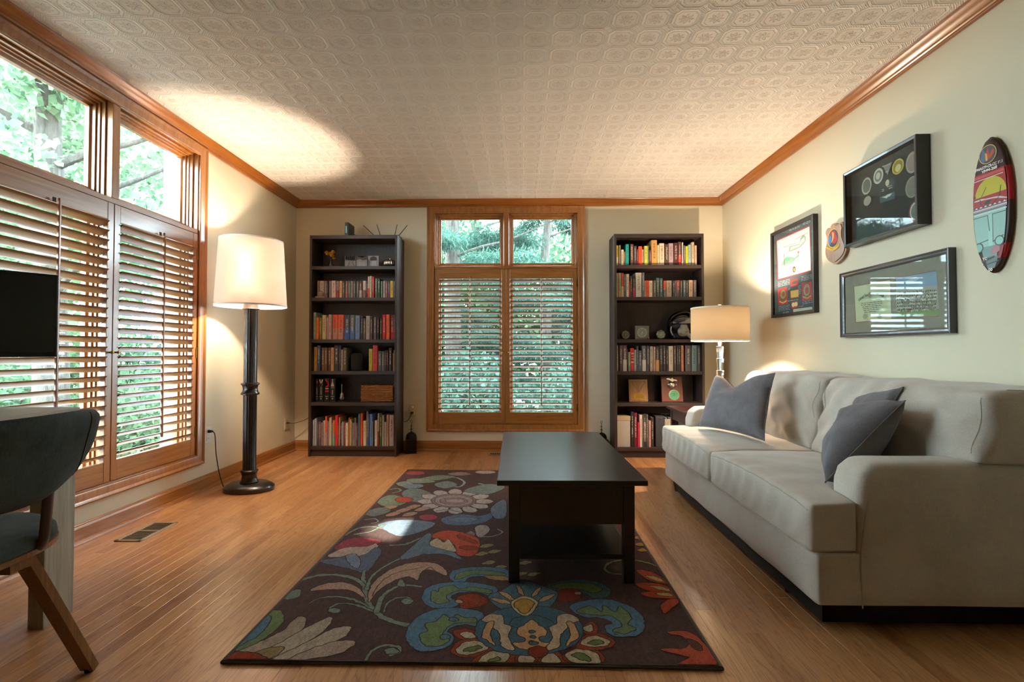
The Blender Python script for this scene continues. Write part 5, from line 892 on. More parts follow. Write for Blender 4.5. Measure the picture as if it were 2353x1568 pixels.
 ('5a584c',[(0.309,0.166),(0.325,0.166),(0.324,0.163),(0.309,0.163)]),
 ('5a584c',[(0.185,0.158),(0.212,0.158),(0.212,0.154),(0.185,0.155)]),
 ('5a584c',[(0.217,0.158),(0.233,0.157),(0.233,0.154),(0.217,0.154)]),
 ('5a584c',[(0.239,0.157),(0.252,0.157),(0.252,0.154),(0.239,0.154)]),
 ('5a584c',[(0.257,0.157),(0.275,0.157),(0.275,0.153),(0.257,0.154)]),
 ('5a584c',[(0.280,0.157),(0.295,0.156),(0.295,0.153),(0.280,0.153)]),
 ('5a584c',[(0.300,0.156),(0.305,0.156),(0.304,0.153),(0.300,0.153)]),
 ('5a584c',[(0.190,0.148),(0.213,0.147),(0.213,0.144),(0.190,0.144)]),
 ('5a584c',[(0.218,0.147),(0.243,0.147),(0.243,0.144),(0.218,0.144)]),
 ('5a584c',[(0.248,0.147),(0.278,0.147),(0.278,0.143),(0.248,0.144)]),
 ('5a584c',[(0.283,0.146),(0.304,0.146),(0.304,0.143),(0.283,0.143)]),
 ('5a584c',[(0.195,0.137),(0.223,0.137),(0.223,0.134),(0.195,0.134)]),
 ('5a584c',[(0.228,0.137),(0.259,0.137),(0.259,0.133),(0.228,0.134)]),
 ('5a584c',[(0.264,0.137),(0.293,0.136),(0.293,0.133),(0.264,0.133)]),
 ('8a8870',[(0.258,0.229),(0.257,0.234),(0.255,0.238),(0.251,0.242),(0.247,0.244),(0.242,0.245),(0.237,0.244),(0.233,0.242),(0.229,0.238),(0.227,0.234),(0.227,0.229),(0.227,0.224),(0.229,0.220),(0.233,0.216),(0.237,0.214),(0.242,0.213),(0.247,0.214),(0.251,0.216),(0.255,0.220),(0.257,0.224)]),
 ('9a987c',[(0.219,0.113),(0.218,0.118),(0.215,0.122),(0.211,0.125),(0.206,0.127),(0.200,0.128),(0.194,0.127),(0.189,0.125),(0.185,0.122),(0.182,0.118),(0.181,0.113),(0.182,0.108),(0.185,0.104),(0.189,0.101),(0.194,0.099),(0.200,0.098),(0.206,0.099),(0.211,0.101),(0.215,0.104),(0.218,0.108)]),
 ('9a987c',[(0.329,0.105),(0.328,0.109),(0.326,0.113),(0.322,0.116),(0.317,0.118),(0.311,0.119),(0.305,0.118),(0.300,0.116),(0.296,0.113),(0.294,0.109),(0.293,0.105),(0.294,0.101),(0.296,0.097),(0.300,0.094),(0.305,0.092),(0.311,0.091),(0.317,0.092),(0.322,0.094),(0.326,0.097),(0.328,0.101)]),
]
SHIELD=[
 ('out',[(-0.018,0.219),(0.005,0.241),(0.028,0.234),(0.043,0.252),(0.073,0.254),(0.094,0.243),(0.115,0.239),(0.139,0.245),(0.153,0.215),(0.147,0.194),(0.149,0.154),(0.170,0.109),(0.178,0.072),(0.156,0.036),(0.118,0.014),(0.074,0.001),(0.042,0.016),(0.005,0.039),(-0.019,0.074),(-0.021,0.113),(-0.007,0.147),(-0.007,0.185)]),
]
ART_SHIELD=[
 ('c9a83a',[(0.121,0.162),(0.118,0.180),(0.110,0.197),(0.098,0.210),(0.082,0.219),(0.065,0.221),(0.048,0.219),(0.032,0.210),(0.020,0.197),(0.012,0.180),(0.009,0.162),(0.012,0.144),(0.020,0.127),(0.032,0.114),(0.048,0.105),(0.065,0.102),(0.082,0.105),(0.098,0.114),(0.110,0.127),(0.118,0.144)]),
 ('3a4450',[(0.116,0.163),(0.113,0.180),(0.106,0.195),(0.095,0.207),(0.081,0.214),(0.066,0.217),(0.051,0.214),(0.037,0.207),(0.026,0.195),(0.019,0.180),(0.017,0.163),(0.019,0.146),(0.026,0.131),(0.037,0.119),(0.051,0.112),(0.066,0.109),(0.081,0.112),(0.095,0.119),(0.106,0.131),(0.113,0.146)]),
 ('4a70a8',[(0.015,0.161),(0.034,0.190),(0.052,0.171),(0.040,0.128),(0.022,0.132)]),
 ('a8343a',[(0.042,0.202),(0.061,0.211),(0.075,0.201),(0.086,0.207),(0.089,0.181),(0.107,0.168),(0.110,0.145),(0.088,0.127),(0.063,0.132),(0.056,0.152),(0.067,0.168),(0.045,0.182)]),
 ('d0a860',[(0.060,0.202),(0.075,0.194),(0.073,0.167),(0.059,0.142),(0.048,0.138),(0.061,0.169)]),
 ('c9a83a',[(-0.001,0.127),(0.014,0.119),(0.058,0.097),(0.102,0.105),(0.123,0.119),(0.129,0.106),(0.109,0.090),(0.062,0.084),(0.014,0.103),(-0.001,0.113)]),
]
BOARD_PTS=[
 ('x',[(0.089,0.559),(0.004,0.332),(0.079,0.001),(0.175,0.278),(0.038,0.496),(0.154,0.442),(0.021,0.115),(0.154,0.091)]),
]
def mk_materials():
    # painted walls
    n = N('wall_paint'); n.set(Base_Color=rgba('d5cdb4'), Roughness=0.75, Specular_IOR_Level=0.3)
    n.bump(n.noise(n.coords('Object'), 260.0, 2), 0.04, 0.001)
    # embossed ceiling paper: octagon cells with a medallion, small diamonds where four cells meet
    n = N('ceiling_paper'); n.set(Roughness=0.55, Specular_IOR_Level=0.35)
    co = n.coords('World', (1 / 0.132, 1 / 0.132, 1.0)); sp = n.n('ShaderNodeSeparateXYZ'); n.l(co, sp.inputs[0])
    u = n.math('SUBTRACT', n.math('FRACT', sp.outputs[0]), 0.5); v = n.math('SUBTRACT', n.math('FRACT', sp.outputs[1]), 0.5)
    au, av = n.math('ABSOLUTE', u), n.math('ABSOLUTE', v)
    d = n.math('MAXIMUM', n.math('MAXIMUM', au, av), n.math('MULTIPLY', n.math('ADD', au, av), 0.63))
    r = n.math('SQRT', n.math('ADD', n.math('MULTIPLY', u, u), n.math('MULTIPLY', v, v)))
    th = n.math('ARCTAN2', v, u)
    def ridge(x, c, w): return n.math('MAXIMUM', n.math('SUBTRACT', 1.0, n.math('DIVIDE', n.math('ABSOLUTE', n.math('SUBTRACT', x, c)), w)), 0.0)
    h = n.math('MULTIPLY', n.math('SMOOTH_MAX', n.math('SUBTRACT', n.math('MULTIPLY', d, 14.0), 5.35), 0.0, 0.4), 1.0)
    h = n.math('MINIMUM', h, 0.9)
    h = n.math('ADD', h, n.math('MULTIPLY', ridge(d, 0.345, 0.016), 0.6))
    h = n.math('ADD', h, n.math('MULTIPLY', ridge(d, 0.445, 0.014), 0.6))
    pet = n.math('ADD', 0.17, n.math('MULTIPLY', n.math('COSINE', n.math('MULTIPLY', th, 8.0)), 0.055))
    h = n.math('ADD', h, n.math('MULTIPLY', ridge(r, pet, 0.03), 0.7))
    pet2 = n.math('ADD', 0.085, n.math('MULTIPLY', n.math('COSINE', n.math('MULTIPLY', th, 6.0)), 0.03))
    h = n.math('ADD', h, n.math('MULTIPLY', ridge(r, pet2, 0.025), 0.7))
    bead = n.math('MULTIPLY', n.math('SINE', n.math('MULTIPLY', u, 75.0)), n.math('SINE', n.math('MULTIPLY', v, 75.0)))
    band = n.math('GREATER_THAN', d, 0.46)
    h = n.math('ADD', h, n.math('MULTIPLY', n.math('MULTIPLY', bead, band), 0.35))
    cu, cv = n.math('SUBTRACT', 0.5, au), n.math('SUBTRACT', 0.5, av)
    dd = n.math('ADD', cu, cv)
    h = n.math('ADD', h, n.math('MULTIPLY', ridge(dd, 0.15, 0.02), 0.5)); h = n.math('ADD', h, n.math('MULTIPLY', ridge(dd, 0.06, 0.05), 0.5))
    h = n.math('ADD', h, n.math('MULTIPLY', n.noise(n.coords('World'), 220.0, 3), 0.25))
    n.bump(h, 0.9, 0.0042)
    n.color(n.ramp(n.math('MULTIPLY', h, 0.5), [(0.0, 'd8d2c9'), (0.8, 'e8e4dc')]))  # recesses coloured darker: shading of the relief put into the colour
    # oak floor boards
    n = N('oak_floor'); n.set(Roughness=0.32, Coat_Weight=0.5, Coat_Roughness=0.2)
    oi = n.n('ShaderNodeObjectInfo'); ge = n.n('ShaderNodeNewGeometry')
    rnd = n.math('FRACT', n.math('ADD', oi.outputs['Random'], n.math('MULTIPLY', ge.outputs['Random Per Island'], 0.999)))
    cb = n.n('ShaderNodeCombineXYZ'); n.l(n.math('MULTIPLY', rnd, 37.0), cb.inputs[0]); n.l(n.math('MULTIPLY', rnd, 91.0), cb.inputs[1])
    co = n.coords('World', (11, 0.85, 1), add=cb.outputs[0])
    cath = n.noise(co, 1.5, 3, 0.5, 1.4)
    rings = n.math('FRACT', n.math('MULTIPLY', cath, 9.0)); rings = n.math('ABSOLUTE', n.math('SUBTRACT', n.math('MULTIPLY', rings, 2.0), 1.0))
    rings = n.math('POWER', rings, 3.0)
    fine = n.noise(n.coords('World', (260, 9, 1), add=cb.outputs[0]), 1.0, 3, 0.6)
    g = n.math('ADD', n.math('MULTIPLY', rings, 0.42), n.math('MULTIPLY', fine, 0.55))
    base = n.ramp(rnd, [(0.0, 'b47e50'), (0.35, 'c89462'), (0.7, 'bd8858'), (1.0, 'a67044')])
    dark = n.mix(1.0, base, (0.52, 0.40, 0.30, 1), 'MULTIPLY')
    gr = n.ramp(g, [(0.28, (0, 0, 0)), (0.85, (1, 1, 1))])
    n.color(n.mix(gr, base, dark)); n.bump(g, 0.06, 0.001)
    # varnished oak trim, along each axis
    for ax in 'XYZ': wood('honey_oak_' + ax.lower(), '7c4a20', '94602c', 'a4723c', ax, 0.33, 0.35)
    wood('crown_oak_x', '7e4618', '945a22', 'a26c32', 'X', 0.3, 0.4); wood('crown_oak_y', '7e4618', '945a22', 'a26c32', 'Y', 0.3, 0.4)
    wood('louver_oak', '60401f', '75502c', '86603a', 'X', 0.3, 0.6)
    # glass
    for gname, gi in (('window_glass', 1.45), ('picture_glass', 1.18)):
     n = N(gname); g1 = n.n('ShaderNodeBsdfTransparent'); g1.inputs[0].default_value = (0.93, 0.98, 0.96, 1); g2 = n.n('ShaderNodeBsdfGlossy'); g2.inputs['Roughness'].default_value = 0.02
     fr = n.n('ShaderNodeFresnel'); n.l(n.math('ADD', gi, n.math('MULTIPLY', n.n('ShaderNodeNewGeometry').outputs['Backfacing'], 1 / gi - gi)), fr.inputs[0]); mx = n.n('ShaderNodeMixShader'); n.l(fr.outputs[0], mx.inputs[0]); n.l(g1.outputs[0], mx.inputs[1]); n.l(g2.outputs[0], mx.inputs[2]); n.l(mx.outputs[0], n.o.inputs[0])
    n = N('crystal'); n.set(Base_Color=(0.97, 0.98, 0.98, 1), Roughness=0.02, Transmission_Weight=1.0, IOR=1.5)
    # lamp shades
    for nm, c in (('floor_shade', 'bcaea6'), ('table_shade', '8c8272')):
        n = N(nm); a = n.n('ShaderNodeBsdfTranslucent'); b = n.n('ShaderNodeBsdfDiffuse'); a.inputs[0].default_value = rgba(c); b.inputs[0].default_value = rgba(c)
        mx = n.n('ShaderNodeMixShader'); mx.inputs[0].default_value = 0.55; n.l(a.outputs[0], mx.inputs[1]); n.l(b.outputs[0], mx.inputs[2]); n.l(mx.outputs[0], n.o.inputs[0])
    # books: cover colour per object, a band of a second colour and small unreadable spine marks
    n = N('book_cover'); n.set(Roughness=0.5, Specular_IOR_Level=0.4)
    oi = n.n('ShaderNodeObjectInfo'); c1 = oi.outputs['Color']
    a2 = n.n('ShaderNodeAttribute', attribute_type='OBJECT', attribute_name='band_color'); a3 = n.n('ShaderNodeAttribute', attribute_type='OBJECT', attribute_name='mark_color')
    a4 = n.n('ShaderNodeAttribute', attribute_type='OBJECT', attribute_name='band_top')
    tc = n.n('ShaderNodeTexCoord').outputs['Object']; sp = n.n('ShaderNodeSeparateXYZ'); n.l(tc, sp.inputs[0])
    band = n.math('LESS_THAN', sp.outputs[2], a4.outputs['Fac'])
    c = n.mix(band, c1, a2.outputs['Color'])
    rv = n.n('ShaderNodeCombineXYZ'); n.l(n.math('MULTIPLY', oi.outputs['Random'], 50.0), rv.inputs[0]); n.l(n.math('MULTIPLY', oi.outputs['Random'], 31.0), rv.inputs[2])
    nz = n.noise(n.coords('Object', (1.2, 0.0, 15), add=rv.outputs[0]), 2.0, 3, 0.7)
    lane = n.math('MULTIPLY', n.math('LESS_THAN', n.math('ABSOLUTE', sp.outputs[0]), 0.17), n.math('LESS_THAN', n.math('ABSOLUTE', n.math('SUBTRACT', sp.outputs[2], 0.58)), 0.3))
    mk = n.math('MULTIPLY', n.math('GREATER_THAN', nz, 0.49), lane)
    n.color(n.mix(n.math('MULTIPLY', mk, 0.6), c, a3.outputs['Color']))
    plain('paper', 'cfc4ae', 0.85, var=0.08, vscale=60)
    # dark furniture
    wood('bookcase_wood', '211614', '2e211d', '3a2a24', 'Z', 0.5, 0.0); wood('bookcase_wood_x', '211614', '2e211d', '3a2a24', 'X', 0.48, 0.0)
    wood('table_black', '0d0b0b', '151212', '1f1a19', 'Y', 0.30, 0.4, 2.0); wood('mahogany', '1e0f0d', '34191a', '45221f', 'X', 0.3, 0.3)
    plain('lamp_black', '1a1514', 0.32, coat=0.4, var=0.3, vscale=30)
    fabric('sofa_fabric', 'aba194', 'beb5a8', 700, bump=0.2, sheen=0.3); fabric('pillow_fabric', '625e60', '7c787c', 900, bump=0.35, slub=True, sheen=0.1)
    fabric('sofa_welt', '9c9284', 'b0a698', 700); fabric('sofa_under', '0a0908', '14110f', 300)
    fabric('chair_fabric', '2a3231', '4e5856', 800, bump=0.35, slub=True, sheen=0.05)
    wood('chair_oak', '6a4420', '80542a', '946636', 'Z', 0.4, 0.15, 2.0); wood('chair_walnut', '2a150e', '3a1e14', '4a2a1c', 'Z', 0.4, 0.15, 2.0)
    wood('desk_wood_y', '8a8070', 'a29886', 'b4aa98', 'Y', 0.5, 0.05); wood('desk_wood_z', '8a8070', 'a29886', 'b4aa98', 'Z', 0.5, 0.05)
    plain('matte_black', '0b0b0c', 0.5); plain('screen_black', '050607', 0.22); plain('grey_plastic', '3a3a3a', 0.5); plain('ivory_plastic', 'd0c4a0', 0.4); plain('white_plastic', 'd8d4cc', 0.4)
    plain('brass', 'b08a3c', 0.25, 1.0); plain('silver', 'c8c4bc', 0.22, 1.0); plain('steel', '8a8580', 0.35, 1.0); plain('bronze', '5a4a3a', 0.45, 1.0)
    plain('cord_black', '0c0a0a', 0.5); plain('cord_brown', '3a2018', 0.5)
    plain('vent_paint', '9a8a72', 0.4, 0.3); plain('vent_dark', '120d0a', 0.8)
    vcol('rug_pile', 0.95, 0.75, 0.1, 0.9).node_tree.nodes['Principled BSDF'].inputs['Sheen Weight'].default_value = 0.08; vcol('print', 0.6); vcol('board_print', 0.4, 0.1)
    fabric('rug_binding', '4a3e36', '5e5248', 500)
    wood('plaque_oak', '7a4e22', '93642f', 'a87840', 'Z', 0.35, 0.3, 2.0); wood('plaque_cherry', '4e2014', '682c1a', '7a3a22', 'Z', 0.3, 0.35, 2.0)
    wood('wicker', '6a4020', 'a06c3c', 'c8965c', 'X', 0.6, 0.0, 5.0)
    plain('lantern_iron', '2a2420', 0.55, 0.6, var=0.4, vscale=60)
    plain('ceramic_white', 'd8d4cc', 0.25)
    # outdoors
    for nm, a, b in (('leaf_broad', '405844', '708a6a'), ('leaf_shrub', '30483a', '567254'), ('leaf_needle', '263e35', '4a665c')):
        n = N(nm); oi = n.n('ShaderNodeNewGeometry'); c = n.ramp(oi.outputs['Random Per Island'], [(0.0, a), (1.0, b)])
        d = n.n('ShaderNodeBsdfDiffuse'); t = n.n('ShaderNodeBsdfTranslucent'); n.l(c, d.inputs[0]); n.l(c, t.inputs[0]); mx = n.n('ShaderNodeMixShader'); mx.inputs[0].default_value = 0.45
        n.l(d.outputs[0], mx.inputs[1]); n.l(t.outputs[0], mx.inputs[2]); n.l(mx.outputs[0], n.o.inputs[0])
    n = N('bark'); n.set(Roughness=0.95); f = n.noise(n.coords('Object', (14, 14, 2.2)), 2.0, 5, 0.65); n.color(n.ramp(f, [(0.3, '1a1815'), (0.7, '4a463f')])); n.bump(f, 0.9, 0.03)
    plain('lawn', '565452', 0.95, var=0.35, vscale=1.5); plain('siding', '80809a', 0.7); plain('path_gravel', '8c8478', 0.95, var=0.15, vscale=6)
mk_materials()
M = MATS
# ================================================================ the room shell
WIN_U, WIN_Z0, WIN_Z1 = 0.70, 0.25, 2.325
WB_C, WL_C = -0.16, 2.63
def wall(name, a, b, hole=None, ax=0):
    """box wall a-b; hole = (u0,u1,z0,z1) along axis ax"""
    g = G()
    if not hole: g.box(a, b)
    else:
        u0, u1, z0, z1 = hole
        def bx(ua, ub, za, zb):
            p, q = list(a), list(b); p[ax], q[ax] = ua, ub; p[2], q[2] = za, zb; g.box(p, q)
        bx(a[ax], u0, a[2], b[2]); bx(u1, b[ax], a[2], b[2]); bx(u0, u1, a[2], z0); bx(u0, u1, z1, b[2])
    o = g.obj(name, M['wall_paint']); o['kind'] = 'structure'; return o
wall('wall_back', (XL - WT, YB, 0), (XR + WT, YB + WT, ZC), (WB_C - WIN_U, WB_C + WIN_U, WIN_Z0, WIN_Z1), 0)
wall('wall_left', (XL - WT, YF, 0), (XL, YB, ZC), (WL_C - WIN_U, WL_C + WIN_U, WIN_Z0, WIN_Z1), 1)
wall('wall_right', (XR, YF, 0), (XR + WT, YB, ZC))
wall('wall_front', (XL - WT, YF - WT, 0), (XR + WT, YF, ZC))
g = G(); g.box((XL - WT, YF - WT, ZC), (XR + WT, YB + WT, ZC + 0.2)); g.obj('ceiling', M['ceiling_paper'])['kind'] = 'structure'

# ---- strip oak floor: every board that shows is a board of its own
g = G(); g.box((XL - WT, YF - WT, -0.14), (XR + WT, YB + WT, -0.019)); floor = g.obj('floor', plain('subfloor', '1c120a', 0.9)); floor['kind'] = 'structure'
rnd = random.Random(11)
PW = 0.0572
def board_bm(g, x0, x1, y0, y1, c=0.0005):
    lo = [(x0, y0, -0.019), (x1, y0, -0.019), (x1, y1, -0.019), (x0, y1, -0.019)]
    md = [(x, y, -c) for x, y, _ in lo]; tp = [(x0 + c, y0 + c, 0), (x1 - c, y0 + c, 0), (x1 - c, y1 - c, 0), (x0 + c, y1 - c, 0)]
    R3 = [[g.bm.verts.new(p) for p in r] for r in (lo, md, tp)]
    for a, b in zip(R3, R3[1:]):
        for i in range(4): g.bm.faces.new((a[i], a[(i + 1) % 4], b[(i + 1) % 4], b[i]))
    g.bm.faces.new(R3[2])
boards = []
x = XL
while x < XR - 0.001:
    x1 = min(x + PW, XR); y = YF - rnd.uniform(0, 1.0)
    while y < YB:
        y1 = y + rnd.uniform(0.55, 1.7); a, b = max(y, YF), min(y1, YB)
        if b - a > 0.03: boards.append((x, x1, a, b))
        y = y1
    x = x1
def shown(b):
    x0, x1, a, c = b; cx = (x0 + x1) / 2
    if c < 1.35 or abs(cx) / c > 1.08: return 0
    if -0.9 < cx < 0.58 and a > 1.53 and c < 3.97: return 0
    if cx > 1.12 and a > 1.75 and c < 3.5: return 0
    if x0 < -1.3 and c < 1.0: return 0
    return (x1 - x0) * (c - a) / max(a, 1.2) ** 3
boards.sort(key=shown, reverse=True)
big = [b for b in boards if shown(b) > 0][:300]; bigset = set(big)
g = G(); board_bm(g, 0, PW, 0, 1); unit = g.obj('floor_plank', M['oak_floor'], floor, local=True)
for i, (x0, x1, a, b) in enumerate(big):
    o = unit if i == 0 else unit.copy()
    if i: COL.objects.link(o)
    o.location = Vector((x0, a, 0)) - floor.location; o.scale = ((x1 - x0) / PW, b - a, 1); o.parent = floor
g = G()
for b in boards:
    if b not in bigset: board_bm(g, b[0], b[1], b[2], b[3])
g.obj('farther_planks', M['oak_floor'], floor)['kind'] = 'stuff'

# ---- crown moulding, baseboards with shoe moulding
CROWN = [(0, 2.366), (0.014, 2.366), (0.017, 2.370), (0.017, 2.376), (0.022, 2.380), (0.024, 2.388), (0.034, 2.394), (0.046, 2.404), (0.056, 2.416), (0.062, 2.419), (0.066, 2.424), (0.068, 2.43), (0, 2.43)]
BASE = [(0, 0.0), (0.014, 0.0), (0.014, 0.078), (0.010, 0.086), (0.009, 0.094), (0.004, 0.098), (0, 0.098)]
SHOE = [(0.0135, 0.0), (0.030, 0.0), (0.029, 0.008), (0.024, 0.016), (0.0135, 0.020)]
def run(name, prof, side, mat, parent=None):
    g = G()
    if side == 'back': g.prism([(XL, YB - a, z) for a, z in prof], (XR - XL, 0, 0))
    if side == 'left': g.prism([(XL + a, YF, z) for a, z in prof], (0, YB - YF, 0))
    if side == 'right': g.prism([(XR - a, YF, z) for a, z in prof], (0, YB - YF, 0))
    o = g.obj(name, M[mat], parent, smooth=25)
    if not parent: o['kind'] = 'structure'
    return o
for i, (sd, ax) in enumerate((('left', 'y'), ('back', 'x'), ('right', 'y'))):
    run(f'trim_{i + 1}', CROWN, sd, 'crown_oak_' + ax)
    b = run('baseboard_' + sd, BASE, sd, 'honey_oak_' + ax); run('shoe_moulding', SHOE, sd, 'honey_oak_' + ax, b)

# ---- windows with interior shutters
NL, LSP, LZ0 = 25, 0.0518, 0.401
g = G(); g.prism([(0, 0.031 * math.cos(t), 0.0052 * math.sin(t)) for t in [2 * math.pi * k / 12 for k in range(12)]], (1, 0, 0)); LOUVER = g.obj('louver', M['louver_oak'], None, local=True, smooth=40); LOUVER_ME = LOUVER.data; bpy.data.objects.remove(LOUVER)
def make_window(idx, loc, rz, where, near, tilt=-23):
    w = thing(f'window_{idx}', f'oak framed window with two panes over louvered shutters, {where}', 'window', loc, rz, kind='structure')
    u = WIN_U
    g = G(); g.rectsweep(-0.765, 0.765, 0.19, 2.372, [(0, 0), (0, 0.024), (0.008, 0.028), (0.016, 0.024), (0.022, 0.019), (0.055, 0.015), (0.060, 0.012), (0.066, 0.012), (0.066, 0)]); g.obj('casing', M['honey_oak_z'], w, local=True, smooth=30)
    g = G(); g.rectsweep(-u - 0.002, u + 0.002, WIN_Z0 - 0.002, WIN_Z1 + 0.002, [(0, 0.0), (0.012, 0.0), (0.012, -0.15), (0, -0.15)]); g.obj('jamb', M['honey_oak_z'], w, local=True)
    g = G(); g.box((-u + 0.012, -0.004, 1.762), (u - 0.012, 0.15, 1.79), 0.002); g.obj('transom_bar', M['honey_oak_x'], w, local=True)
    g = G(); g.box((-0.020, -0.006, 1.79), (0.030, 0.15, WIN_Z1 - 0.01), 0.003); g.obj('mullion', M['honey_oak_z'], w, local=True)
    g = G(); g.box((-0.022, 0.06, WIN_Z0 + 0.01), (0.022, 0.15, 1.762), 0.003); g.obj('mullion', M['honey_oak_z'], w, local=True)
    for (a, b, z0, z1) in ((-u + 0.012, -0.020, 1.79, WIN_Z1 - 0.012), (0.030, u - 0.012, 1.79, WIN_Z1 - 0.012), (-u + 0.012, -0.022, WIN_Z0 + 0.012, 1.762), (0.022, u - 0.012, WIN_Z0 + 0.012, 1.762)):
        g = G(); g.rectsweep(a, b, z0, z1, [(0, -0.030), (0.010, -0.030), (0.012, -0.050), (0.020, -0.050), (0.021, -0.066), (0.030, -0.066), (0.031, -0.082), (0.044, -0.088), (0.044, -0.112), (0, -0.112)])
        s = g.obj('sash', M['honey_oak_z'], w, local=True)
        g = G(); g.box((a + 0.04, 0.098, z0 + 0.04), (b - 0.04, 0.102, z1 - 0.04)); g.obj('pane', M['window_glass'], s, local=True)
    for k, (a, b, which) in enumerate(((-u + 0.013, -0.002, near[0]), (0.002, u - 0.013, near[1]))):
        t = thing('plantation_shutter', f'oak louvered shutter panel, {which}', 'shutter', loc, rz, 'shutter panels')
        z0, z1 = WIN_Z0 + 0.013, 1.760; sw = 0.04
        for xa, xb in ((a, a + sw), (b - sw, b)): G().box((xa, -0.005, z0), (xb, 0.023, z1), 0.002).obj('stile', M['honey_oak_z'], t, local=True)
        G().box((a + sw, -0.004, 1.668), (b - sw, 0.022, z1), 0.002).obj('top_rail', M['honey_oak_x'], t, local=True)
        G().box((a + sw, -0.004, z0), (b - sw, 0.022, 0.372), 0.002).obj('bottom_rail', M['honey_oak_x'], t, local=True)
        for i in range(NL):
            o = link('louver', LOUVER_ME, t, (a + sw + 0.0015, 0.009, LZ0 + i * LSP)); o.scale = (b - a - 2 * sw - 0.003, 1, 1); o.rotation_euler = (R(tilt), 0, 0)
        c = (a + b) / 2
        rod = G().box((c - 0.006, -0.036, 0.44), (c + 0.006, -0.024, 1.685), 0.003).obj('tilt_rod', M['honey_oak_z'], t, local=True)
        G().box((c - 0.009, -0.0055, 1.668), (c + 0.009, -0.003, 1.690), 0.001).obj('rod_notch', M['vent_dark'], t, local=True)
        kx = b - 0.018 if k == 0 else a + 0.018
        G().lathe([(0.0, 0.026), (0.006, 0.025), (0.009, 0.02), (0.007, 0.013), (0.004, 0.008), (0.005, 0.0)], (kx, -0.005, 0.955), 12, axis='Y').obj('knob', M['brass'], t, local=True, smooth=40)
        hx = a if k == 0 else b
        for hz in (0.42, 0.95, 1.62): G().box((hx - 0.005, -0.010, hz - 0.035), (hx + 0.005, -0.0055, hz + 0.035), 0.001).obj('hinge', M['brass'], t, local=True)
make_window(1, (WB_C, YB, 0), 0, 'between the two bookcases', ('on the window between bookcases, its half toward the floor lamp', 'on the window between bookcases, its half toward the sofa'))
make_window(2, (XL, WL_C, 0), R(90), 'beside the desk and floor lamp', ('behind the desk monitor', 'beside the floor lamp, fully in view'), -29)

# ---- floor registers, outlets
def register(x0, x1, y0, y1, label, along='y'):
    t = thing('floor_register', label, 'floor vent', ((x0 + x1) / 2, (y0 + y1) / 2, 0))
    g = G(); b = 0.016
    for p, q in (((x0, y0), (x1, y0 + b)), ((x0, y1 - b), (x1, y1)), ((x0, y0), (x0 + b, y1)), ((x1 - b, y0), (x1, y1))): g.box((*p, 0.0), (*q, 0.005), 0.0015, 1)
    g.obj('frame', M['vent_paint'], t)
    G().box((x0 + b, y0 + b, 0.0002), (x1 - b, y1 - b, 0.001)).obj('dark_opening', M['vent_dark'], t)
    n = 16
    for i in range(n):
        if along == 'y':
            y = y0 + b + (y1 - y0 - 2 * b) * (i + 0.5) / n; w = 0.007 if i == n // 2 else 0.0018
            G().box((x0 + b, y - w, 0.001), (x1 - b, y + w, 0.004)).obj('slat', M['vent_paint'], t)
        else:
            x = x0 + b + (x1 - x0 - 2 * b) * (i + 0.5) / n
            G().box((x - 0.0018, y0 + b, 0.001), (x + 0.0018, y1 - b, 0.004)).obj('slat', M['vent_paint'], t)
register(-2.062, -1.925, 2.482, 2.76, 'tan metal floor register under the shuttered side window')
register(-0.315, -0.02, 4.60, 4.71, 'light metal floor register against the wall behind the coffee table', 'x')
def outlet(p, rz, label, mat, cover=True):
    t = thing('wall_outlet', label, 'outlet', p, rz)
    G().box((-0.036, -0.006, -0.058), (0.036, 0.0, 0.058), 0.003).obj('plate', mat, t, local=True)
    for z in (0.026, -0.026):
        s = G().lathe([(0.0165, 0.0), (0.0165, 0.0078), (0.015, 0.0082), (0, 0.0082)], (0, 0, z), 20, axis='Y').obj('socket', mat, t, local=True, smooth=40)
        for dx in (-0.006, 0.006): G().box((dx - 0.001, -0.0087, z - 0.002), (dx + 0.001, -0.008, z + 0.007)).obj('slot', M['vent_dark'], s, local=True)
    return t
outlet((XL, 3.455, 0.372), R(90), 'white wall outlet with black lamp plug beside the side window', M['white_plastic'])
outlet((XL, 4.62, 0.285), R(90), 'ivory wall outlet in the corner near the dark bookcase', M['ivory_plastic'])
outlet((-1.063, YB, 0.395), 0, 'ivory wall outlet with two plugs above the small lantern', M['ivory_plastic'])
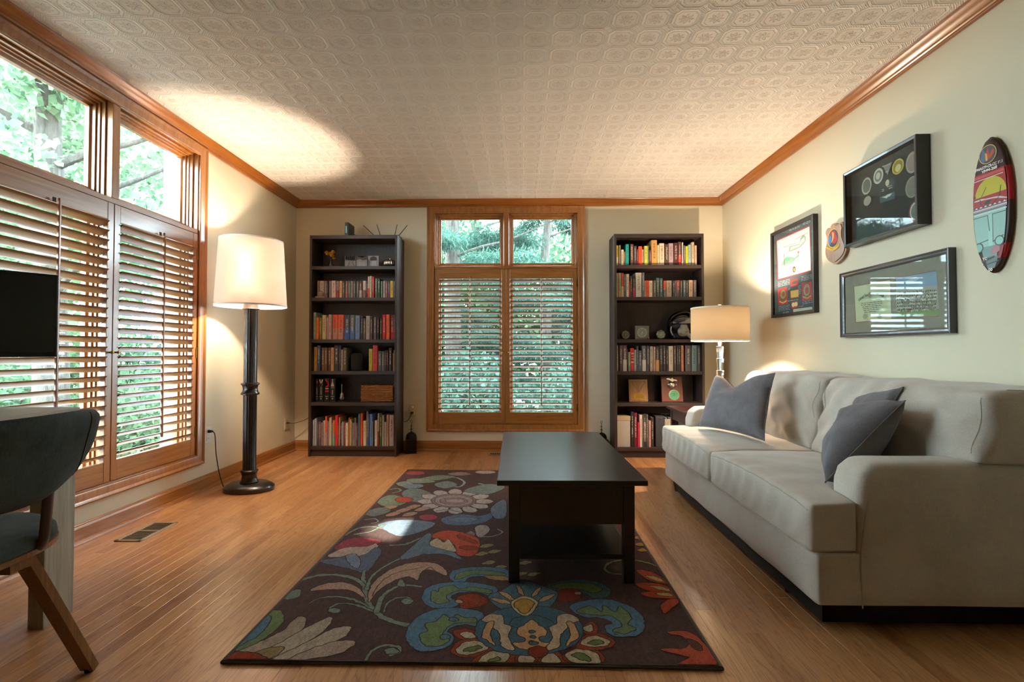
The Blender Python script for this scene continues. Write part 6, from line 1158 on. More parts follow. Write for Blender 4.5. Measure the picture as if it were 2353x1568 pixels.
# ================================================================ outdoors, as far as the windows show it
GZ = -0.45
g = G(); g.box((-40, -25, GZ - 0.2), (30, 45, GZ)); g.obj('ground', M['lawn'])['kind'] = 'structure'
g = G(); g.prism([(-9.5, 3.5, GZ), (-4.9, 3.2, GZ), (-4.9, 5.6, GZ), (-6.5, 8.2, GZ), (-12, 9.0, GZ)], (0, 0, 0.012)); g.obj('path', M['path_gravel'])['kind'] = 'structure'
def leaves(name, parent, blobs, size, mat, seed, keep=None, stretch=1.0, droop=0.3):
    """blobs: (centre, radii, count); each leaf is a folded four-cornered blade"""
    rg = np.random.default_rng(seed); P = []
    for c, r, n in blobs:
        v = rg.normal(size=(n, 3)); v /= np.linalg.norm(v, axis=1)[:, None]; v *= rg.uniform(0.0, 1.0, (n, 1)) ** 0.45
        P.append(v * np.array(r) + np.array(c))
    P = np.concatenate(P)
    if keep is not None: P = P[keep(P)]
    n = len(P)
    a = rg.normal(size=(n, 3)); a[:, 2] -= droop; a /= np.linalg.norm(a, axis=1)[:, None]
    b = rg.normal(size=(n, 3)); b -= a * (a * b).sum(1)[:, None]; b /= np.linalg.norm(b, axis=1)[:, None]
    s = size * rg.uniform(0.6, 1.25, (n, 1)); L = a * s * stretch; W = b * s * 0.42 / max(1, stretch ** 0.5); up = np.cross(a, b) * s * 0.12
    V = np.stack([P, P + L * 0.5 + W + up, P + L, P + L * 0.5 - W + up], 1).reshape(-1, 3)
    me = bpy.data.meshes.new(name); me.vertices.add(4 * n); me.vertices.foreach_set('co', (V - np.array(parent.location)).ravel())
    me.loops.add(4 * n); me.loops.foreach_set('vertex_index', np.arange(4 * n, dtype=np.int32)); me.polygons.add(n); me.polygons.foreach_set('loop_start', np.arange(0, 4 * n, 4, dtype=np.int32))
    me.update(calc_edges=True); me.validate(); me.materials.append(mat)
    o = link(name, me, parent); o['kind'] = 'stuff'; return o
def tree(name, label, x, y, r, h, blobs, n_br, size, mat, seed, group=None, keep=None, br_len=1.4, stretch=1.0, rise=0.5, droop=0.3, br_r=0.35):
    t = thing(name, label, 'tree', (x, y, GZ), 0, group); rd = random.Random(seed)
    p = [(x + rd.uniform(-0.03, 0.03) * k * r / 0.2, y + rd.uniform(-0.03, 0.03) * k, GZ + h * k / 8) for k in range(9)]
    G().tube(bez(p, 4), [r * (1.15 - 0.75 * k / 32) for k in range(33)], 14).obj('trunk', M['bark'], t, smooth=60)
    for k in range(n_br):
        z = GZ + h * rd.uniform(0.2, 0.98); a = rd.uniform(0, 6.28); l = br_len * rd.uniform(0.6, 1.3); q = [(x, y, z)]
        for s in range(1, 5): q.append((x + math.cos(a + 0.12 * s) * l * s / 4, y + math.sin(a + 0.12 * s) * l * s / 4, z + rise * l * (s / 4) ** 1.3 + rd.uniform(-0.05, 0.05)))
        G().tube(bez(q, 3), [r * br_r * (1 - 0.85 * i / 12) for i in range(13)], 6).obj('branch', M['bark'], t, smooth=60)
    leaves('foliage', t, blobs, size, mat, seed, keep, stretch, droop)
    return t
def off_sun(P):
    """an opening in the crown along the line of the sun patch"""
    d = np.array(SUN_FROM); v = P - np.array(SUN_PATCH); t = v @ d; q = v - t[:, None] * d
    return (q ** 2).sum(1) > 0.20 ** 2
# side of the house: maple whose trunk stands in the upper pane, crown above the window
s0 = np.array(SUN_FROM) * 6.2
mid = np.array((-2.2, 2.6, 1.4)) + s0  # unseen crown mass added up the sun line to block sun from the window
tree('maple_tree', 'tall maple with grey ridged trunk seen through the side window', -5.75, 5.95, 0.165, 8.5,
     [((-7.6, 8.0, 4.4), (2.4, 2.2, 1.3), 6000), ((-5.15, 5.45, 2.62), (0.7, 0.5, 0.16), 330), ((-5.1, 4.7, 2.7), (0.6, 0.5, 0.6), 500), ((-7.6, 7.8, 2.4), (1.9, 1.6, 0.8), 3200), ((-5.5, 5.7, 4.1), (0.9, 0.7, 0.35), 700), (tuple(mid), (2.6, 2.2, 2.4), 26000), ((-4.3, 5.7, 2.3), (0.9, 0.8, 0.35), 700)], 14, 0.115, M['leaf_broad'], 3, 'trees outside the side window', off_sun, 2.0)
tree('young_maple', 'slender young maple with sparse leaves, seen right of the grey trunk', -5.2, 7.4, 0.05, 5.0,
     [((-5.0, 7.2, 2.6), (1.3, 1.2, 0.8), 420), ((-5.4, 7.6, 4.0), (1.6, 1.5, 0.8), 420)], 10, 0.11, M['leaf_broad'], 8, 'trees outside the side window', None, 1.2)
tree('birch_tree', 'pale green leafy tree standing farther off behind the maple', -10.5, 9.6, 0.12, 8.0,
     [((-10.5, 9.6, 3.0), (3.0, 2.6, 2.0), 3000), ((-12.5, 12.6, 1.4), (2.6, 2.6, 1.7), 1600)], 10, 0.2, M['leaf_broad'], 9, 'trees outside the side window', None, 2.2)
def shrub(label, x, y, rx, rz, n, seed, mat='leaf_shrub', size=0.07):
    t = thing('garden_shrub', label, 'shrub', (x, y, GZ), 0, 'shrubs outside the windows'); rd = random.Random(seed)
    for k in range(7):
        a = rd.uniform(0, 6.28); G().tube(bez([(x, y, GZ), (x + math.cos(a) * rx * 0.3, y + math.sin(a) * rx * 0.3, GZ + rz * 0.6), (x + math.cos(a) * rx * 0.7, y + math.sin(a) * rx * 0.7, GZ + rz * 1.4)], 4), 0.012, 5).obj('stem', M['bark'], t)
    leaves('foliage', t, [((x, y, GZ + rz * 0.95), (rx, rx, rz), n)], size, M[mat], seed)
shrub('low leafy shrub just outside the lower side window', -4.35, 5.55, 0.55, 0.5, 2600, 21)
shrub('rounded garden shrub behind the low leafy one', -5.3, 7.3, 0.8, 0.62, 3200, 22)
shrub('wide hedge-like shrub far behind the maple trunk', -8.2, 9.6, 1.6, 1.0, 4200, 23, size=0.12)
shrub('spreading shrub at the foot of the maple', -7.3, 6.6, 1.0, 0.7, 2600, 24, size=0.1)
# projecting corner of the house beside the side window
g = G(); g.box((-2.60, 3.52, GZ), (XL - WT, 3.95, 3.2)); g.obj('wall_outside', M['siding'])['kind'] = 'structure'
# behind the house: conifers close to the window
def boughs(x, y, z0, z1, rad, n, seed):
    rd = random.Random(seed); B = []
    for i in range(n):
        z = z0 + (z1 - z0) * i / n; a = rd.uniform(0, 6.28); l = rad * rd.uniform(0.5, 1.1)
        for s in (0.45, 0.75, 1.0): B.append(((x + math.cos(a) * l * s, y + math.sin(a) * l * s, z - 0.12 * s * l), (0.40, 0.40, 0.13), 700))
    return B
tree('hemlock_tree', 'dark evergreen with bare crossing branches behind the back window, its nearer trunk', -1.25, 9.1, 0.15, 9.0, boughs(-1.25, 9.1, 0.0, 5.0, 2.0, 34, 31), 22, 0.035, M['leaf_needle'], 31, 'evergreens behind the back window', None, 2.0, 3.4, 0.35, 0.5, 0.22)
tree('hemlock_tree', 'dark evergreen behind the back window, its trunk toward the sofa', 0.55, 11.2, 0.12, 9.0, boughs(0.55, 11.2, 0.0, 5.5, 2.2, 36, 32), 20, 0.04, M['leaf_needle'], 32, 'evergreens behind the back window', None, 2.0, 3.4, 0.35, 0.5, 0.22)
tree('broadleaf_tree', 'dense green tree filling the background behind the evergreens', -1.5, 15.5, 0.2, 9.0, [((-3.0, 15.5, 2.2), (3.4, 1.8, 3.4), 17000), ((1.5, 16.0, 2.0), (3.6, 1.8, 3.2), 17000)], 10, 0.17, M['leaf_shrub'], 33, 'evergreens behind the back window', None, 2.5)
shrub('dark green shrub beyond the back window', -0.9, 7.4, 0.9, 0.75, 3600, 34, 'leaf_needle', 0.08)
shrub('dark green shrub beyond the back window, toward the sofa', 0.9, 7.9, 0.9, 0.65, 3200, 35, 'leaf_needle', 0.08)
# ================================================================ bookcases
FB = 4.51
SHELF_Z = [1.745, 1.455, 1.070, 0.780, 0.494]
def bookcase(x0, x1, label):
    t = thing('bookcase', label, 'bookcase', ((x0 + x1) / 2, (FB + YB) / 2, 0), 0, 'matching bookcases')
    yb, th = YB - 0.032, 0.022; m, mx = M['bookcase_wood'], M['bookcase_wood_x']
    for xa in (x0, x1 - th): G().box((xa, FB, 0), (xa + th, yb, 2.03), 0.0015).obj('side_panel', m, t)
    G().box((x0 + th, FB + 0.002, 1.998), (x1 - th, yb, 2.03), 0.001).obj('top_panel', mx, t)
    for z in SHELF_Z: G().box((x0 + th, FB + 0.003, z - 0.03), (x1 - th, yb - 0.006, z), 0.001).obj('shelf', mx, t)
    G().box((x0 + th, FB + 0.003, 0.062), (x1 - th, yb - 0.006, 0.091), 0.001).obj('bottom_shelf', mx, t)
    G().box((x0 + th, FB + 0.02, 0), (x1 - th, FB + 0.035, 0.062)).obj('plinth', mx, t)
    G().box((x0 + th, yb - 0.006, 0.03), (x1 - th, yb, 2.0)).obj('back_panel', m, t)
    for xa in (x0 + th, x1 - th):                                   # peg holes
        for yy in (FB + 0.04, FB + 0.2):
            g = G()
            for k in range(52):
                z = 0.2 + k * 0.032
                if min(abs(z - s + 0.015) for s in SHELF_Z) < 0.025: continue
                s = 1 if xa < (x0 + x1) / 2 else -1
                g.box((xa - 0.001 * (s < 0) , yy - 0.0025, z - 0.0025), (xa + 0.001 * (s > 0), yy + 0.0025, z + 0.0025))
            o = g.obj('peg_holes', M['vent_dark'], t); o['kind'] = 'stuff'
    return t
bookcase(-1.956, -1.144, 'tall dark brown bookcase beside the floor lamp, router antennas on top')
bookcase(0.836, 1.645, 'tall dark brown bookcase behind the sofa and table lamp')

# ---- books
g = G()
bmv = g.bm
prof = [(-0.5, 1), (-0.5, 0.03), (-0.42, 0.006), (-0.2, 0.0), (0.2, 0.0), (0.42, 0.006), (0.5, 0.03), (0.5, 1), (0.42, 1), (0.42, 0.05), (-0.42, 0.05), (-0.42, 1)]
g.prism([(x, y, 0) for x, y in prof], (0, 0, 1)); tmp = g.obj('book', M['book_cover'], None, local=True); COVER = tmp.data; bpy.data.objects.remove(tmp)
g = G(); g.box((-0.42, 0.05, 0.012), (0.42, 0.985, 0.985)); tmp = g.obj('pages', M['paper'], None, local=True); PAGES = tmp.data; bpy.data.objects.remove(tmp)
ORD = ['first', 'second', 'third', 'fourth', 'fifth', 'sixth', 'seventh', 'eighth', 'ninth', 'tenth', 'eleventh', 'twelfth', 'thirteenth', 'fourteenth', 'fifteenth', 'sixteenth', 'seventeenth', 'eighteenth', 'nineteenth', 'twentieth']
TENS = {2: 'twenty', 3: 'thirty', 4: 'forty'}
def ordinal(i):
    if i < 20: return ORD[i]
    k = i + 1
    return {30: 'thirtieth', 40: 'fortieth'}.get(k) or TENS[k // 10] + '-' + ORD[k % 10 - 1]
def colour_word(h):
    r, g_, b = (int(h[i:i + 2], 16) / 255 for i in (0, 2, 4)); mx, mn_ = max(r, g_, b), min(r, g_, b); s = (mx - mn_) / max(mx, 1e-6)
    if mx < 0.14: return 'black'
    if s < 0.16: return 'dark grey' if mx < 0.42 else ('grey' if mx < 0.66 else 'pale grey')
    d = mx - mn_; hue = (((g_ - b) / d) % 6 if mx == r else ((b - r) / d + 2 if mx == g_ else (r - g_) / d + 4)) * 60
    if s < 0.34 and 10 < hue < 70: return 'cream' if mx > 0.68 else ('taupe' if mx > 0.45 else 'dark brown')
    if s < 0.34 and (hue < 10 or hue > 300): return 'mauve' if mx > 0.4 else 'dark plum'
    if hue < 11 or hue > 330: return 'red' if mx > 0.6 else 'maroon'
    if hue < 28: return 'orange' if mx > 0.7 and s > 0.55 else 'brown'
    if hue < 44: return 'tan' if mx > 0.55 else 'brown'
    if hue < 70: return 'yellow' if mx > 0.62 and s > 0.5 else 'olive'
    if hue < 160: return 'green'
    if hue < 190: return 'teal'
    return 'blue' if mx > 0.4 else 'navy'
ROWINFO = {'L2': ('second shelf', 'lamp-side bookcase', 1.455), 'L3': ('third shelf', 'lamp-side bookcase', 1.070), 'L4': ('fourth shelf', 'lamp-side bookcase', 0.780), 'L5': ('fifth shelf', 'lamp-side bookcase', 0.494), 'L6': ('bottom shelf', 'lamp-side bookcase', 0.091),
           'R1': ('top shelf', 'sofa-side bookcase', 1.745), 'R2': ('second shelf', 'sofa-side bookcase', 1.455), 'R4': ('fourth shelf', 'sofa-side bookcase', 0.780), 'R6': ('bottom shelf', 'sofa-side bookcase', 0.091)}
BOOK_OBJ = {}
rnd = random.Random(5)
def spine_text(o, txt, col, x0, x1, z, h, depth, size, up=False):
    """lettering running along a spine, as thin raised print, a part of its book"""
    cu = bpy.data.curves.new('t', 'FONT'); cu.body = txt; cu.size = size; cu.align_x = 'CENTER'; cu.align_y = 'CENTER'; cu.extrude = 0.0001
    to = bpy.data.objects.new('t', cu); COL.objects.link(to); dg = bpy.context.evaluated_depsgraph_get(); me = bpy.data.meshes.new_from_object(to.evaluated_get(dg)); bpy.data.objects.remove(to)
    me.transform(Matrix.Rotation(R(90), 4, 'X')); me.transform(Matrix.Rotation(R(90 if not up else 0), 4, 'Y'))
    me.transform(Matrix.Diagonal((1 / (x1 - x0), 1 / depth, 1 / h, 1))); me.materials.clear(); me.materials.append(plain('ink_' + col, col, 0.5))
    return link('spine_title', me, o, (0, -0.0004 / depth, z))
for key, L in BOOKS.items():
    shelf, case, z = ROWINFO[key]; mag = key == 'L6'
    lo_, hi_ = ((-1.9315, -1.1685) if key[0] == 'L' else (0.8605, 1.6205)); r0, r1 = min(b[0] for b in L), max(b[1] for b in L); q0, q1 = max(r0, lo_), min(r1, hi_)
    for i, b in enumerate(L):
        x0, x1 = (q0 + (v_ - r0) * (q1 - q0) / (r1 - r0) for v_ in b[:2]); h, col = b[2:4]; x1 -= 0.0008; w = x1 - x0
        hh = min(h, {'L2': 0.225, 'L3': 0.33, 'L4': 0.235, 'R1': 0.235, 'R2': 0.235, 'R4': 0.235}.get(key, 0.32))
        depth = min(0.21, max(0.11, hh * 0.72)) * rnd.uniform(0.93, 1.0)
        y = 4.548 + rnd.uniform(-0.006, 0.010) + (0.02 if key in ('L5',) else 0)
        size = 'thin' if w < 0.02 else ('thick' if w > 0.042 else 'mid-sized')
        tall = 'tall ' if hh > (0.30 if mag else 0.21) and len(b) < 5 else ''
        kind = 'magazine' if mag and w < 0.02 else 'book'
        o = link(kind, COVER, None, ((x0 + x1) / 2, y, z + 0.0003)); o.scale = (w, depth, hh)
        o.color = rgba(col); c2 = b[4] if len(b) > 4 else col
        o['band_color'] = [*lin(c2)]; o['band_top'] = (0.45 if len(b) > 4 else 0.0)
        dk = sum(lin(col)) < 0.5; mk = lin('c8c0b0') if dk else lin('3a302a')
        if key == 'L5': mk = lin(col)
        o['mark_color'] = [*mk]
        cw = colour_word(col)
        if len(b) > 4: cw += ' and ' + colour_word(c2) if colour_word(c2) != cw else ''
        tag(o, f'{size} {tall}{cw} {kind}, {ordinal(i)} in the row, {shelf} of {case}', kind, f'{"magazines and books" if mag else "books"} on the {shelf} of the {case}')
        link('pages', PAGES, o)
        BOOK_OBJ[(key, i)] = (o, x0, x1, hh, depth)
def title(key, i, txt, col, zf, size):
    o, x0, x1, h, d = BOOK_OBJ[(key, i)]; spine_text(o, txt, col, x0, x1, zf, h, d, size)
title('R4', 5, 'B I T E', 'e8dcd0', 0.58, 0.036); title('R6', 5, 'LOST CHICAGO', 'd8ccb8', 0.45, 0.024)
# the four black novels: flat print on their spines
def spine_art(key, i, shapes):
    o, x0, x1, h, d = BOOK_OBJ[(key, i)]; g = G(); ly = g.bm.loops.layers.float_color.new('Col')
    for col, pts in shapes:
        f = g.bm.faces.new([g.bm.verts.new((p[0], -0.004, p[1])) for p in pts])
        for l in f.loops: l[ly] = rgba(col)
    bmesh.ops.triangulate(g.bm, faces=g.bm.faces); me = bpy.data.meshes.new('spine_print'); g.bm.to_mesh(me); g.bm.free(); me.materials.append(M['print']); link('spine_print', me, o)['kind'] = 'stuff'
def ring(cx, cz, rx, rz, n=14): return [(cx + rx * math.cos(2 * math.pi * k / n), cz + rz * math.sin(2 * math.pi * k / n)) for k in range(n)]
def bars(z0, z1, n=3): return [('9a9894', [(-0.1, z0), (0.1, z0), (0.1, z1), (-0.1, z1)])]
SQ = [('d8d4d0', ring(0, 0.13, 0.14, 0.022)), ('8a8884', [(-0.3, 0.20), (0.3, 0.20), (0.3, 0.245), (-0.3, 0.245)])]
spine_art('L5', 0, [('b02038', ring(0, 0.84, 0.28, 0.07)), ('e0d0c8', ring(0.05, 0.86, 0.10, 0.03))] + bars(0.3, 0.62) + SQ)
spine_art('L5', 1, [('d8c8c4', [(-0.4, 0.97), (-0.2, 0.97), (0, 0.82), (0.2, 0.97), (0.4, 0.97), (0.1, 0.74), (-0.1, 0.74)]), ('e8e0dc', ring(0, 0.78, 0.18, 0.045))] + bars(0.3, 0.66) + SQ)
spine_art('L5', 2, [('b8203c', [(-0.42, 0.95), (-0.2, 0.97), (0.25, 0.86), (0.4, 0.74), (0.2, 0.64), (-0.3, 0.62), (0.1, 0.70), (0.1, 0.80)]), ('b8203c', ring(0, 0.45, 0.4, 0.035)), ('b0aaa6', [(-0.3, 0.54), (0.3, 0.54), (0.3, 0.58), (-0.3, 0.58)])] + SQ)
spine_art('L5', 3, [('d8c4bc', [(-0.3, 0.66), (-0.08, 0.82), (-0.06, 0.94), (0.06, 0.94), (0.08, 0.82), (0.3, 0.66)]), ('d8ccc8', ring(0, 0.95, 0.16, 0.03)), ('8a8884', [(-0.3, 0.58), (0.3, 0.58), (0.3, 0.62), (-0.3, 0.62)])] + bars(0.3, 0.52) + SQ)

# ================================================================ coffee table
t = thing('coffee_table', 'black-brown wooden coffee table with lower shelf standing on the rug', 'table', (0.19, 2.62, 0.0125), R(0.9))
def TB(a, b, bev=0.003): return G().box((a[0] - 0.19, a[1] - 2.62, a[2] - 0.0125), (b[0] - 0.19, b[1] - 2.62, b[2] - 0.0125), bev)
tx0, tx1, ty0, ty1 = -0.112, 0.497, 2.012, 3.23; lx0, lx1, ly0, ly1 = -0.066, 0.452, 2.05, 3.19
TB((tx0, ty0, 0.418), (tx1, ty1, 0.440)).obj('table_top', M['table_black'], t, local=True)
for xa in (lx0, lx1 - 0.046):
    for ya in (ly0, ly1 - 0.046): TB((xa, ya, 0.0137), (xa + 0.046, ya + 0.046, 0.418)).obj('leg', M['table_black'], t, local=True)
for a, b in (((lx0 + 0.046, ly0 + 0.006, 0.25), (lx1 - 0.046, ly0 + 0.026, 0.418)), ((lx0 + 0.046, ly1 - 0.026, 0.25), (lx1 - 0.046, ly1 - 0.006, 0.418)), ((lx0 + 0.006, ly0 + 0.046, 0.25), (lx0 + 0.026, ly1 - 0.046, 0.418)), ((lx1 - 0.026, ly0 + 0.046, 0.25), (lx1 - 0.006, ly1 - 0.046, 0.418))):
    TB(a, b, 0.002).obj('apron', M['table_black'], t, local=True)
TB((lx0 + 0.008, ly0 + 0.02, 0.102), (lx1 - 0.008, ly1 - 0.02, 0.122)).obj('lower_shelf', M['table_black'], t, local=True)

# ================================================================ rug
t = thing('area_rug', 'brown rug with blue, green and rust floral scrolls under the coffee table', 'rug', (-0.16, 2.755, 0))
rx0, rx1, ry0, ry1 = -0.92, 0.60, 1.524, 3.985
G().box((rx0 + 0.006, ry0 + 0.006, 0.0005), (rx1 - 0.006, ry1 - 0.006, 0.0110)).obj('backing', M['rug_binding'], t)
G().tube([(rx0, ry0, 0.0068), (rx1, ry0, 0.0068), (rx1, ry1, 0.0068), (rx0, ry1, 0.0068)], 0.0066, 8, closed=True).obj('binding', M['rug_binding'], t, smooth=60)
g = G(); ly = g.bm.loops.layers.float_color.new('Col')
ground = rgba('4a322e')
def flat(pts, z, col):
    V = [g.bm.verts.new((min(max(p[0], rx0 + 0.008), rx1 - 0.008), min(max(p[1], ry0 + 0.008), ry1 - 0.008), z)) for p in pts]
    try: f = g.bm.faces.new(V)
    except ValueError: return
    f.normal_update()
    if f.normal.z < 0: f.normal_flip()
    for l in f.loops: l[ly] = col
def grow(pts, d):
    n = len(pts); A = sum(pts[i][0] * pts[(i + 1) % n][1] - pts[(i + 1) % n][0] * pts[i][1] for i in range(n)); sgn = 1 if A > 0 else -1; out = []
    for i in range(n):
        ax, ay = pts[i - 1]; bx, by = pts[(i + 1) % n]; tx, ty = bx - ax, by - ay; l = math.hypot(tx, ty) or 1e-9
        out.append((pts[i][0] + sgn * ty / l * d, pts[i][1] - sgn * tx / l * d))
    return out
flat([(rx0, ry0), (rx1, ry0), (rx1, ry1), (rx0, ry1)], 0.0112, ground)
z = 0.0113
for s in RUG:
    if s[0] == 'p': pts = [(v.x, v.y) for v in bez([(a, b, 0) for a, b in s[2]], 6, True)]
    else:
        P = bez([(a, b, 0) for a, b in s[2]], 8); W = np.interp(np.linspace(0, 1, len(P)), np.linspace(0, 1, len(s[3])), s[3]); Lf, Rt = [], []
        for i, p in enumerate(P):
            d = P[min(i + 1, len(P) - 1)] - P[max(i - 1, 0)]; d = d / (d.length or 1e-9); nn = Vector((-d.y, d.x, 0)) * W[i] * 0.5
            Lf.append(p + nn); Rt.append(p - nn)
        e = P[-1] - P[-2]; tip = P[-1] + e.normalized() * W[-1] * 0.5
        pts = [(v.x, v.y) for v in Lf + [tip] + Rt[::-1]]
    pts = [(a + 0.005 * mn.noise(Vector((a * 55, b * 55, 1))), b + 0.006 * mn.noise(Vector((a * 55, b * 55, 7)))) for a, b in pts]
    if s[1] != '3d2723': flat(grow(pts, 0.0035), z, rgba('36251f')); z += 0.000005
    flat(pts, z, rgba(s[1])); z += 0.000007
bmesh.ops.triangulate(g.bm, faces=g.bm.faces)
g.obj('pile', M['rug_pile'], t)['kind'] = 'stuff'

# ================================================================ sofa
def soft(boxes, voxel=0.014, it=10, fn=None):
    g = G()
    for a, b in boxes: g.box(a, b)
    me = bpy.data.meshes.new('tmp'); g.bm.to_mesh(me); g.bm.free(); o = bpy.data.objects.new('tmp', me); COL.objects.link(o)
    m = o.modifiers.new('r', 'REMESH'); m.mode = 'VOXEL'; m.voxel_size = voxel; s = o.modifiers.new('s', 'SMOOTH'); s.factor = 0.5; s.iterations = it
    dg = bpy.context.evaluated_depsgraph_get(); out = bpy.data.meshes.new_from_object(o.evaluated_get(dg)); bpy.data.objects.remove(o); bpy.data.meshes.remove(me)
    n = len(out.vertices); co = np.empty(n * 3); out.vertices.foreach_get('co', co); co = co.reshape(-1, 3)
    if fn: co = np.array([fn(Vector(c)) for c in co])
    out.vertices.foreach_set('co', co.ravel()); out.polygons.foreach_set('use_smooth', np.ones(len(out.polygons), dtype=bool)); out.update(); return out
def soft_obj(name, mat, parent, *a, **k):
    me = soft(*a, **k); me.name = name; me.transform(Matrix.Translation(-parent.location)); me.materials.clear(); me.materials.append(mat); return link(name, me, parent)
SX0, SX1, SY0, SY1 = 1.0, 1.89, 1.722, 3.525
sofa = thing('sofa', 'light beige upholstered two-seat sofa along the wall of framed pictures', 'sofa', (1.45, 2.62, 0))
SF = M['sofa_fabric']
nz = lambda p, s, k=0: mn.noise(Vector((p.x * s + k, p.y * s, p.z * s)))
soft_obj('base', SF, sofa, [((SX0, SY0, 0.092), (SX1, SY1, 0.275)), ((1.80, SY0, 0.092), (SX1, SY1, 0.74))], 0.014, 4, lambda p: p + Vector((nz(p, 5) * 0.004, nz(p, 4, 3) * 0.002, 0)))
def armfn(p):
    q = p.copy(); q.x += nz(p, 4) * 0.004; q.y += nz(p, 5, 9) * 0.003
    return q
AT = 0.15
for y0, y1 in ((SY0 - 0.004, SY0 + AT), (SY1 - AT, SY1 + 0.004)):
    soft_obj('arm', SF, sofa, [((1.185, y0, 0.092), (1.88, y1, 0.582)), ((1.155, y0, 0.092), (1.4, y1, 0.555)), ((1.14, y0, 0.092), (1.4, y1, 0.51))], 0.013, 22, armfn)
def seatfn(yc, hw):
    def f(p):
        q = p.copy(); v = max(0, 1 - ((p.y - yc) / hw) ** 2); u = max(0, 1 - ((p.x - 1.28) / 0.36) ** 2)
        if p.z > 0.34: q.z += 0.036 * v ** 0.6 * u ** 0.6 + nz(p, 7) * 0.004 + 0.003 * math.sin(p.y * 34 + p.x * 9) * max(0, 1 - abs(p.x - 1.02) / 0.12)
        if p.x < 1.1: q.x -= 0.018 * v ** 0.5 + 0.002 * math.sin(p.y * 60 + 3 * math.sin(p.z * 20)) * (1 if p.z > 0.3 else 0)
        return q
    return f
YM = 2.632
soft_obj('seat_cushion', SF, sofa, [((0.985, SY0 + AT, 0.268), (1.66, YM - 0.004, 0.432)), ((0.985, SY0 + 0.006, 0.268), (1.145, SY0 + AT + 0.05, 0.432))], 0.012, 7, seatfn((SY0 + YM) / 2, 0.48))
soft_obj('seat_cushion', SF, sofa, [((0.985, YM + 0.004, 0.268), (1.66, SY1 - AT, 0.432)), ((0.985, SY1 - AT - 0.05, 0.268), (1.145, SY1 - 0.006, 0.432))], 0.012, 7, seatfn((SY1 + YM) / 2, 0.48))
def backfn(yc, hw, seed):
    def f(p):
        q = p.copy(); v = max(0, 1 - ((p.y - yc) / hw) ** 2) ** 0.5; w = max(0, 1 - ((p.z - 0.60) / 0.24) ** 2) ** 0.5
        q.x += (p.z - 0.62) * 0.22
        if p.x < 1.70:
            q.x -= 0.055 * v * w
            a = (p.y - yc) / hw; f1 = math.sin((p.z * 1.0 + abs(a) * 0.30) * 46 + 4 * nz(p, 3, seed)); q.x += 0.012 * f1 * max(0, 1.0 - v * 0.7) + 0.016 * nz(p, 5, seed) + 0.009 * nz(p, 12, seed)
        q.z += 0.020 * v * (1 if p.z > 0.7 else 0) + 0.006 * nz(p, 8, seed + 4) + (0.010 * math.sin(p.y * 24 + seed) * nz(p, 4, seed) if p.z > 0.74 else 0)
        return q
    return f
soft_obj('back_cushion', SF, sofa, [((1.56, SY0 - 0.015, 0.575), (1.84, YM - 0.004, 0.815)), ((1.56, SY0 + AT + 0.004, 0.44), (1.80, YM - 0.004, 0.815))], 0.012, 12, backfn((SY0 + YM) / 2, 0.46, 1.0))
soft_obj('back_cushion', SF, sofa, [((1.56, YM + 0.004, 0.575), (1.84, SY1 + 0.01, 0.815)), ((1.56, YM + 0.004, 0.44), (1.80, SY1 - AT - 0.004, 0.815))], 0.012, 12, backfn((SY1 + YM) / 2, 0.46, 5.0))
G().box((SX0 + 0.04, SY0 + 0.04, 0.022), (SX1 - 0.03, SY1 - 0.14, 0.11)).obj('dark_underside', M['sofa_under'], sofa)  # black block hung low to darken the gap under the sofa
for xa in (SX0 + 0.07, SX1 - 0.07):
    for ya in (SY0 + 0.30, SY1 - 0.07): G().lathe([(0.020, 0.0), (0.030, 0.055), (0.031, 0.10)], (xa, ya, 0.0), 4).obj('leg', M['mahogany'], sofa)
# seams
def seam(pts, r=0.0022): G().tube(bez(pts, 8), r, 6).obj('seam', M['sofa_welt'], sofa, smooth=60)
from mathutils.bvhtree import BVHTree
def seam_on(o, rays, r=0.002):
    me = o.data; bv = BVHTree.FromPolygons([v.co + sofa.location for v in me.vertices], [tuple(p.vertices) for p in me.polygons]); out = []
    for p, d in rays:
        q, nn, _, _ = bv.ray_cast(Vector(p), Vector(d), 1.0)
        if q is not None: out.append(q - Vector(d) * 0.0004)
    if len(out) > 2: G().tube(out, r, 6).obj('seam', M['sofa_welt'], o, smooth=60)
for c_ in [c for c in sofa.children if c.name.startswith('seat_cushion')]:
    ys = [(v.co + sofa.location).y for v in c_.data.vertices]; a, b = min(ys), max(ys)
    N_ = 40
    for zz, up_ in ((0.414, 0.030), (0.288, 0.0)): seam_on(c_, [((0.7, a + 0.012 + (b - a - 0.024) * k / N_, zz + up_ * max(0, 1 - (2 * k / N_ - 1) ** 2) ** 0.6), (1, 0, 0)) for k in range(N_ + 1)])
for c_ in [c for c in sofa.children if c.name.startswith('back_cushion')]:
    ys = [(v.co + sofa.location).y for v in c_.data.vertices]; a, b = min(ys), max(ys)
    for yy in (a + 0.030, b - 0.030): seam_on(c_, [((1.2, yy, 0.61 + 0.19 * k / 14), (1, 0, 0)) for k in range(15)] + [((1.66 + 0.14 * k / 6, yy, 1.2), (0, 0, -1)) for k in range(7)])
seam([(1.152, SY0 + 0.0, 0.09), (1.146, SY0 - 0.003, 0.27), (1.165, SY0 - 0.002, 0.40), (1.182, SY0 + 0.004, 0.50), (1.20, SY0 + 0.03, 0.556), (1.205, SY0 + 0.075, 0.567)])

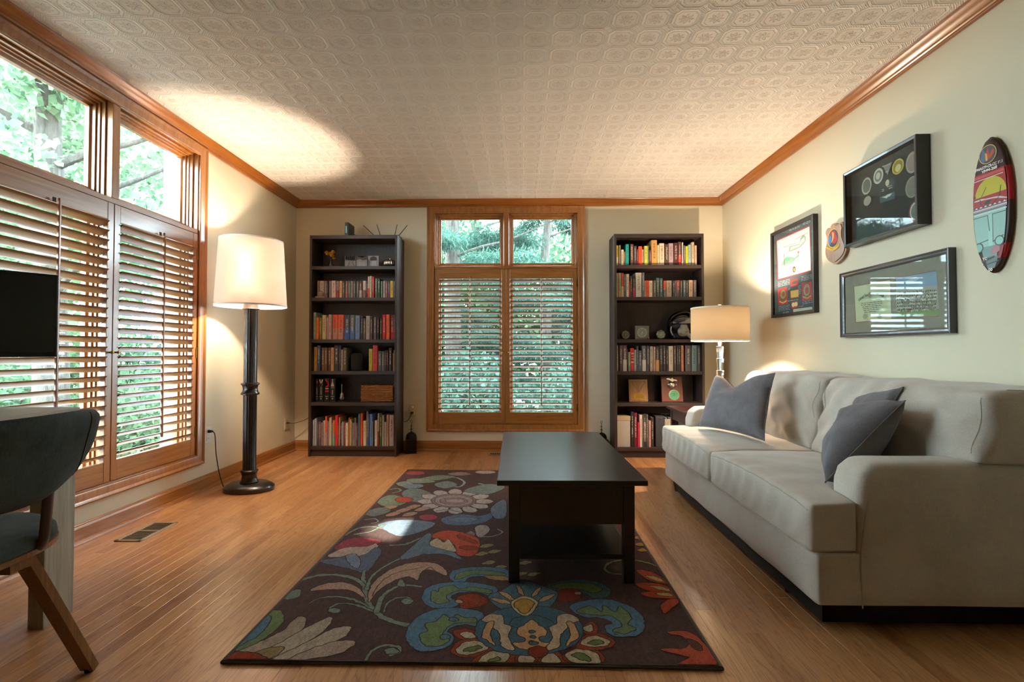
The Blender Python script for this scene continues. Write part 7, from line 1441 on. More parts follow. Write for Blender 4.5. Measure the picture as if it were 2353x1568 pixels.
# throw pillows: square, plump, pinched at the corners
def pillow(label, BLc, BRc, TRc, TLc, thick, seed, notch=0.0):
    c = [Vector(v) for v in (BLc, BRc, TRc, TLc)]
    nrm = ((c[1] - c[0]).cross(c[3] - c[0]) + (c[2] - c[1]).cross(c[2] - c[3])).normalized()
    lo = min(v.z for v in c); ctr = sum(c, Vector()) / 4
    t = thing('throw_pillow', label, 'pillow', (ctr.x, ctr.y, lo), 0, 'grey throw pillows on the sofa')
    def fn(side):
        def f(u, v):
            # edges drawn in slightly between the corners
            a, b = 2 * u - 1, 2 * v - 1
            uu = 0.5 + (u - 0.5) * (1 - 0.085 * (1 - b * b)); vv = 0.5 + (v - 0.5) * (1 - 0.085 * (1 - a * a))
            p = c[0].lerp(c[1], uu).lerp(c[3].lerp(c[2], uu), vv)
            h = ((1 - a * a) * (1 - b * b)) ** 0.42
            p = p + nrm * side * thick * 0.5 * h * (1 + 0.25 * mn.noise(Vector((a * 1.6 + seed, b * 1.6, side))))
            if notch: p.z -= notch * math.exp(-((u - 0.45) / 0.22) ** 2) * max(0, v - 0.55) / 0.45
            p += nrm * 0.004 * mn.noise(Vector((a * 6, b * 6, seed))) * (1 - max(abs(a), abs(b)) ** 4)
            return p
        return f
    g = G(); g.grid(fn(1), 25, 25); g.grid(fn(-1), 25, 25); bmesh.ops.remove_doubles(g.bm, verts=g.bm.verts, dist=0.0004); g.obj('cover', M['pillow_fabric'], t, smooth=70)
    e = []
    for k in range(4):
        for i in range(12):
            s = i / 12; e.append(fn(1)(*((s, 0), (1, s), (1 - s, 1), (0, 1 - s))[k]))
    G().tube(e, 0.0025, 6, closed=True).obj('edge_seam', M['pillow_fabric'], t, smooth=60)
pillow('grey throw pillow with dented top at the far end of the sofa', (1.135, 3.24, 0.478), (1.30, 2.70, 0.480), (1.43, 2.84, 0.838), (1.275, 3.31, 0.808), 0.15, 1.3, 0.085)
pillow('grey throw pillow leaning foremost against the near sofa arm', (1.30, 2.16, 0.482), (1.135, 1.895, 0.468), (1.44, 1.90, 0.775), (1.56, 2.30, 0.70), 0.19, 7.1)
pillow('grey throw pillow mostly hidden behind the foremost one', (1.45, 2.30, 0.47), (1.31, 2.02, 0.47), (1.555, 2.06, 0.815), (1.60, 2.42, 0.74), 0.13, 4.4)
# ================================================================ floor lamp
LX, LY = -1.895, 3.425
lamp = thing('floor_lamp', 'tall black fluted column floor lamp with white drum shade', 'lamp', (LX, LY, 0))
G().lathe([(0.150, 0.0), (0.166, 0.004), (0.168, 0.026), (0.160, 0.034), (0.130, 0.050), (0.0, 0.050)], (LX, LY, 0), 40, 1.0, 0.78).obj('base', M['lamp_black'], lamp, smooth=35)
G().lathe([(0.058, 0.048), (0.060, 0.058), (0.050, 0.075), (0.046, 0.10), (0.052, 0.122), (0.057, 0.128), (0.057, 0.136), (0.050, 0.142), (0.0, 0.142)], (LX, LY, 0), 32).obj('foot_collar', M['lamp_black'], lamp, smooth=35)
def flute(z0, z1, name):
    g = G(); n = 96
    def f(u, v):
        t = 2 * math.pi * u; r = 0.0445 - 0.0035 * abs(math.sin(t * 10)) ** 0.6 * (0 if v in (0.0, 1.0) else 1)
        return (LX + r * math.cos(t), LY + r * math.sin(t), z0 + (z1 - z0) * (0.0, 0.012, 0.988, 1.0)[round(v * 3)])
    g.grid(f, n, 4, cu=True); g.obj(name, M['lamp_black'], lamp, smooth=50)
flute(0.14, 0.665, 'column'); flute(0.735, 1.255, 'column')
G().lathe([(0.044, 0.655), (0.058, 0.660), (0.060, 0.668), (0.050, 0.680), (0.046, 0.700), (0.050, 0.722), (0.060, 0.732), (0.058, 0.740), (0.044, 0.745)], (LX, LY, 0), 32).obj('ring_collar', M['lamp_black'], lamp, smooth=35)
G().lathe([(0.044, 1.250), (0.056, 1.256), (0.050, 1.266), (0.046, 1.30), (0.020, 1.31), (0.018, 1.40), (0.0, 1.40)], (LX, LY, 0), 32).obj('top_collar', M['lamp_black'], lamp, smooth=35)
def shade(root, cx, cy, z0, z1, r0, r1, mat, bands, n=48):
    g = G()
    g.lathe([(r0, z0), (r1, z1), (r1 - 0.002, z1), (r0 - 0.002, z0), (r0, z0)], (cx, cy, 0), n, cap=False); s = g.obj('shade', mat, root, smooth=40)
    for z, r in ((z0, r0), (z1, r1)):
        sg = 1 if z == z0 else -1; G().lathe([(r + 0.0008, z - 0.0004), (r + 0.0012, z + sg * 0.010), (r - 0.003, z + sg * 0.010), (r - 0.003, z - 0.0004), (r + 0.0008, z - 0.0004)], (cx, cy, 0), n, cap=False).obj('shade_band', bands, s, smooth=40)
    return s
shade(lamp, LX, LY, 1.272, 1.738, 0.229, 0.203, M['floor_shade'], plain('shade_trim', 'e0d4c6', 0.8))
g = G()
for k in range(3):
    a = 2 * math.pi * k / 3 + 0.3; g.tube([(LX, LY, 1.70), (LX + 0.203 * math.cos(a), LY + 0.203 * math.sin(a), 1.722)], 0.002, 5)
g.tube([(LX, LY, 1.40), (LX, LY, 1.70)], 0.004, 6); g.obj('harp', M['brass'], lamp)
def bulb_light(root, c, w, r=0.03):
    d = bpy.data.lights.new('bulb_light', 'POINT'); d.energy = w; d.color = LAMP_COLOR; d.shadow_soft_size = r
    o = bpy.data.objects.new('bulb_light', d); COL.objects.link(o); o.parent = root; o.location = Vector(c) - root.location
bulb_light(lamp, (LX + 0.05, LY - 0.02, 1.50), LAMP_FLOOR_W)
t = tag(G().tube(bez([(XL + 0.010, 3.455, 0.398), (XL + 0.035, 3.452, 0.398), (XL + 0.06, 3.448, 0.375), (XL + 0.075, 3.44, 0.25), (XL + 0.10, 3.44, 0.11), (XL + 0.135, 3.44, 0.012), (XL + 0.18, 3.44, 0.010)], 8), 0.0032, 6).obj('lamp_cord', M['cord_black'], smooth=60), 'thin black cord from the wall outlet to the floor lamp base', 'cord')
g = G(); g.tube([(XL + 0.009, 3.455, 0.398), (XL + 0.02, 3.455, 0.398), (XL + 0.042, 3.455, 0.398)], [0.011, 0.011, 0.006], 10); g.obj('plug', M['cord_black'], t)
# cords near the first bookcase
t = tag(G().tube(bez([(XL + 0.03, 4.62, 0.29), (XL + 0.07, 4.64, 0.286), (XL + 0.15, 4.70, 0.31), (-1.99, 4.768, 0.372), (-1.94, 4.786, 0.375)], 8), 0.003, 6).obj('power_cord', M['cord_brown'], smooth=60), 'dark cord running from the corner outlet behind the bookcase', 'cord')
G().tube([(XL + 0.009, 4.62, 0.29), (XL + 0.034, 4.62, 0.29)], [0.010, 0.007], 10).obj('plug', M['cord_black'], t)
t = tag(G().tube(bez([(-1.062, 4.776, 0.42), (-1.075, 4.77, 0.405), (-1.10, 4.772, 0.392), (-1.13, 4.785, 0.39), (-1.145, 4.787, 0.392)], 8), 0.0032, 6).obj('power_cord', M['white_plastic'], smooth=60), 'white cord plugged in above the lantern', 'cord')
G().tube([(-1.063, 4.792, 0.421), (-1.063, 4.764, 0.421)], [0.012, 0.009], 10).obj('plug', M['white_plastic'], t)
t = tag(G().tube(bez([(-1.062, 4.770, 0.366), (-1.07, 4.765, 0.352), (-1.09, 4.766, 0.31), (-1.12, 4.775, 0.285), (-1.145, 4.785, 0.282)], 8), 0.0032, 6).obj('power_cord', M['cord_black'], smooth=60), 'black cord plugged in above the lantern, looping lower', 'cord')
G().box((-1.075, 4.755, 0.358), (-1.051, 4.791, 0.378), 0.003).obj('plug', M['cord_black'], t)

# ================================================================ end table and table lamp
t = thing('end_table', 'small dark mahogany end table with one drawer behind the sofa arm', 'table', (1.47, 3.78, 0))
EX0, EX1, EY0, EY1, EZ = 1.135, 1.80, 3.56, 3.96, 0.530
m = M['mahogany']
G().box((EX0, EY0, EZ - 0.018), (EX1, EY1, EZ), 0.005).obj('table_top', m, t)
for xa in (EX0 + 0.03, EX1 - 0.065):
    for ya in (EY0 + 0.02, EY1 - 0.055): G().box((xa, ya, 0), (xa + 0.035, ya + 0.035, EZ - 0.018), 0.002).obj('leg', m, t)
G().box((EX0 + 0.04, EY0 + 0.026, EZ - 0.10), (EX1 - 0.04, EY0 + 0.045, EZ - 0.018)).obj('apron', m, t)
G().box((EX0 + 0.04, EY1 - 0.05, EZ - 0.10), (EX1 - 0.04, EY1 - 0.031, EZ - 0.018)).obj('apron', m, t)
d = G().box((EX0 + 0.034, EY0 + 0.057, EZ - 0.098), (EX0 + 0.052, EY1 - 0.057, EZ - 0.022), 0.003).obj('drawer', m, t)
G().lathe([(0, 0.024), (0.009, 0.022), (0.011, 0.016), (0.006, 0.008), (0.005, 0.0)], (0, 0, 0), 14).obj('knob', M['silver'], d, smooth=40)
kb = d.children[0]; kb.data.transform(Matrix.Translation(Vector((EX0 + 0.034, (EY0 + EY1) / 2 - 0.06, EZ - 0.06)) - t.location + t.location - t.location) @ Matrix.Rotation(R(-90), 4, 'Y')); kb.data.transform(Matrix.Translation(t.location))
G().box((EX0 + 0.05, EY0 + 0.045, 0.12), (EX1 - 0.05, EY1 - 0.05, 0.135)).obj('lower_shelf', m, t)
TX, TY = 1.475, 3.735
tl = thing('table_lamp', 'table lamp with stacked crystal stem and cream drum shade', 'lamp', (TX, TY, EZ))
G().box((TX - 0.06, TY - 0.06, EZ), (TX + 0.06, TY + 0.06, EZ + 0.022), 0.003).obj('base', M['crystal'], tl)
z = EZ + 0.022
for k in range(5):
    h = 0.0875; b, a = 0.020, 0.0285
    g = G(); g.lathe([(b, z), (a, z + h - 0.003), (a, z + h)], (TX, TY, 0), 4); g.obj('crystal_segment', M['crystal'], tl)
    G().lathe([(a * 0.9, z + h), (a * 0.9, z + h + 0.002)], (TX, TY, 0), 4).obj('spacer', M['silver'], tl); z += h + 0.002
G().lathe([(0.013, z - 0.001), (0.013, z + 0.05), (0.009, z + 0.055), (0.009, z + 0.10)], (TX, TY, 0), 20).obj('neck', M['silver'], tl, smooth=40)
shade(tl, TX, TY, 1.036, 1.288, 0.204, 0.204, M['table_shade'], plain('shade_trim_cream', 'efe4cc', 0.8))
g = G(); g.tube([(TX, TY, z + 0.09), (TX, TY, 1.297)], 0.003, 6)
for k in range(3):
    a = 2 * math.pi * k / 3; g.tube([(TX, TY, 1.276), (TX + 0.203 * math.cos(a), TY + 0.203 * math.sin(a), 1.280)], 0.002, 5)
g.obj('harp', M['silver'], tl)
G().lathe([(0.0, 1.296), (0.012, 1.297), (0.016, 1.302), (0.012, 1.310), (0.0, 1.313)], (TX, TY, 0), 16).obj('finial', M['crystal'], tl, smooth=40)
bulb_light(tl, (TX, TY, 1.175), LAMP_TABLE_W)

# ================================================================ desk, monitor, chair
dk = thing('desk', 'grey-washed wooden desk with drawers under the side window', 'desk', (-1.91, 1.14, 0))
DX0, DX1, DY0, DY1, DZ = -2.165, -1.655, 0.45, 1.815, 0.752
G().box((DX0, DY0, DZ - 0.022), (DX1 + 0.006, DY1 + 0.008, DZ), 0.002).obj('desk_top', M['desk_wood_y'], dk)
for xa in (DX0, DX1 - 0.056):
    for ya in (DY0, DY1 - 0.115): G().box((xa, ya, 0), (xa + 0.056, ya + 0.115, DZ - 0.022), 0.002).obj('leg', M['desk_wood_z'], dk)
G().box((DX0 + 0.02, DY0 + 0.11, 0.63), (DX1 - 0.022, DY1 - 0.11, DZ - 0.022)).obj('apron', M['desk_wood_y'], dk)
G().box((DX0 + 0.056, DY1 - 0.03, 0.63), (DX1 - 0.056, DY1 - 0.01, DZ - 0.022)).obj('end_apron', M['desk_wood_z'], dk)
for k in range(3):
    a = DY0 + 0.12 + k * 0.378; G().box((DX1 - 0.022, a, 0.636), (DX1 - 0.004, a + 0.370, DZ - 0.026), 0.0015).obj('drawer_front', M['desk_wood_y'], dk)
ang = math.atan2(-0.55, 0.835)
mo = thing('monitor', 'black desktop monitor on the desk in front of the shutters', 'monitor', (-1.85, 1.56, DZ), ang)
MW = 0.53                                                            # local +x faces the chair, y runs along the screen
G().box((-0.02, -MW / 2, 0.188), (0.012, MW / 2, 0.488), 0.004).obj('housing', M['matte_black'], mo, local=True)
G().box((0.0122, -MW / 2 + 0.008, 0.206), (0.0130, MW / 2 - 0.008, 0.480)).obj('screen', M['screen_black'], mo, local=True)
G().box((-0.05, -0.03, 0.01), (-0.02, 0.03, 0.34), 0.006).obj('stand_neck', M['matte_black'], mo, local=True)
G().box((-0.11, -0.11, 0.0), (0.07, 0.11, 0.012), 0.005).obj('stand_foot', M['matte_black'], mo, local=True)

CXc, CYc = -1.535, 1.20
ch = thing('desk_chair', 'charcoal upholstered desk chair with bent oak legs pulled up to the desk', 'chair', (CXc, CYc, 0))
def sup(t, a, b, e=2.6): c, s = math.cos(t), math.sin(t); return (a * math.copysign(abs(c) ** (2 / e), c), b * math.copysign(abs(s) ** (2 / e), s))
def slab(z_prof, a, b, name, mat, n=48):
    g = G()
    rings = []
    for k, z in z_prof:
        rings.append([g.bm.verts.new((CXc + x, CYc + y, z)) for x, y in (sup(2 * math.pi * i / n, a * k, b * k) for i in range(n))])
    for p, q in zip(rings, rings[1:]):
        for i in range(n): g.bm.faces.new((p[i], p[(i + 1) % n], q[(i + 1) % n], q[i]))
    g.bm.faces.new(rings[0][::-1]); g.bm.faces.new(rings[-1]); return g.obj(name, mat, ch, smooth=45)
slab([(0.97, 0.424), (1.0, 0.428), (1.0, 0.442)], 0.268, 0.272, 'seat_shell', M['chair_oak'])
slab([(0.985, 0.4425), (1.0, 0.452), (0.99, 0.470), (0.93, 0.484), (0.75, 0.490), (0.4, 0.492)], 0.266, 0.270, 'seat_cushion', M['chair_fabric'])
def back_surf(u, v, off):
    s = 2 * u - 1; y = CYc + 0.285 * s
    top = 0.800 - 0.012 * abs(s) ** 3 - 0.035 * abs(s) ** 10; bot = 0.570 + 0.165 * abs(s) ** 2.6
    z = bot + (top - bot) * v; x = CXc + 0.315 - 0.085 * s * s + (z - 0.68) * 0.22
    return Vector((x + off, y, z))
g = G(); nU, nV = 33, 13
def shell(u, v):
    k = v * 4 % 4
    return None
rings = []
for i in range(nU):
    u = i / (nU - 1); ring = []; th = 0.019 * (1 - (2 * u - 1) ** 8) + 0.002
    for j in range(nV): ring.append(g.bm.verts.new(back_surf(u, j / (nV - 1), th * (1 - abs(2 * j / (nV - 1) - 1) ** 6) + 0.002)))
    for j in range(nV): ring.append(g.bm.verts.new(back_surf(u, 1 - j / (nV - 1), -th * (1 - abs(2 * j / (nV - 1) - 1) ** 6) - 0.002)))
    rings.append(ring)
for a, b in zip(rings, rings[1:]):
    m_ = len(a)
    for j in range(m_): g.bm.faces.new((a[j], a[(j + 1) % m_], b[(j + 1) % m_], b[j]))
g.bm.faces.new(rings[0]); g.bm.faces.new(rings[-1][::-1]); g.obj('backrest', M['chair_fabric'], ch, smooth=60)
for u in (0.20, 0.80):                                              # stitched seams on the back of the backrest
    th = 0.022; G().tube([back_surf(u + (0.03 if u > 0.5 else -0.03) * (j / 12 - 0.5), 0.04 + 0.92 * j / 12, th * (1 - abs(2 * (0.04 + 0.92 * j / 12) - 1) ** 6) + 0.0015) for j in range(13)], 0.0016, 5).obj('back_seam', M['matte_black'], ch)
for s in (-1, 1):
    y = CYc + 0.10 * s
    G().tube(bez([(CXc + 0.10, y, 0.418), (CXc + 0.22, y, 0.420), (CXc + 0.262, y, 0.45), (CXc + 0.272, y, 0.52), (CXc + 0.278, y, 0.60), (CXc + 0.288, y, 0.65)], 6), 0.016, 8, flat=0.5).obj('back_support', M['chair_walnut'], ch, smooth=50)
    for fx in (0.235, -0.20):
        P = bez([(CXc + fx, CYc + s * 0.02, 0.414), (CXc + fx, CYc + s * 0.07, 0.414), (CXc + fx + 0.0, CYc + s * 0.092, 0.395), (CXc + fx - 0.0, CYc + s * 0.285, 0.010)], 7)
        g = G(); n = len(P); rg_ = []
        for i, p in enumerate(P):
            d = (P[min(i + 1, n - 1)] - P[max(i - 1, 0)]).normalized(); a = Vector((1, 0, 0)); b = d.cross(a).normalized(); w, h = 0.026 - 0.006 * i / n, 0.011
            rg_.append([g.bm.verts.new(p + a * x_ * w + b * y_ * h) for x_, y_ in ((-1, -1), (1, -1), (1, 1), (-1, 1))])
        for a, b in zip(rg_, rg_[1:]):
            for k in range(4): g.bm.faces.new((a[k], a[(k + 1) % 4], b[(k + 1) % 4], b[k]))
        g.bm.faces.new(rg_[0][::-1]); g.bm.faces.new(rg_[-1]); lg = g.obj('leg', M['chair_oak'], ch, smooth=30)
        G().lathe([(0.013, 0.0), (0.014, 0.011)], (CXc + fx, CYc + s * 0.285, 0.0), 12).obj('foot_pad', M['matte_black'], lg)
# ================================================================ things on the lamp-side bookcase
def at_x(px, y): return (px - 1200.0) / 1140.0 * y
t = thing('cable_modem', 'upright grey modem with a column of green lights on the bookcase', 'modem', (-1.625, 4.60, 2.03))
G().box((-1.644, 4.54, 2.0303), (-1.606, 4.70, 2.158), 0.006).obj('body', M['grey_plastic'], t)
n = N('green_led'); n.set(Base_Color=(0.02, 0.1, 0.08, 1), Emission_Color=(0.1, 0.9, 0.7, 1), Emission_Strength=1.2)
for k in range(5): G().box((-1.632, 4.5388, 2.06 + k * 0.013), (-1.627, 4.5402, 2.065 + k * 0.013)).obj('status_light', n.m, t)
t = thing('wifi_router', 'low black router with four splayed antennas on the bookcase', 'router', (-1.30, 4.68, 2.03))
G().box((-1.46, 4.62, 2.0303), (-1.16, 4.74, 2.058), 0.006).obj('body', M['matte_black'], t)
for a, b in (((-1.40, 2.055), (-1.522, 2.168)), ((-1.352, 2.055), (-1.392, 2.176)), ((-1.222, 2.055), (-1.196, 2.176)), ((-1.19, 2.055), (-1.098, 2.168))):
    G().tube([(a[0], 4.70, a[1]), (b[0], 4.70, b[1])], [0.006, 0.0045], 8, flat=0.6).obj('antenna', M['matte_black'], t)
G().tube(bez([(-1.606, 4.69, 2.08), (-1.592, 4.70, 2.07), (-1.585, 4.70, 2.04), (-1.56, 4.71, 2.035)], 5), 0.0025, 6).obj('cable', M['cord_black'], t)
# vase of yellow flowers
v = thing('flower_vase', 'small glass vase of yellow roses on the top shelf', 'vase', (-1.80, 4.62, 1.745))
VX, VY = -1.80, 4.62
G().lathe([(0.0, 1.7455), (0.024, 1.7457), (0.031, 1.757), (0.028, 1.775), (0.015, 1.796), (0.012, 1.812), (0.017, 1.828), (0.0155, 1.828), (0.0105, 1.812), (0.0135, 1.797), (0.026, 1.775), (0.029, 1.758), (0.022, 1.748), (0.0, 1.748)], (VX, VY, 0), 20).obj('glass', M['crystal'], v, smooth=50)
rd = random.Random(2)
plain('rose_yellow', 'c98a1e', 0.7, var=0.25, vscale=90); plain('stem_green', '3a4a22', 0.7)
for i, (dx, dz, r) in enumerate(((-0.046, 0.150, 0.026), (-0.012, 0.142, 0.022), (0.022, 0.150, 0.026), (0.012, 0.118, 0.026), (0.020, 0.096, 0.021), (-0.040, 0.132, 0.018))):
    c = Vector((VX + dx, VY + rd.uniform(-0.015, 0.015), 1.745 + dz))
    fl = G().lathe([(0.0, -0.6 * r), (0.5 * r, -0.45 * r), (0.62 * r, 0.1 * r), (0.4 * r, 0.55 * r), (0.0, 0.6 * r)], c, 10).obj('bloom', M['rose_yellow'], v, smooth=60)
    for ring_, (k_, rr, tilt) in enumerate(((5, 0.75, 0.5), (6, 1.0, 0.9))):
        for k in range(k_):
            a = 2 * math.pi * k / k_ + ring_ * 0.5 + i
            def pet(u, w, a=a, rr=rr, tilt=tilt):
                s = (u - 0.5) * 1.2; rad = r * (0.25 + rr * 0.75 * w ** 0.6); hh = r * (-0.5 + 1.0 * w - tilt * 0.5 * w * w) - r * 0.25 * s * s
                return (c.x + rad * math.cos(a + s * (0.9 - 0.3 * w)), c.y + rad * math.sin(a + s * (0.9 - 0.3 * w)), c.z + hh)
            G().grid(pet, 5, 4).obj('petal', M['rose_yellow'], fl, smooth=70)
    G().tube(bez([(VX + dx * 0.1, VY, 1.752), (VX + dx * 0.3, VY, 1.82), tuple(c)], 5), 0.0018, 5).obj('stem', M['stem_green'], v)
# three grey photo blocks
def block(x0, x1, label, marks):
    t = thing('photo_block', label, 'photo block', ((x0 + x1) / 2, 4.60, 1.745), 0, 'grey photo blocks on the top shelf')
    G().box((x0, 4.585, 1.7453), (x1, 4.605, 1.853), 0.001).obj('block', plain('block_grey', '8a8486', 0.6), t)
    g = G(); ly = g.bm.loops.layers.float_color.new('Col'); w = x1 - x0
    f = g.bm.faces.new([g.bm.verts.new((x0 + a * w, 4.5846, 1.7453 + b * 0.1077)) for a, b in ((0, 0), (1, 0), (1, 1), (0, 1))])
    for l in f.loops: l[ly] = rgba('8f898b')
    for c, pts in marks:
        f = g.bm.faces.new([g.bm.verts.new((x0 + a * w, 4.5843, 1.7453 + b * 0.1077)) for a, b in pts])
        for l in f.loops: l[ly] = rgba(c)
    g.obj('picture', M['print'], t)
block(-1.657, -1.555, 'grey photo block with dark pillars, nearest the roses', [('3a3638', [(0.02, 0.62), (0.98, 0.58), (0.98, 1), (0.02, 1)])] + [('b8b2b2', [(0.08 + k * 0.18, 0.64), (0.17 + k * 0.18, 0.64), (0.20 + k * 0.18, 0.97), (0.11 + k * 0.18, 0.97)]) for k in range(5)] + [('6a6466', [(0.2, 0.0), (0.3, 0.0), (0.5, 0.5), (0.42, 0.55)]), ('6a6466', [(0.9, 0.0), (0.98, 0.1), (0.7, 0.5), (0.62, 0.45)])])
block(-1.548, -1.447, 'grey photo block with dark tree line, middle of three', [('4a4648', [(0, 0.62), (0.3, 0.72), (0.6, 0.6), (1, 0.66), (1, 1), (0, 1)]), ('7c7678', [(0.1, 0.98), (0.5, 0.82), (0.9, 0.96), (0.6, 1.0)]), ('a09a9c', [(0.15, 0.05), (0.85, 0.05), (0.8, 0.45), (0.2, 0.45)])])
block(-1.440, -1.338, 'grey photo block with dark house shape, beside the silver jar', [('3e3a3c', [(0.18, 0.58), (0.85, 0.6), (0.8, 0.86), (0.5, 0.96), (0.22, 0.84)]), ('a8a2a4', [(0.3, 0.0), (0.8, 0.0), (0.75, 0.55), (0.35, 0.55)]), ('5a5658', [(0, 0), (0.14, 0), (0.2, 0.5), (0, 0.8)])])
t = thing('silver_jar', 'ribbed silver jar with a round lid on the top shelf', 'jar', (-1.235, 4.60, 1.745))
def rib(u, w):
    a = 2 * math.pi * u; pr = [(0.030, 0.0), (0.046, 0.008), (0.058, 0.03), (0.055, 0.052), (0.042, 0.066), (0.018, 0.072), (0.004, 0.074)][round(w * 6)]
    r = pr[0] * (1 + 0.05 * math.cos(18 * a) * (1 if w < 0.75 else 0)); return (-1.235 + r * math.cos(a), 4.60 + r * math.sin(a), 1.7453 + pr[1])
G().grid(rib, 108, 7, cu=True).obj('body', M['silver'], t, smooth=60)
G().lathe([(0.004, 1.817), (0.007, 1.822), (0.006, 1.829), (0.0, 1.831)], (-1.235, 4.60, 0), 12).obj('lid_knob', M['silver'], t, smooth=50)
# small clear ornament in front of the paperbacks
t = thing('glass_ornament', 'small pale ornament on a wooden base before the paperbacks', 'ornament', (-1.865, 4.53, 1.455))
G().box((-1.905, 4.516, 1.4553), (-1.815, 4.544, 1.469), 0.002).obj('base', plain('pale_wood', '8a6a4c', 0.5), t)
G().lathe([(0.022, 1.469), (0.030, 1.480), (0.031, 1.496), (0.022, 1.512), (0.010, 1.519), (0.0, 1.52)], (-1.862, 4.53, 0), 18, 1.0, 0.4).obj('emblem', plain('pewter', '8a7a70', 0.35, 0.6), t, smooth=50)
# smart speaker
sp_ = thing('smart_speaker', 'rounded dark grey speaker on the fourth shelf', 'speaker', (-1.543, 4.60, 0.780))
sx, sy = -1.543, 4.60
fabric('speaker_mesh', '1a191a', '2a282a', 900, bump=0.4)
G().lathe([(0.034, 0.7803), (0.045, 0.786), (0.050, 0.80), (0.051, 0.86), (0.050, 0.925), (0.043, 0.938), (0.026, 0.942), (0.0, 0.942)], (sx, sy, 0), 32).obj('body', M['speaker_mesh'], sp_, smooth=45)
G().lathe([(0.024, 0.9422), (0.022, 0.944), (0.0, 0.944)], (sx, sy, 0), 24).obj('touch_top', M['screen_black'], sp_, smooth=45)
# tower statuette
t = thing('tower_statuette', 'dark pewter guitar-shaped statuette beside the black novels', 'statuette', (-1.685, 4.60, 0.494))
gx = -1.682
G().box((gx - 0.030, 4.585, 0.4943), (gx + 0.026, 4.615, 0.502), 0.002).obj('base', M['bronze'], t)
G().lathe([(0.0, -0.028), (0.018, -0.024), (0.024, -0.008), (0.016, 0.008), (0.020, 0.022), (0.012, 0.036), (0.004, 0.04), (0.0, 0.04)], (gx, 4.60, 0.535), 18, 1.0, 0.4).obj('body', M['steel'], t, smooth=50)
G().box((gx - 0.003, 4.597, 0.565), (gx + 0.003, 4.603, 0.640), 0.001).obj('neck', M['steel'], t); G().box((gx - 0.005, 4.596, 0.638), (gx + 0.005, 4.604, 0.655), 0.002).obj('head', M['steel'], t)
# wicker basket
bk = thing('wicker_basket', 'rectangular woven wicker basket on the fifth shelf', 'basket', (-1.325, 4.63, 0.494))
bx0, bx1, by0, by1, bz0, bz1 = -1.480, -1.184, 4.535, 4.72, 0.4990, 0.647
rows_ = 9; hh = (bz1 - bz0) / rows_
G().box((bx0 + 0.012, by0 + 0.012, 0.4943), (bx1 - 0.012, by1 - 0.012, bz0 + 0.01)).obj('bottom', M['wicker'], bk)
for k in range(rows_):
    for s in (0, 1):
        pts = []
        for (ax, ay), (cx_, cy_) in zip(((bx0, by0), (bx1, by0), (bx1, by1), (bx0, by1)), ((bx1, by0), (bx1, by1), (bx0, by1), (bx0, by0))):
            n_ = max(4, int(math.hypot(cx_ - ax, cy_ - ay) / 0.009))
            for i in range(n_):
                f = i / n_; q = math.pi * (i + s + k); nx, ny = -(cy_ - ay), (cx_ - ax); l = math.hypot(nx, ny)
                pts.append((ax + (cx_ - ax) * f + nx / l * (0.008 + 0.004 * math.cos(q)), ay + (cy_ - ay) * f + ny / l * (0.008 + 0.004 * math.cos(q)), bz0 + hh * (k + 0.5) + 0.0035 * math.sin(q + math.pi / 2)))
        G().tube(pts, hh * 0.40, 5, closed=True).obj('woven_strand', M['wicker'], bk, smooth=60)
# lanterns
def lantern(x, y, label):
    t = thing('metal_lantern', label, 'lantern', (x, y, 0), R(12), 'small pierced metal lanterns'); m = M['lantern_iron']; s = 0.046
    G().box((-s - 0.006, -s - 0.006, 0.0), (s + 0.006, s + 0.006, 0.010), 0.002).obj('base', m, t, local=True)
    for dx in (-s, s):
        for dy in (-s, s): G().box((dx - 0.005, dy - 0.005, 0.01), (dx + 0.005, dy + 0.005, 0.128), 0.001).obj('corner_post', m, t, local=True)
    for ax in range(4):
        g = G()
        for i in range(6):
            for d in (-1, 1):
                o_ = -s + 2 * s * (i - 1) / 4
                a, b = (o_, 0.012), (o_ + d * 0.046, 0.126)
                a = (max(-s, min(s, a[0])), a[1]); b = (max(-s, min(s, b[0])), b[1])
                P = [(a[0], -s, a[1]), (b[0], -s, b[1])]; P = [Matrix.Rotation(R(90 * ax), 3, 'Z') @ Vector(p) for p in P]; g.tube(P, 0.003, 4)
        g.obj('pierced_panel', m, t, local=True)
    G().box((-s + 0.004, -s + 0.004, 0.012), (s - 0.004, s - 0.004, 0.124)).obj('inner_shadow_liner', M['matte_black'], t, local=True)
    G().box((-s - 0.006, -s - 0.006, 0.126), (s + 0.006, s + 0.006, 0.134), 0.002).obj('cornice', m, t, local=True)
    G().lathe([(0.048, 0.134), (0.050, 0.150), (0.044, 0.172), (0.030, 0.188), (0.010, 0.196), (0.004, 0.200)], (0, 0, 0), 20).obj('dome', m, t, local=True, smooth=50)
    G().lathe([(0.004, 0.198), (0.003, 0.215), (0.004, 0.218), (0.016, 0.222), (0.004, 0.226), (0.003, 0.250), (0.012, 0.254), (0.003, 0.258), (0.0022, 0.285), (0.0, 0.288)], (0, 0, 0), 12).obj('spire', m, t, local=True, smooth=40)
    G().tube([(0.010 * math.cos(a), 0, 0.296 + 0.010 * math.sin(a)) for a in [2 * math.pi * k / 12 for k in range(12)]], 0.0016, 5, closed=True).obj('hanging_ring', m, t, local=True)
lantern(-1.052, 4.70, 'small pierced black lantern on the floor below the outlet')
lantern(0.745, 4.70, 'small black lantern whose spire shows above the coffee table')

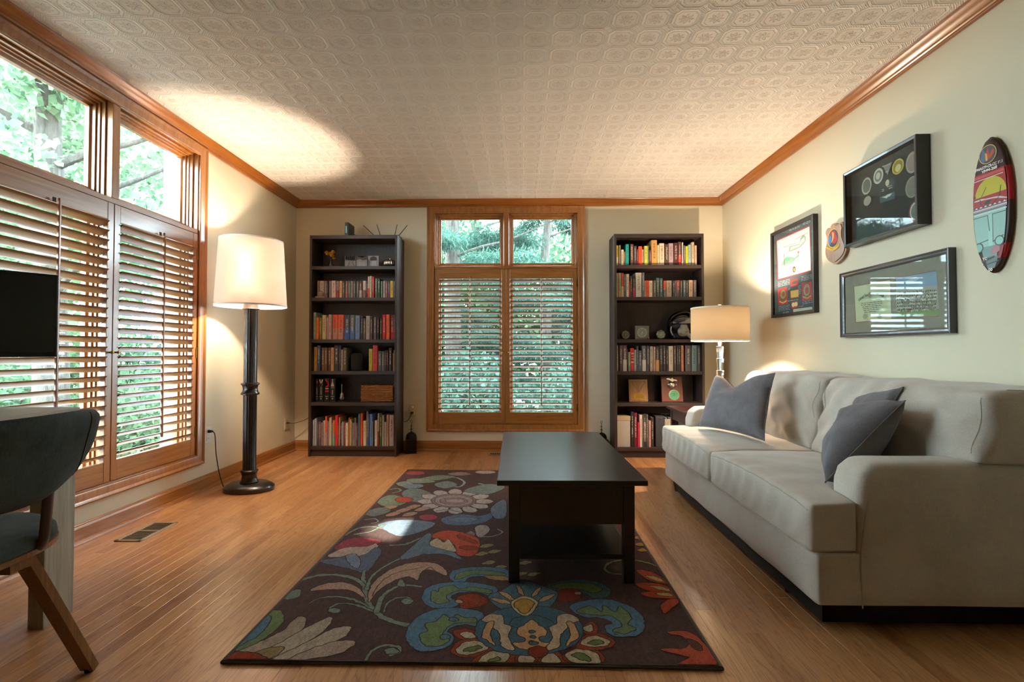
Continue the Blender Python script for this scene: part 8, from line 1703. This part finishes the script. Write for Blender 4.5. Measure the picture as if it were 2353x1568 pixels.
# ================================================================ things on the sofa-side bookcase
def gauge(x, z0, r, label, square, knob=False, depth=0.10, face='6a6a62'):
    y = 4.575; t = thing('cockpit_gauge', label, 'gauge', (x, y, z0), 0, 'cockpit gauges on the third shelf'); zc = z0 + (square if square else r) + 0.0004
    if square: G().box((x - square, y, z0 + 0.0004), (x + square, y + 0.012, z0 + 2 * square), 0.004).obj('bezel', plain('gauge_grey', '55524e', 0.5, 0.3), t)
    else: G().lathe([(r * 0.96, -0.014), (r, -0.010), (r, 0.004), (r * 0.86, 0.008), (r * 0.84, 0.004)], (x, y, zc), 8, axis='Y', cap=False).obj('bezel', plain('gauge_grey', '6a645a', 0.45, 0.5), t)
    G().lathe([(r * 0.8, -depth), (r * 0.85, -depth + 0.01), (r * 0.85, -0.002)], (x, y, zc), 24, axis='Y').obj('case', plain('gauge_case', '2a2c30', 0.5), t, smooth=40)
    G().lathe([(r * 0.84, 0.0012), (r * 0.84, 0.0016), (0, 0.0016)], (x, y, zc), 28, axis='Y').obj('dial', plain('dial_' + face, face, 0.4), t)
    g = G()
    for k in range(24):
        a = 2 * math.pi * k / 24; q = Matrix.Rotation(a, 3, 'Y'); L_ = 0.16 if k % 3 == 0 else 0.09
        P = [q @ Vector(v_) for v_ in ((-0.03 * r, 0, 0.78 * r), (0.03 * r, 0, 0.78 * r), (0.03 * r, 0, (0.78 - L_) * r), (-0.03 * r, 0, (0.78 - L_) * r))]
        g.bm.faces.new([g.bm.verts.new((x + p.x, y - 0.0022, zc + p.z)) for p in P])
    g.obj('dial_marks', plain('mark_white', 'c8c4b4', 0.5), t)['kind'] = 'stuff'
    q = Matrix.Rotation(R(35 if not square else -160), 3, 'Y'); g = G(); g.bm.faces.new([g.bm.verts.new((x + p.x, y - 0.0028, zc + p.z)) for p in (q @ Vector(v_) for v_ in ((-0.05 * r, 0, -0.15 * r), (0.05 * r, 0, -0.15 * r), (0.0, 0, 0.62 * r)))]); g.obj('needle', M['mark_white'], t)
    G().lathe([(r * 0.86, 0.004), (r * 0.7, 0.006), (0, 0.007)], (x, y, zc), 28, axis='Y', cap=False).obj('cover_glass', M['picture_glass'], t, smooth=60)
    if knob: G().lathe([(0.010, 0.0), (0.011, 0.006), (0.009, 0.016), (0.0, 0.017)], (x + square * 0.85, y, z0 + 0.014), 14, axis='Y').obj('knob', M['steel'], t, smooth=40)
gauge(0.950, 1.070, 0.041, 'small round brown cockpit gauge, nearest the window', 0, face='6a5a4a')
gauge(1.100, 1.070, 0.055, 'large square-flanged cockpit gauge with round glass face', 0.063, True, face='7a7a70')
gauge(1.272, 1.070, 0.043, 'small round cockpit gauge with long needle beside the helmet', 0, face='8a8a74')
h = thing('flight_helmet', 'black flight helmet with visor and oxygen mask on the third shelf', 'helmet', (1.472, 4.63, 1.070))
hx, hy, hz = 1.472, 4.63, 1.2056
plain('helmet_black', '0c0c0d', 0.18, coat=0.6); plain('mask_grey', '7a786c', 0.55); plain('hose_grey', '8a8a80', 0.5); plain('visor_tint', '6a6660', 0.12, coat=0.5); plain('strap_olive', '5a5c48', 0.8)
def dome(u, w):
    a = 2 * math.pi * u; b = R(-38) + w * R(128); r = 0.128; x_, y_ = r * math.cos(b) * math.cos(a), r * math.cos(b) * math.sin(a); z_ = r * math.sin(b)
    if y_ < -0.05 and z_ < -0.005: y_ = -0.05 - (y_ + 0.05) * 0.1
    return (hx + x_, hy + y_, hz + z_)
G().grid(dome, 40, 16, cu=True).obj('shell', M['helmet_black'], h, smooth=60)
def vis(u, w):
    a = R(-90) + (u - 0.5) * R(120); b = R(8) + (w) * R(38); r = 0.1315; return (hx + 0.006 + r * math.cos(b) * math.cos(a), hy + r * math.cos(b) * math.sin(a), hz + r * math.sin(b) - 0.012 * math.cos((u - 0.5) * 3.1))
G().lathe([(0.0, -0.075), (0.07, -0.072), (0.108, -0.03), (0.114, 0.02), (0.09, 0.075), (0.0, 0.112)], (hx, hy + 0.004, hz), 28, 1.0, 0.9).obj('dark_filler', M['matte_black'], h, smooth=60)  # black filler added to stand in for the dark inside the face opening
G().grid(vis, 18, 8).obj('visor', M['visor_tint'], h, smooth=70)
G().tube(bez([(hx - 0.125, hy - 0.02, hz - 0.01), (hx - 0.10, hy - 0.09, hz + 0.07), (hx, hy - 0.125, hz + 0.11), (hx + 0.10, hy - 0.09, hz + 0.07), (hx + 0.125, hy - 0.02, hz - 0.01)], 8), 0.006, 8).obj('visor_track', M['helmet_black'], h, smooth=60)
G().tube(bez([(hx - 0.11, hy - 0.07, hz - 0.02), (hx - 0.115, hy - 0.075, hz - 0.06), (hx - 0.10, hy - 0.08, hz - 0.10)], 6), 0.013, 8, flat=0.4).obj('ear_strap', M['mask_grey'], h, smooth=60)
G().tube(bez([(hx + 0.11, hy - 0.07, hz - 0.01), (hx + 0.115, hy - 0.075, hz - 0.06), (hx + 0.09, hy - 0.085, hz - 0.11)], 6), 0.016, 8, flat=0.4).obj('ear_strap', M['strap_olive'], h, smooth=60)
def mask(u, w):
    a = 2 * math.pi * u; pr = [(0.046, -0.062, 0.0), (0.048, -0.10, 0.0), (0.040, -0.130, -0.004), (0.026, -0.146, -0.008), (0.008, -0.150, -0.01)][round(w * 4)]
    nose = 1.5 if math.sin(a) > 0.75 else 1.0
    return (hx - 0.005 + pr[0] * math.cos(a), hy + pr[1], hz - 0.062 + pr[2] + pr[0] * 1.0 * math.sin(a) * nose)
G().grid(mask, 32, 5, cu=True).obj('oxygen_mask', M['mask_grey'], h, smooth=60)
G().lathe([(0.016, 0.0), (0.017, 0.012), (0.012, 0.014), (0.011, 0.008), (0.0, 0.008)], (hx + 0.002, hy - 0.142, hz - 0.07), 20, axis='Y').obj('valve', M['steel'], h, smooth=40)
G().box((hx - 0.060, hy - 0.135, hz - 0.085), (hx - 0.032, hy - 0.105, hz - 0.045), 0.005).obj('microphone_box', M['mask_grey'], h)
P = bez([(hx + 0.012, hy - 0.135, hz - 0.078), (hx + 0.026, hy - 0.142, hz - 0.098), (hx + 0.046, hy - 0.140, hz - 0.115), (hx + 0.060, hy - 0.12, hz - 0.120)], 10)
G().tube(P, [0.015 + 0.003 * (i % 2) for i in range(len(P))], 12).obj('corrugated_hose', M['hose_grey'], h, smooth=20)
G().box((hx - 0.085, hy - 0.06, hz - 0.1346), (hx + 0.085, hy + 0.10, hz - 0.075), 0.02, 3).obj('padding', M['matte_black'], h)
# two award plaques leaning back
def plaque(x0, x1, z0, hgt, wm, label):
    t = thing('award_plaque', label, 'plaque', ((x0 + x1) / 2, 4.60, z0)); t.rotation_euler = (R(-9), 0, 0); t.matrix_basis = Matrix.Translation(t.location) @ Matrix.Rotation(R(-9), 4, 'X'); w = (x1 - x0) / 2
    G().box((-w, 0, 0.0025), (w, 0.018, hgt), 0.004).obj('board', wm, t, local=True); return t, w
t, w = plaque(0.985, 1.160, 0.494, 0.210, M['plaque_oak'], 'golden oak award plaque with triangle and engraved plate')
G().rectsweep(-w + 0.010, w - 0.010, 0.012, 0.200, [(0, 0), (0, 0.0016), (0.004, 0.0016), (0.004, 0)]).obj('routed_border', wood('border_oak', '6a4018', '7c4e20', '8a5a28', 'Z'), t, local=True)
def lines(root, polys, mat, name): 
    g = G()
    for a, b in polys: g.tube([(a[0], -0.0008, a[1]), (b[0], -0.0008, b[1])], 0.0011, 4)
    return g.obj(name, mat, root, local=True)
lines(t, [((-0.062, 0.188), (0.062, 0.188)), ((0.062, 0.188), (0.008, 0.095)), ((0.008, 0.095), (-0.062, 0.188))], M['bookcase_wood'], 'triangle_inlay')
G().box((-0.045, -0.0015, 0.030), (0.052, 0.0, 0.076)).obj('engraved_plate', M['brass'], t, local=True)
lines(t, [((-0.03, 0.064), (0.038, 0.064)), ((-0.034, 0.053), (0.042, 0.053)), ((-0.03, 0.042), (0.036, 0.042))], M['matte_black'], 'engraving').location = (0, -0.0012, 0)
lines(t, [((-0.03, 0.176), (0.03, 0.176)), ((-0.022, 0.162), (0.024, 0.162)), ((-0.014, 0.146), (0.018, 0.146)), ((-0.008, 0.130), (0.012, 0.130))], M['bronze'], 'triangle_lettering')
t, w = plaque(1.285, 1.480, 0.494, 0.238, M['plaque_cherry'], 'cherry award plaque with metal eagle globe anchor and green seal')
def coin(root, x, z, r, mat, name, d=0.004): return G().lathe([(r, 0), (r, d * 0.7), (r * 0.94, d), (0, d)], (x, 0, z), 28, axis='Y').obj(name, mat, root, local=True, smooth=40)
sl = coin(t, 0.016, 0.066, 0.049, plain('seal_ring', '8a9a8a', 0.4, 0.3), 'seal'); 
G().lathe([(0.040, 0.0041), (0.040, 0.0046), (0, 0.0046)], (0.016, 0, 0.066), 28, axis='Y').obj('seal_face', plain('seal_green', '4a9a6a', 0.5), sl, local=True)
lines(sl, [((-0.012, 0.076), (0.044, 0.076)), ((0.016, 0.09), (0.016, 0.062)), ((-0.004, 0.056), (0.036, 0.056)), ((0.0, 0.066), (0.032, 0.066))], plain('seal_dark', '1f4a34', 0.5), 'seal_drawing').location = (0, -0.0045, 0)
em = G().lathe([(0.0, 0.010), (0.020, 0.008), (0.030, 0.004), (0.033, 0.0)], (0.0, 0, 0.162), 24, axis='Y').obj('globe', M['silver'], t, local=True, smooth=60)
G().tube([(0.03 * math.cos(a) * 1.25, -0.006, 0.160 + 0.036 * math.sin(a)) for a in [math.pi * (0.95 + 1.1 * k / 12) for k in range(13)]], 0.003, 6).obj('anchor', M['silver'], t, local=True, smooth=60)
g = G(); g.prism([(-0.052, -0.003, 0.214), (-0.030, -0.003, 0.222), (-0.006, -0.003, 0.212), (0.004, -0.003, 0.228), (0.014, -0.003, 0.212), (0.040, -0.003, 0.206), (0.052, -0.003, 0.192), (0.020, -0.003, 0.196), (0.006, -0.003, 0.186), (-0.020, -0.003, 0.202)], (0, -0.006, 0)); g.obj('eagle', M['silver'], t, local=True)
# storage boxes and files on the bottom shelf
t = thing('storage_box', 'speckled beige lidded storage box on the bottom shelf', 'box', (0.93, 4.62, 0.091))
plain('speckled_card', '9a9286', 0.8, var=0.25, vscale=240); plain('card_lid', '9a8668', 0.7)
G().box((0.864, 4.545, 0.0915), (0.981, 4.75, 0.33), 0.002).obj('box_body', M['speckled_card'], t); G().box((0.861, 4.542, 0.33), (0.984, 4.752, 0.372), 0.003).obj('lid', M['card_lid'], t)
t = thing('document_box', 'dark grey patterned document box on the bottom shelf', 'box', (1.255, 4.62, 0.091))
G().box((1.212, 4.55, 0.0915), (1.292, 4.76, 0.372), 0.002).obj('box_body', plain('dark_pattern', '34363a', 0.6, var=0.4, vscale=160), t); G().box((1.228, 4.5485, 0.345), (1.276, 4.55, 0.358), 0.0005).obj('label_holder', M['steel'], t)
t = thing('magazine_file', 'pale patterned magazine file on the bottom shelf beside the end table', 'file box', (1.345, 4.64, 0.091))
for a in (1.297, 1.394): G().prism([(a, 4.56, 0.0915), (a, 4.76, 0.0915), (a, 4.76, 0.37), (a, 4.62, 0.345), (a, 4.56, 0.34)], (0.003, 0, 0)).obj('side', plain('pale_pattern', 'a09a88', 0.75, var=0.2, vscale=90), t)
G().box((1.297, 4.557, 0.0915), (1.397, 4.56, 0.345)).obj('front', M['pale_pattern'], t); G().box((1.297, 4.757, 0.0915), (1.397, 4.76, 0.37)).obj('back', M['pale_pattern'], t); G().box((1.30, 4.56, 0.0915), (1.394, 4.757, 0.095)).obj('bottom', M['pale_pattern'], t)
for k, c in enumerate(('8a8a90', '3a4a6a', 'b0a8a0', '5a5a60')): G().box((1.305 + k * 0.022, 4.565, 0.0955), (1.317 + k * 0.022, 4.75, 0.355 + 0.006 * (k % 2)), 0.001).obj('folder', plain('folder_' + c, c, 0.6), t)
t = thing('storage_box', 'dark storage box at the end of the bottom shelf behind the end table', 'box', (1.51, 4.64, 0.091))
G().box((1.42, 4.56, 0.0915), (1.60, 4.75, 0.34), 0.003).obj('box_body', M['dark_pattern'], t)

# ================================================================ framed things on the wall
def art(name, label, cat, yl, zb, wdt, hgt, depth, fw, fmat, prof=None, group='framed pieces on the wall'):
    t = thing(name, label, cat, (XR, yl, zb), R(-90), group)
    pr = prof or [(0, 0), (0, depth), (fw * 0.35, depth + 0.001), (fw, depth - 0.004), (fw, 0.004)]
    G().rectsweep(0, wdt, 0, hgt, pr).obj('frame', fmat, t, local=True)
    return t
def prints(t, shapes, y, name='printed_picture', step=0.00002, mat='print'):
    g = G(); ly = g.bm.loops.layers.float_color.new('Col')
    for i, (c, pts) in enumerate(shapes):
        try: f = g.bm.faces.new([g.bm.verts.new((p[0], y - i * step, p[1])) for p in pts])
        except ValueError: continue
        for l in f.loops: l[ly] = rgba(c)
    bmesh.ops.triangulate(g.bm, faces=g.bm.faces); return g.obj(name, M[mat], t, local=True)
def text(t, txt, x, y, z, size, col, name='lettering', bold=0.0, align='CENTER', sx=1.0, rot=0.0, shear=0.0):
    cu = bpy.data.curves.new('t', 'FONT'); cu.body = txt; cu.size = size; cu.align_x = align; cu.align_y = 'CENTER'; cu.extrude = 0.00005; cu.offset = bold; cu.shear = shear
    to = bpy.data.objects.new('t', cu); COL.objects.link(to); dg = bpy.context.evaluated_depsgraph_get(); me = bpy.data.meshes.new_from_object(to.evaluated_get(dg)); bpy.data.objects.remove(to)
    me.transform(Matrix.Diagonal((sx, 1, 1, 1))); me.transform(Matrix.Rotation(rot, 4, 'Z')); me.transform(Matrix.Rotation(R(90), 4, 'X')); me.materials.clear(); me.materials.append(plain('ink_' + col, col, 0.5)); me.name = name
    return link(name, me, t, (x, y, z))
black = plain('frame_black', '0d0c0c', 0.35, coat=0.2); brownf = plain('frame_brown', '2a2420', 0.4); pewf = plain('frame_pewter', '3a3c3c', 0.35, coat=0.3)
# helicopter print with patches
W_, H_ = 0.556, 0.646
t = art('framed_print', 'framed aircraft print with red-matted unit patches and signatures', 'framed picture', 3.815, 1.214, W_, H_, 0.034, 0.022, brownf)
G().box((0.012, -0.018, 0.012), (W_ - 0.012, -0.002, H_ - 0.012)).obj('mat_board', plain('mat_slate', '4a4c54', 0.8), t, local=True)
prints(t, ART_HELI, -0.0185, step=0.000012)
G().box((0.014, -0.026, 0.014), (W_ - 0.014, -0.0245, H_ - 0.014)).obj('glazing', M['picture_glass'], t, local=True)
# shield plaque
t = thing('shield_plaque', 'shield-shaped wooden plaque with a round unit crest', 'plaque', (XR, 3.128, 1.49), R(-90))
pts = [(v.x, v.y) for v in bez([(a, b, 0) for a, b in SHIELD[0][1]], 3, True)]
g = G(); g.prism([(a, 0, b) for a, b in pts], (0, -0.022, 0)); g.obj('board', M['plaque_oak'], t, local=True)
cx_, cz_ = sum(p[0] for p in pts) / len(pts), sum(p[1] for p in pts) / len(pts)
g = G(); g.prism([(cx_ + (a - cx_) * 0.9, -0.0215, cz_ + (b - cz_) * 0.9) for a, b in pts], (0, -0.005, 0)); g.obj('raised_face', M['plaque_oak'], t, local=True)
prints(t, ART_SHIELD, -0.0275, 'unit_crest', 0.0003)
# shadow box
W_, H_ = 0.535, 0.43
t = art('shadow_box', 'deep black shadow box holding round patches and insignia', 'shadow box', 2.90, 1.56, W_, H_, 0.067, 0.016, black, [(0, 0), (0, 0.067), (0.004, 0.068), (0.015, 0.066), (0.016, 0.010), (0.016, 0.004)])
G().box((0.006, -0.030, 0.006), (W_ - 0.006, -0.002, H_ - 0.006)).obj('backing', plain('backing_dark', '3a3532', 0.9), t, local=True)
prints(t, ART_BOX, -0.032, 'patches_and_pins', 0.0002)
G().box((0.015, -0.0625, 0.015), (W_ - 0.015, -0.061, H_ - 0.015)).obj('glazing', M['picture_glass'], t, local=True)
# certificate
W_, H_ = 0.76, 0.382
t = art('framed_certificate', 'wide framed certificate beside a group photograph', 'framed picture', 2.998, 1.042, W_, H_, 0.034, 0.026, pewf, [(0, 0), (0, 0.034), (0.005, 0.036), (0.010, 0.031), (0.018, 0.029), (0.026, 0.024), (0.026, 0.004)])
G().box((0.015, -0.018, 0.015), (W_ - 0.015, -0.002, H_ - 0.015)).obj('mat_board', plain('mat_taupe', '8a8074', 0.85), t, local=True)
prints(t, ART_CERT, -0.0185, step=0.000012)
tx = 'United States Marine Corps'; n_ = len(tx); u0, v0 = ART_CERT[1][1][0]; u1, v1 = ART_CERT[1][1][1]
for i, ch_ in enumerate(tx):
    f = (i + 0.5) / n_; a = (f - 0.5) * 1.7; rad = (u1 - u0) * 0.44
    if ch_ != ' ': text(t, ch_, (u0 + u1) / 2 + rad * math.sin(a) * 1.05, -0.0206, v1 - 0.088 + rad * (math.cos(a) - 0.55) * 0.55, 0.022, '2c2c28', 'blackletter', 0.0004, rot=-a * 0.6)
G().box((0.022, -0.0232, 0.022), (W_ - 0.022, -0.0222, H_ - 0.022)).obj('glazing', M['picture_glass'], t, local=True)
# surfboard plaque
BW, BH = 0.168, 0.558
t = thing('surfboard_plaque', 'small surfboard-shaped wooden plaque with red and yellow painting', 'plaque', (XR, 2.132, 1.278), R(-90))
def hw(v): # half width along the length
    s = 2 * v - 1; return BW / 2 * max(0.0, 1 - abs(s) ** 2.3) ** 0.62
wood('board_brown', '2a1610', '38201a', '482c22', 'Z', 0.2, 0.5)
g = G(); nv, na = 41, 20
rings = []
for j in range(nv):
    v = 0.002 + 0.996 * j / (nv - 1); w = max(hw(v), 0.002)
    rings.append([g.bm.verts.new((BW / 2 + w * math.copysign(abs(math.cos(2 * math.pi * k / na)) ** 0.8, math.cos(2 * math.pi * k / na)), -0.012 - min(0.012, w) * math.copysign(abs(math.sin(2 * math.pi * k / na)) ** 0.45, math.sin(2 * math.pi * k / na)) * (1.0 if math.sin(2 * math.pi * k / na) < 0 else 1.15), v * BH)) for k in range(na)])
for a, b in zip(rings, rings[1:]):
    for k in range(na): g.bm.faces.new((a[k], a[(k + 1) % na], b[(k + 1) % na], b[k]))
g.bm.faces.new(rings[0]); g.bm.faces.new(rings[-1][::-1]); ly_ = g.bm.loops.layers.float_color.new('Col')
for f in g.bm.faces:
    vv = f.calc_center_median(); c_ = 'a01418' if (0.50 < vv.z / BH < 0.745 or (0.10 < vv.z / BH < 0.19 and vv.x > BW * 0.6)) else '3a221b'
    for l in f.loops: l[ly_] = rgba(c_)
g.obj('board', M['board_print'], t, local=True, smooth=60)
def band(v0, v1, k0, k1, n=16):  # strip of the front between two lengths and two fractions of the half width
    L_ = [(BW / 2 + k0 * hw(v0 + (v1 - v0) * i / n), (v0 + (v1 - v0) * i / n) * BH) for i in range(n + 1)]; R_ = [(BW / 2 + k1 * hw(v0 + (v1 - v0) * i / n), (v0 + (v1 - v0) * i / n) * BH) for i in range(n + 1)]
    return L_ + R_[::-1]
def P2(*q): return [(BW / 2 + a * BW / 2, b * BH) for a, b in q]
def disc(cx, cz, rx, rz, n=24): return [(BW / 2 + cx * BW / 2 + rx * BW / 2 * math.cos(2 * math.pi * k / n), cz * BH + rz * BW / 2 * math.sin(2 * math.pi * k / n)) for k in range(n)]
B_ = [('a01418', band(0.50, 0.745, -0.97, 0.97)), ('c04a44', band(0.715, 0.735, -0.9, 0.8)), ('8fb8ac', band(0.20, 0.46, -0.88, 0.80)), ('6a9088', band(0.12, 0.20, -0.6, 0.5)), ('5a706a', band(0.035, 0.12, -0.5, 0.6)), ('a08a90', band(0.465, 0.50, -0.93, 0.9)), ('4a3a3c', band(0.487, 0.492, -0.93, 0.9)), ('e0dcd4', band(0.478, 0.483, -0.93, 0.9)), ('c8d8d0', band(0.445, 0.452, -0.9, 0.85)), ('2c3432', band(0.425, 0.430, -0.9, 0.85)),
      ('8a1418', band(0.10, 0.19, 0.62, 0.95)), ('a87078', P2((0.05, 0.13), (0.45, 0.15), (0.5, 0.21), (0.2, 0.2), (0.02, 0.17)))]
sun_ = [(BW / 2 + 0.02 * BW + BW * 0.40 * math.cos(a), (0.575 + 0.0) * BH + BW * 0.43 * math.sin(a)) for a in [math.pi * k / 20 for k in range(21)]]
B_ += [('b8ac14', sun_), ('9ac8ba', P2((-0.10, 0.20), (0.12, 0.20), (0.12, 0.43), (-0.10, 0.43))), ('d0b4b4', P2((-0.8, 0.56), (-0.5, 0.565), (-0.2, 0.555), (0.3, 0.548), (0.55, 0.54), (0.9, 0.52), (0.88, 0.512), (0.5, 0.528), (0.2, 0.54), (-0.3, 0.548), (-0.8, 0.552)))]
for q in (((-0.5, 0.562), (-0.47, 0.562), (-0.15, 0.635), (-0.18, 0.637)), ((0.48, 0.545), (0.52, 0.545), (0.60, 0.618), (0.56, 0.62)), ((-0.52, 0.56), (-0.48, 0.56), (-0.42, 0.51), (-0.46, 0.508)), ((0.45, 0.54), (0.5, 0.54), (0.15, 0.494), (0.1, 0.497)), ((-0.9, 0.565), (-0.5, 0.568), (-0.5, 0.562), (-0.9, 0.561)), ((-0.3, 0.525), (-0.1, 0.54), (0.1, 0.535), (0.0, 0.512), (-0.2, 0.508)), ((-0.13, 0.43), (-0.10, 0.43), (-0.02, 0.31), (-0.06, 0.31)), ((0.12, 0.43), (0.15, 0.43), (0.15, 0.22), (0.12, 0.22)), ((-0.88, 0.235), (-0.1, 0.25), (-0.1, 0.244), (-0.88, 0.229)), ((0.13, 0.232), (0.66, 0.262), (0.66, 0.256), (0.13, 0.226)), ((-0.6, 0.10), (0.2, 0.125), (0.2, 0.11), (-0.5, 0.085)), ((-0.4, 0.07), (0.4, 0.085), (0.4, 0.078), (-0.4, 0.062))):
    B_.append(('1c1c18', P2(*q)))
B_ += [('2a3a34', disc(-0.62, 0.20, 0.26, 0.26)), ('7ab0a4', disc(-0.62, 0.20, 0.2, 0.2)), ('2a3a34', disc(0.45, 0.225, 0.24, 0.24)), ('8ac0b0', disc(0.45, 0.225, 0.19, 0.19)), ('c0a858', disc(-0.05, 0.875, 0.46, 0.46)), ('4a4a50', disc(-0.05, 0.875, 0.42, 0.42)), ('5a6a90', P2((-0.42, 0.85), (-0.32, 0.93), (-0.1, 0.88), (-0.25, 0.82))), ('b8482c', P2((-0.2, 0.86), (-0.05, 0.93), (0.05, 0.87), (0.22, 0.905), (0.3, 0.875), (0.12, 0.845), (-0.1, 0.83))), ('d0b050', P2((-0.18, 0.89), (-0.08, 0.88), (-0.06, 0.83), (-0.16, 0.83))), ('d8d0c4', P2((-0.9, 0.705), (0.7, 0.705), (0.7, 0.700), (-0.9, 0.700)))]
for k in range(14): B_.append(('e0dcd4' if k % 2 else '3a3634', P2((-0.85 + k * 0.12, 0.494), (-0.77 + k * 0.12, 0.494), (-0.77 + k * 0.12, 0.503), (-0.85 + k * 0.12, 0.503))))
B_ = [(c_, [(BW / 2 + max(-0.86 * hw(b_ / BH), min(0.86 * hw(b_ / BH), a_ - BW / 2)), b_) for a_, b_ in q_]) for c_, q_ in B_]
prints(t, B_, -0.0262, 'painting', 0.00002, 'board_print')
text(t, 'SPMAGTF-CR-CC 16.1', BW / 2, -0.0288, 0.785 * BH, 0.0155, 'e8e4dc', bold=0.0006, sx=0.82); text(t, 'VMM-268', BW / 2 + 0.004, -0.0288, 0.757 * BH, 0.0165, 'e8e4dc', bold=0.0006)
text(t, 'YQ', BW / 2 - 0.024, -0.0275, 0.112 * BH, 0.016, 'e8e4dc', bold=0.0005); text(t, '00', BW / 2 - 0.002, -0.0270, 0.026 * BH, 0.017, 'e8e4dc', bold=0.0006); text(t, '01', BW / 2 - 0.064, -0.0275, 0.585 * BH, 0.012, '1c1c18', bold=0.0004)
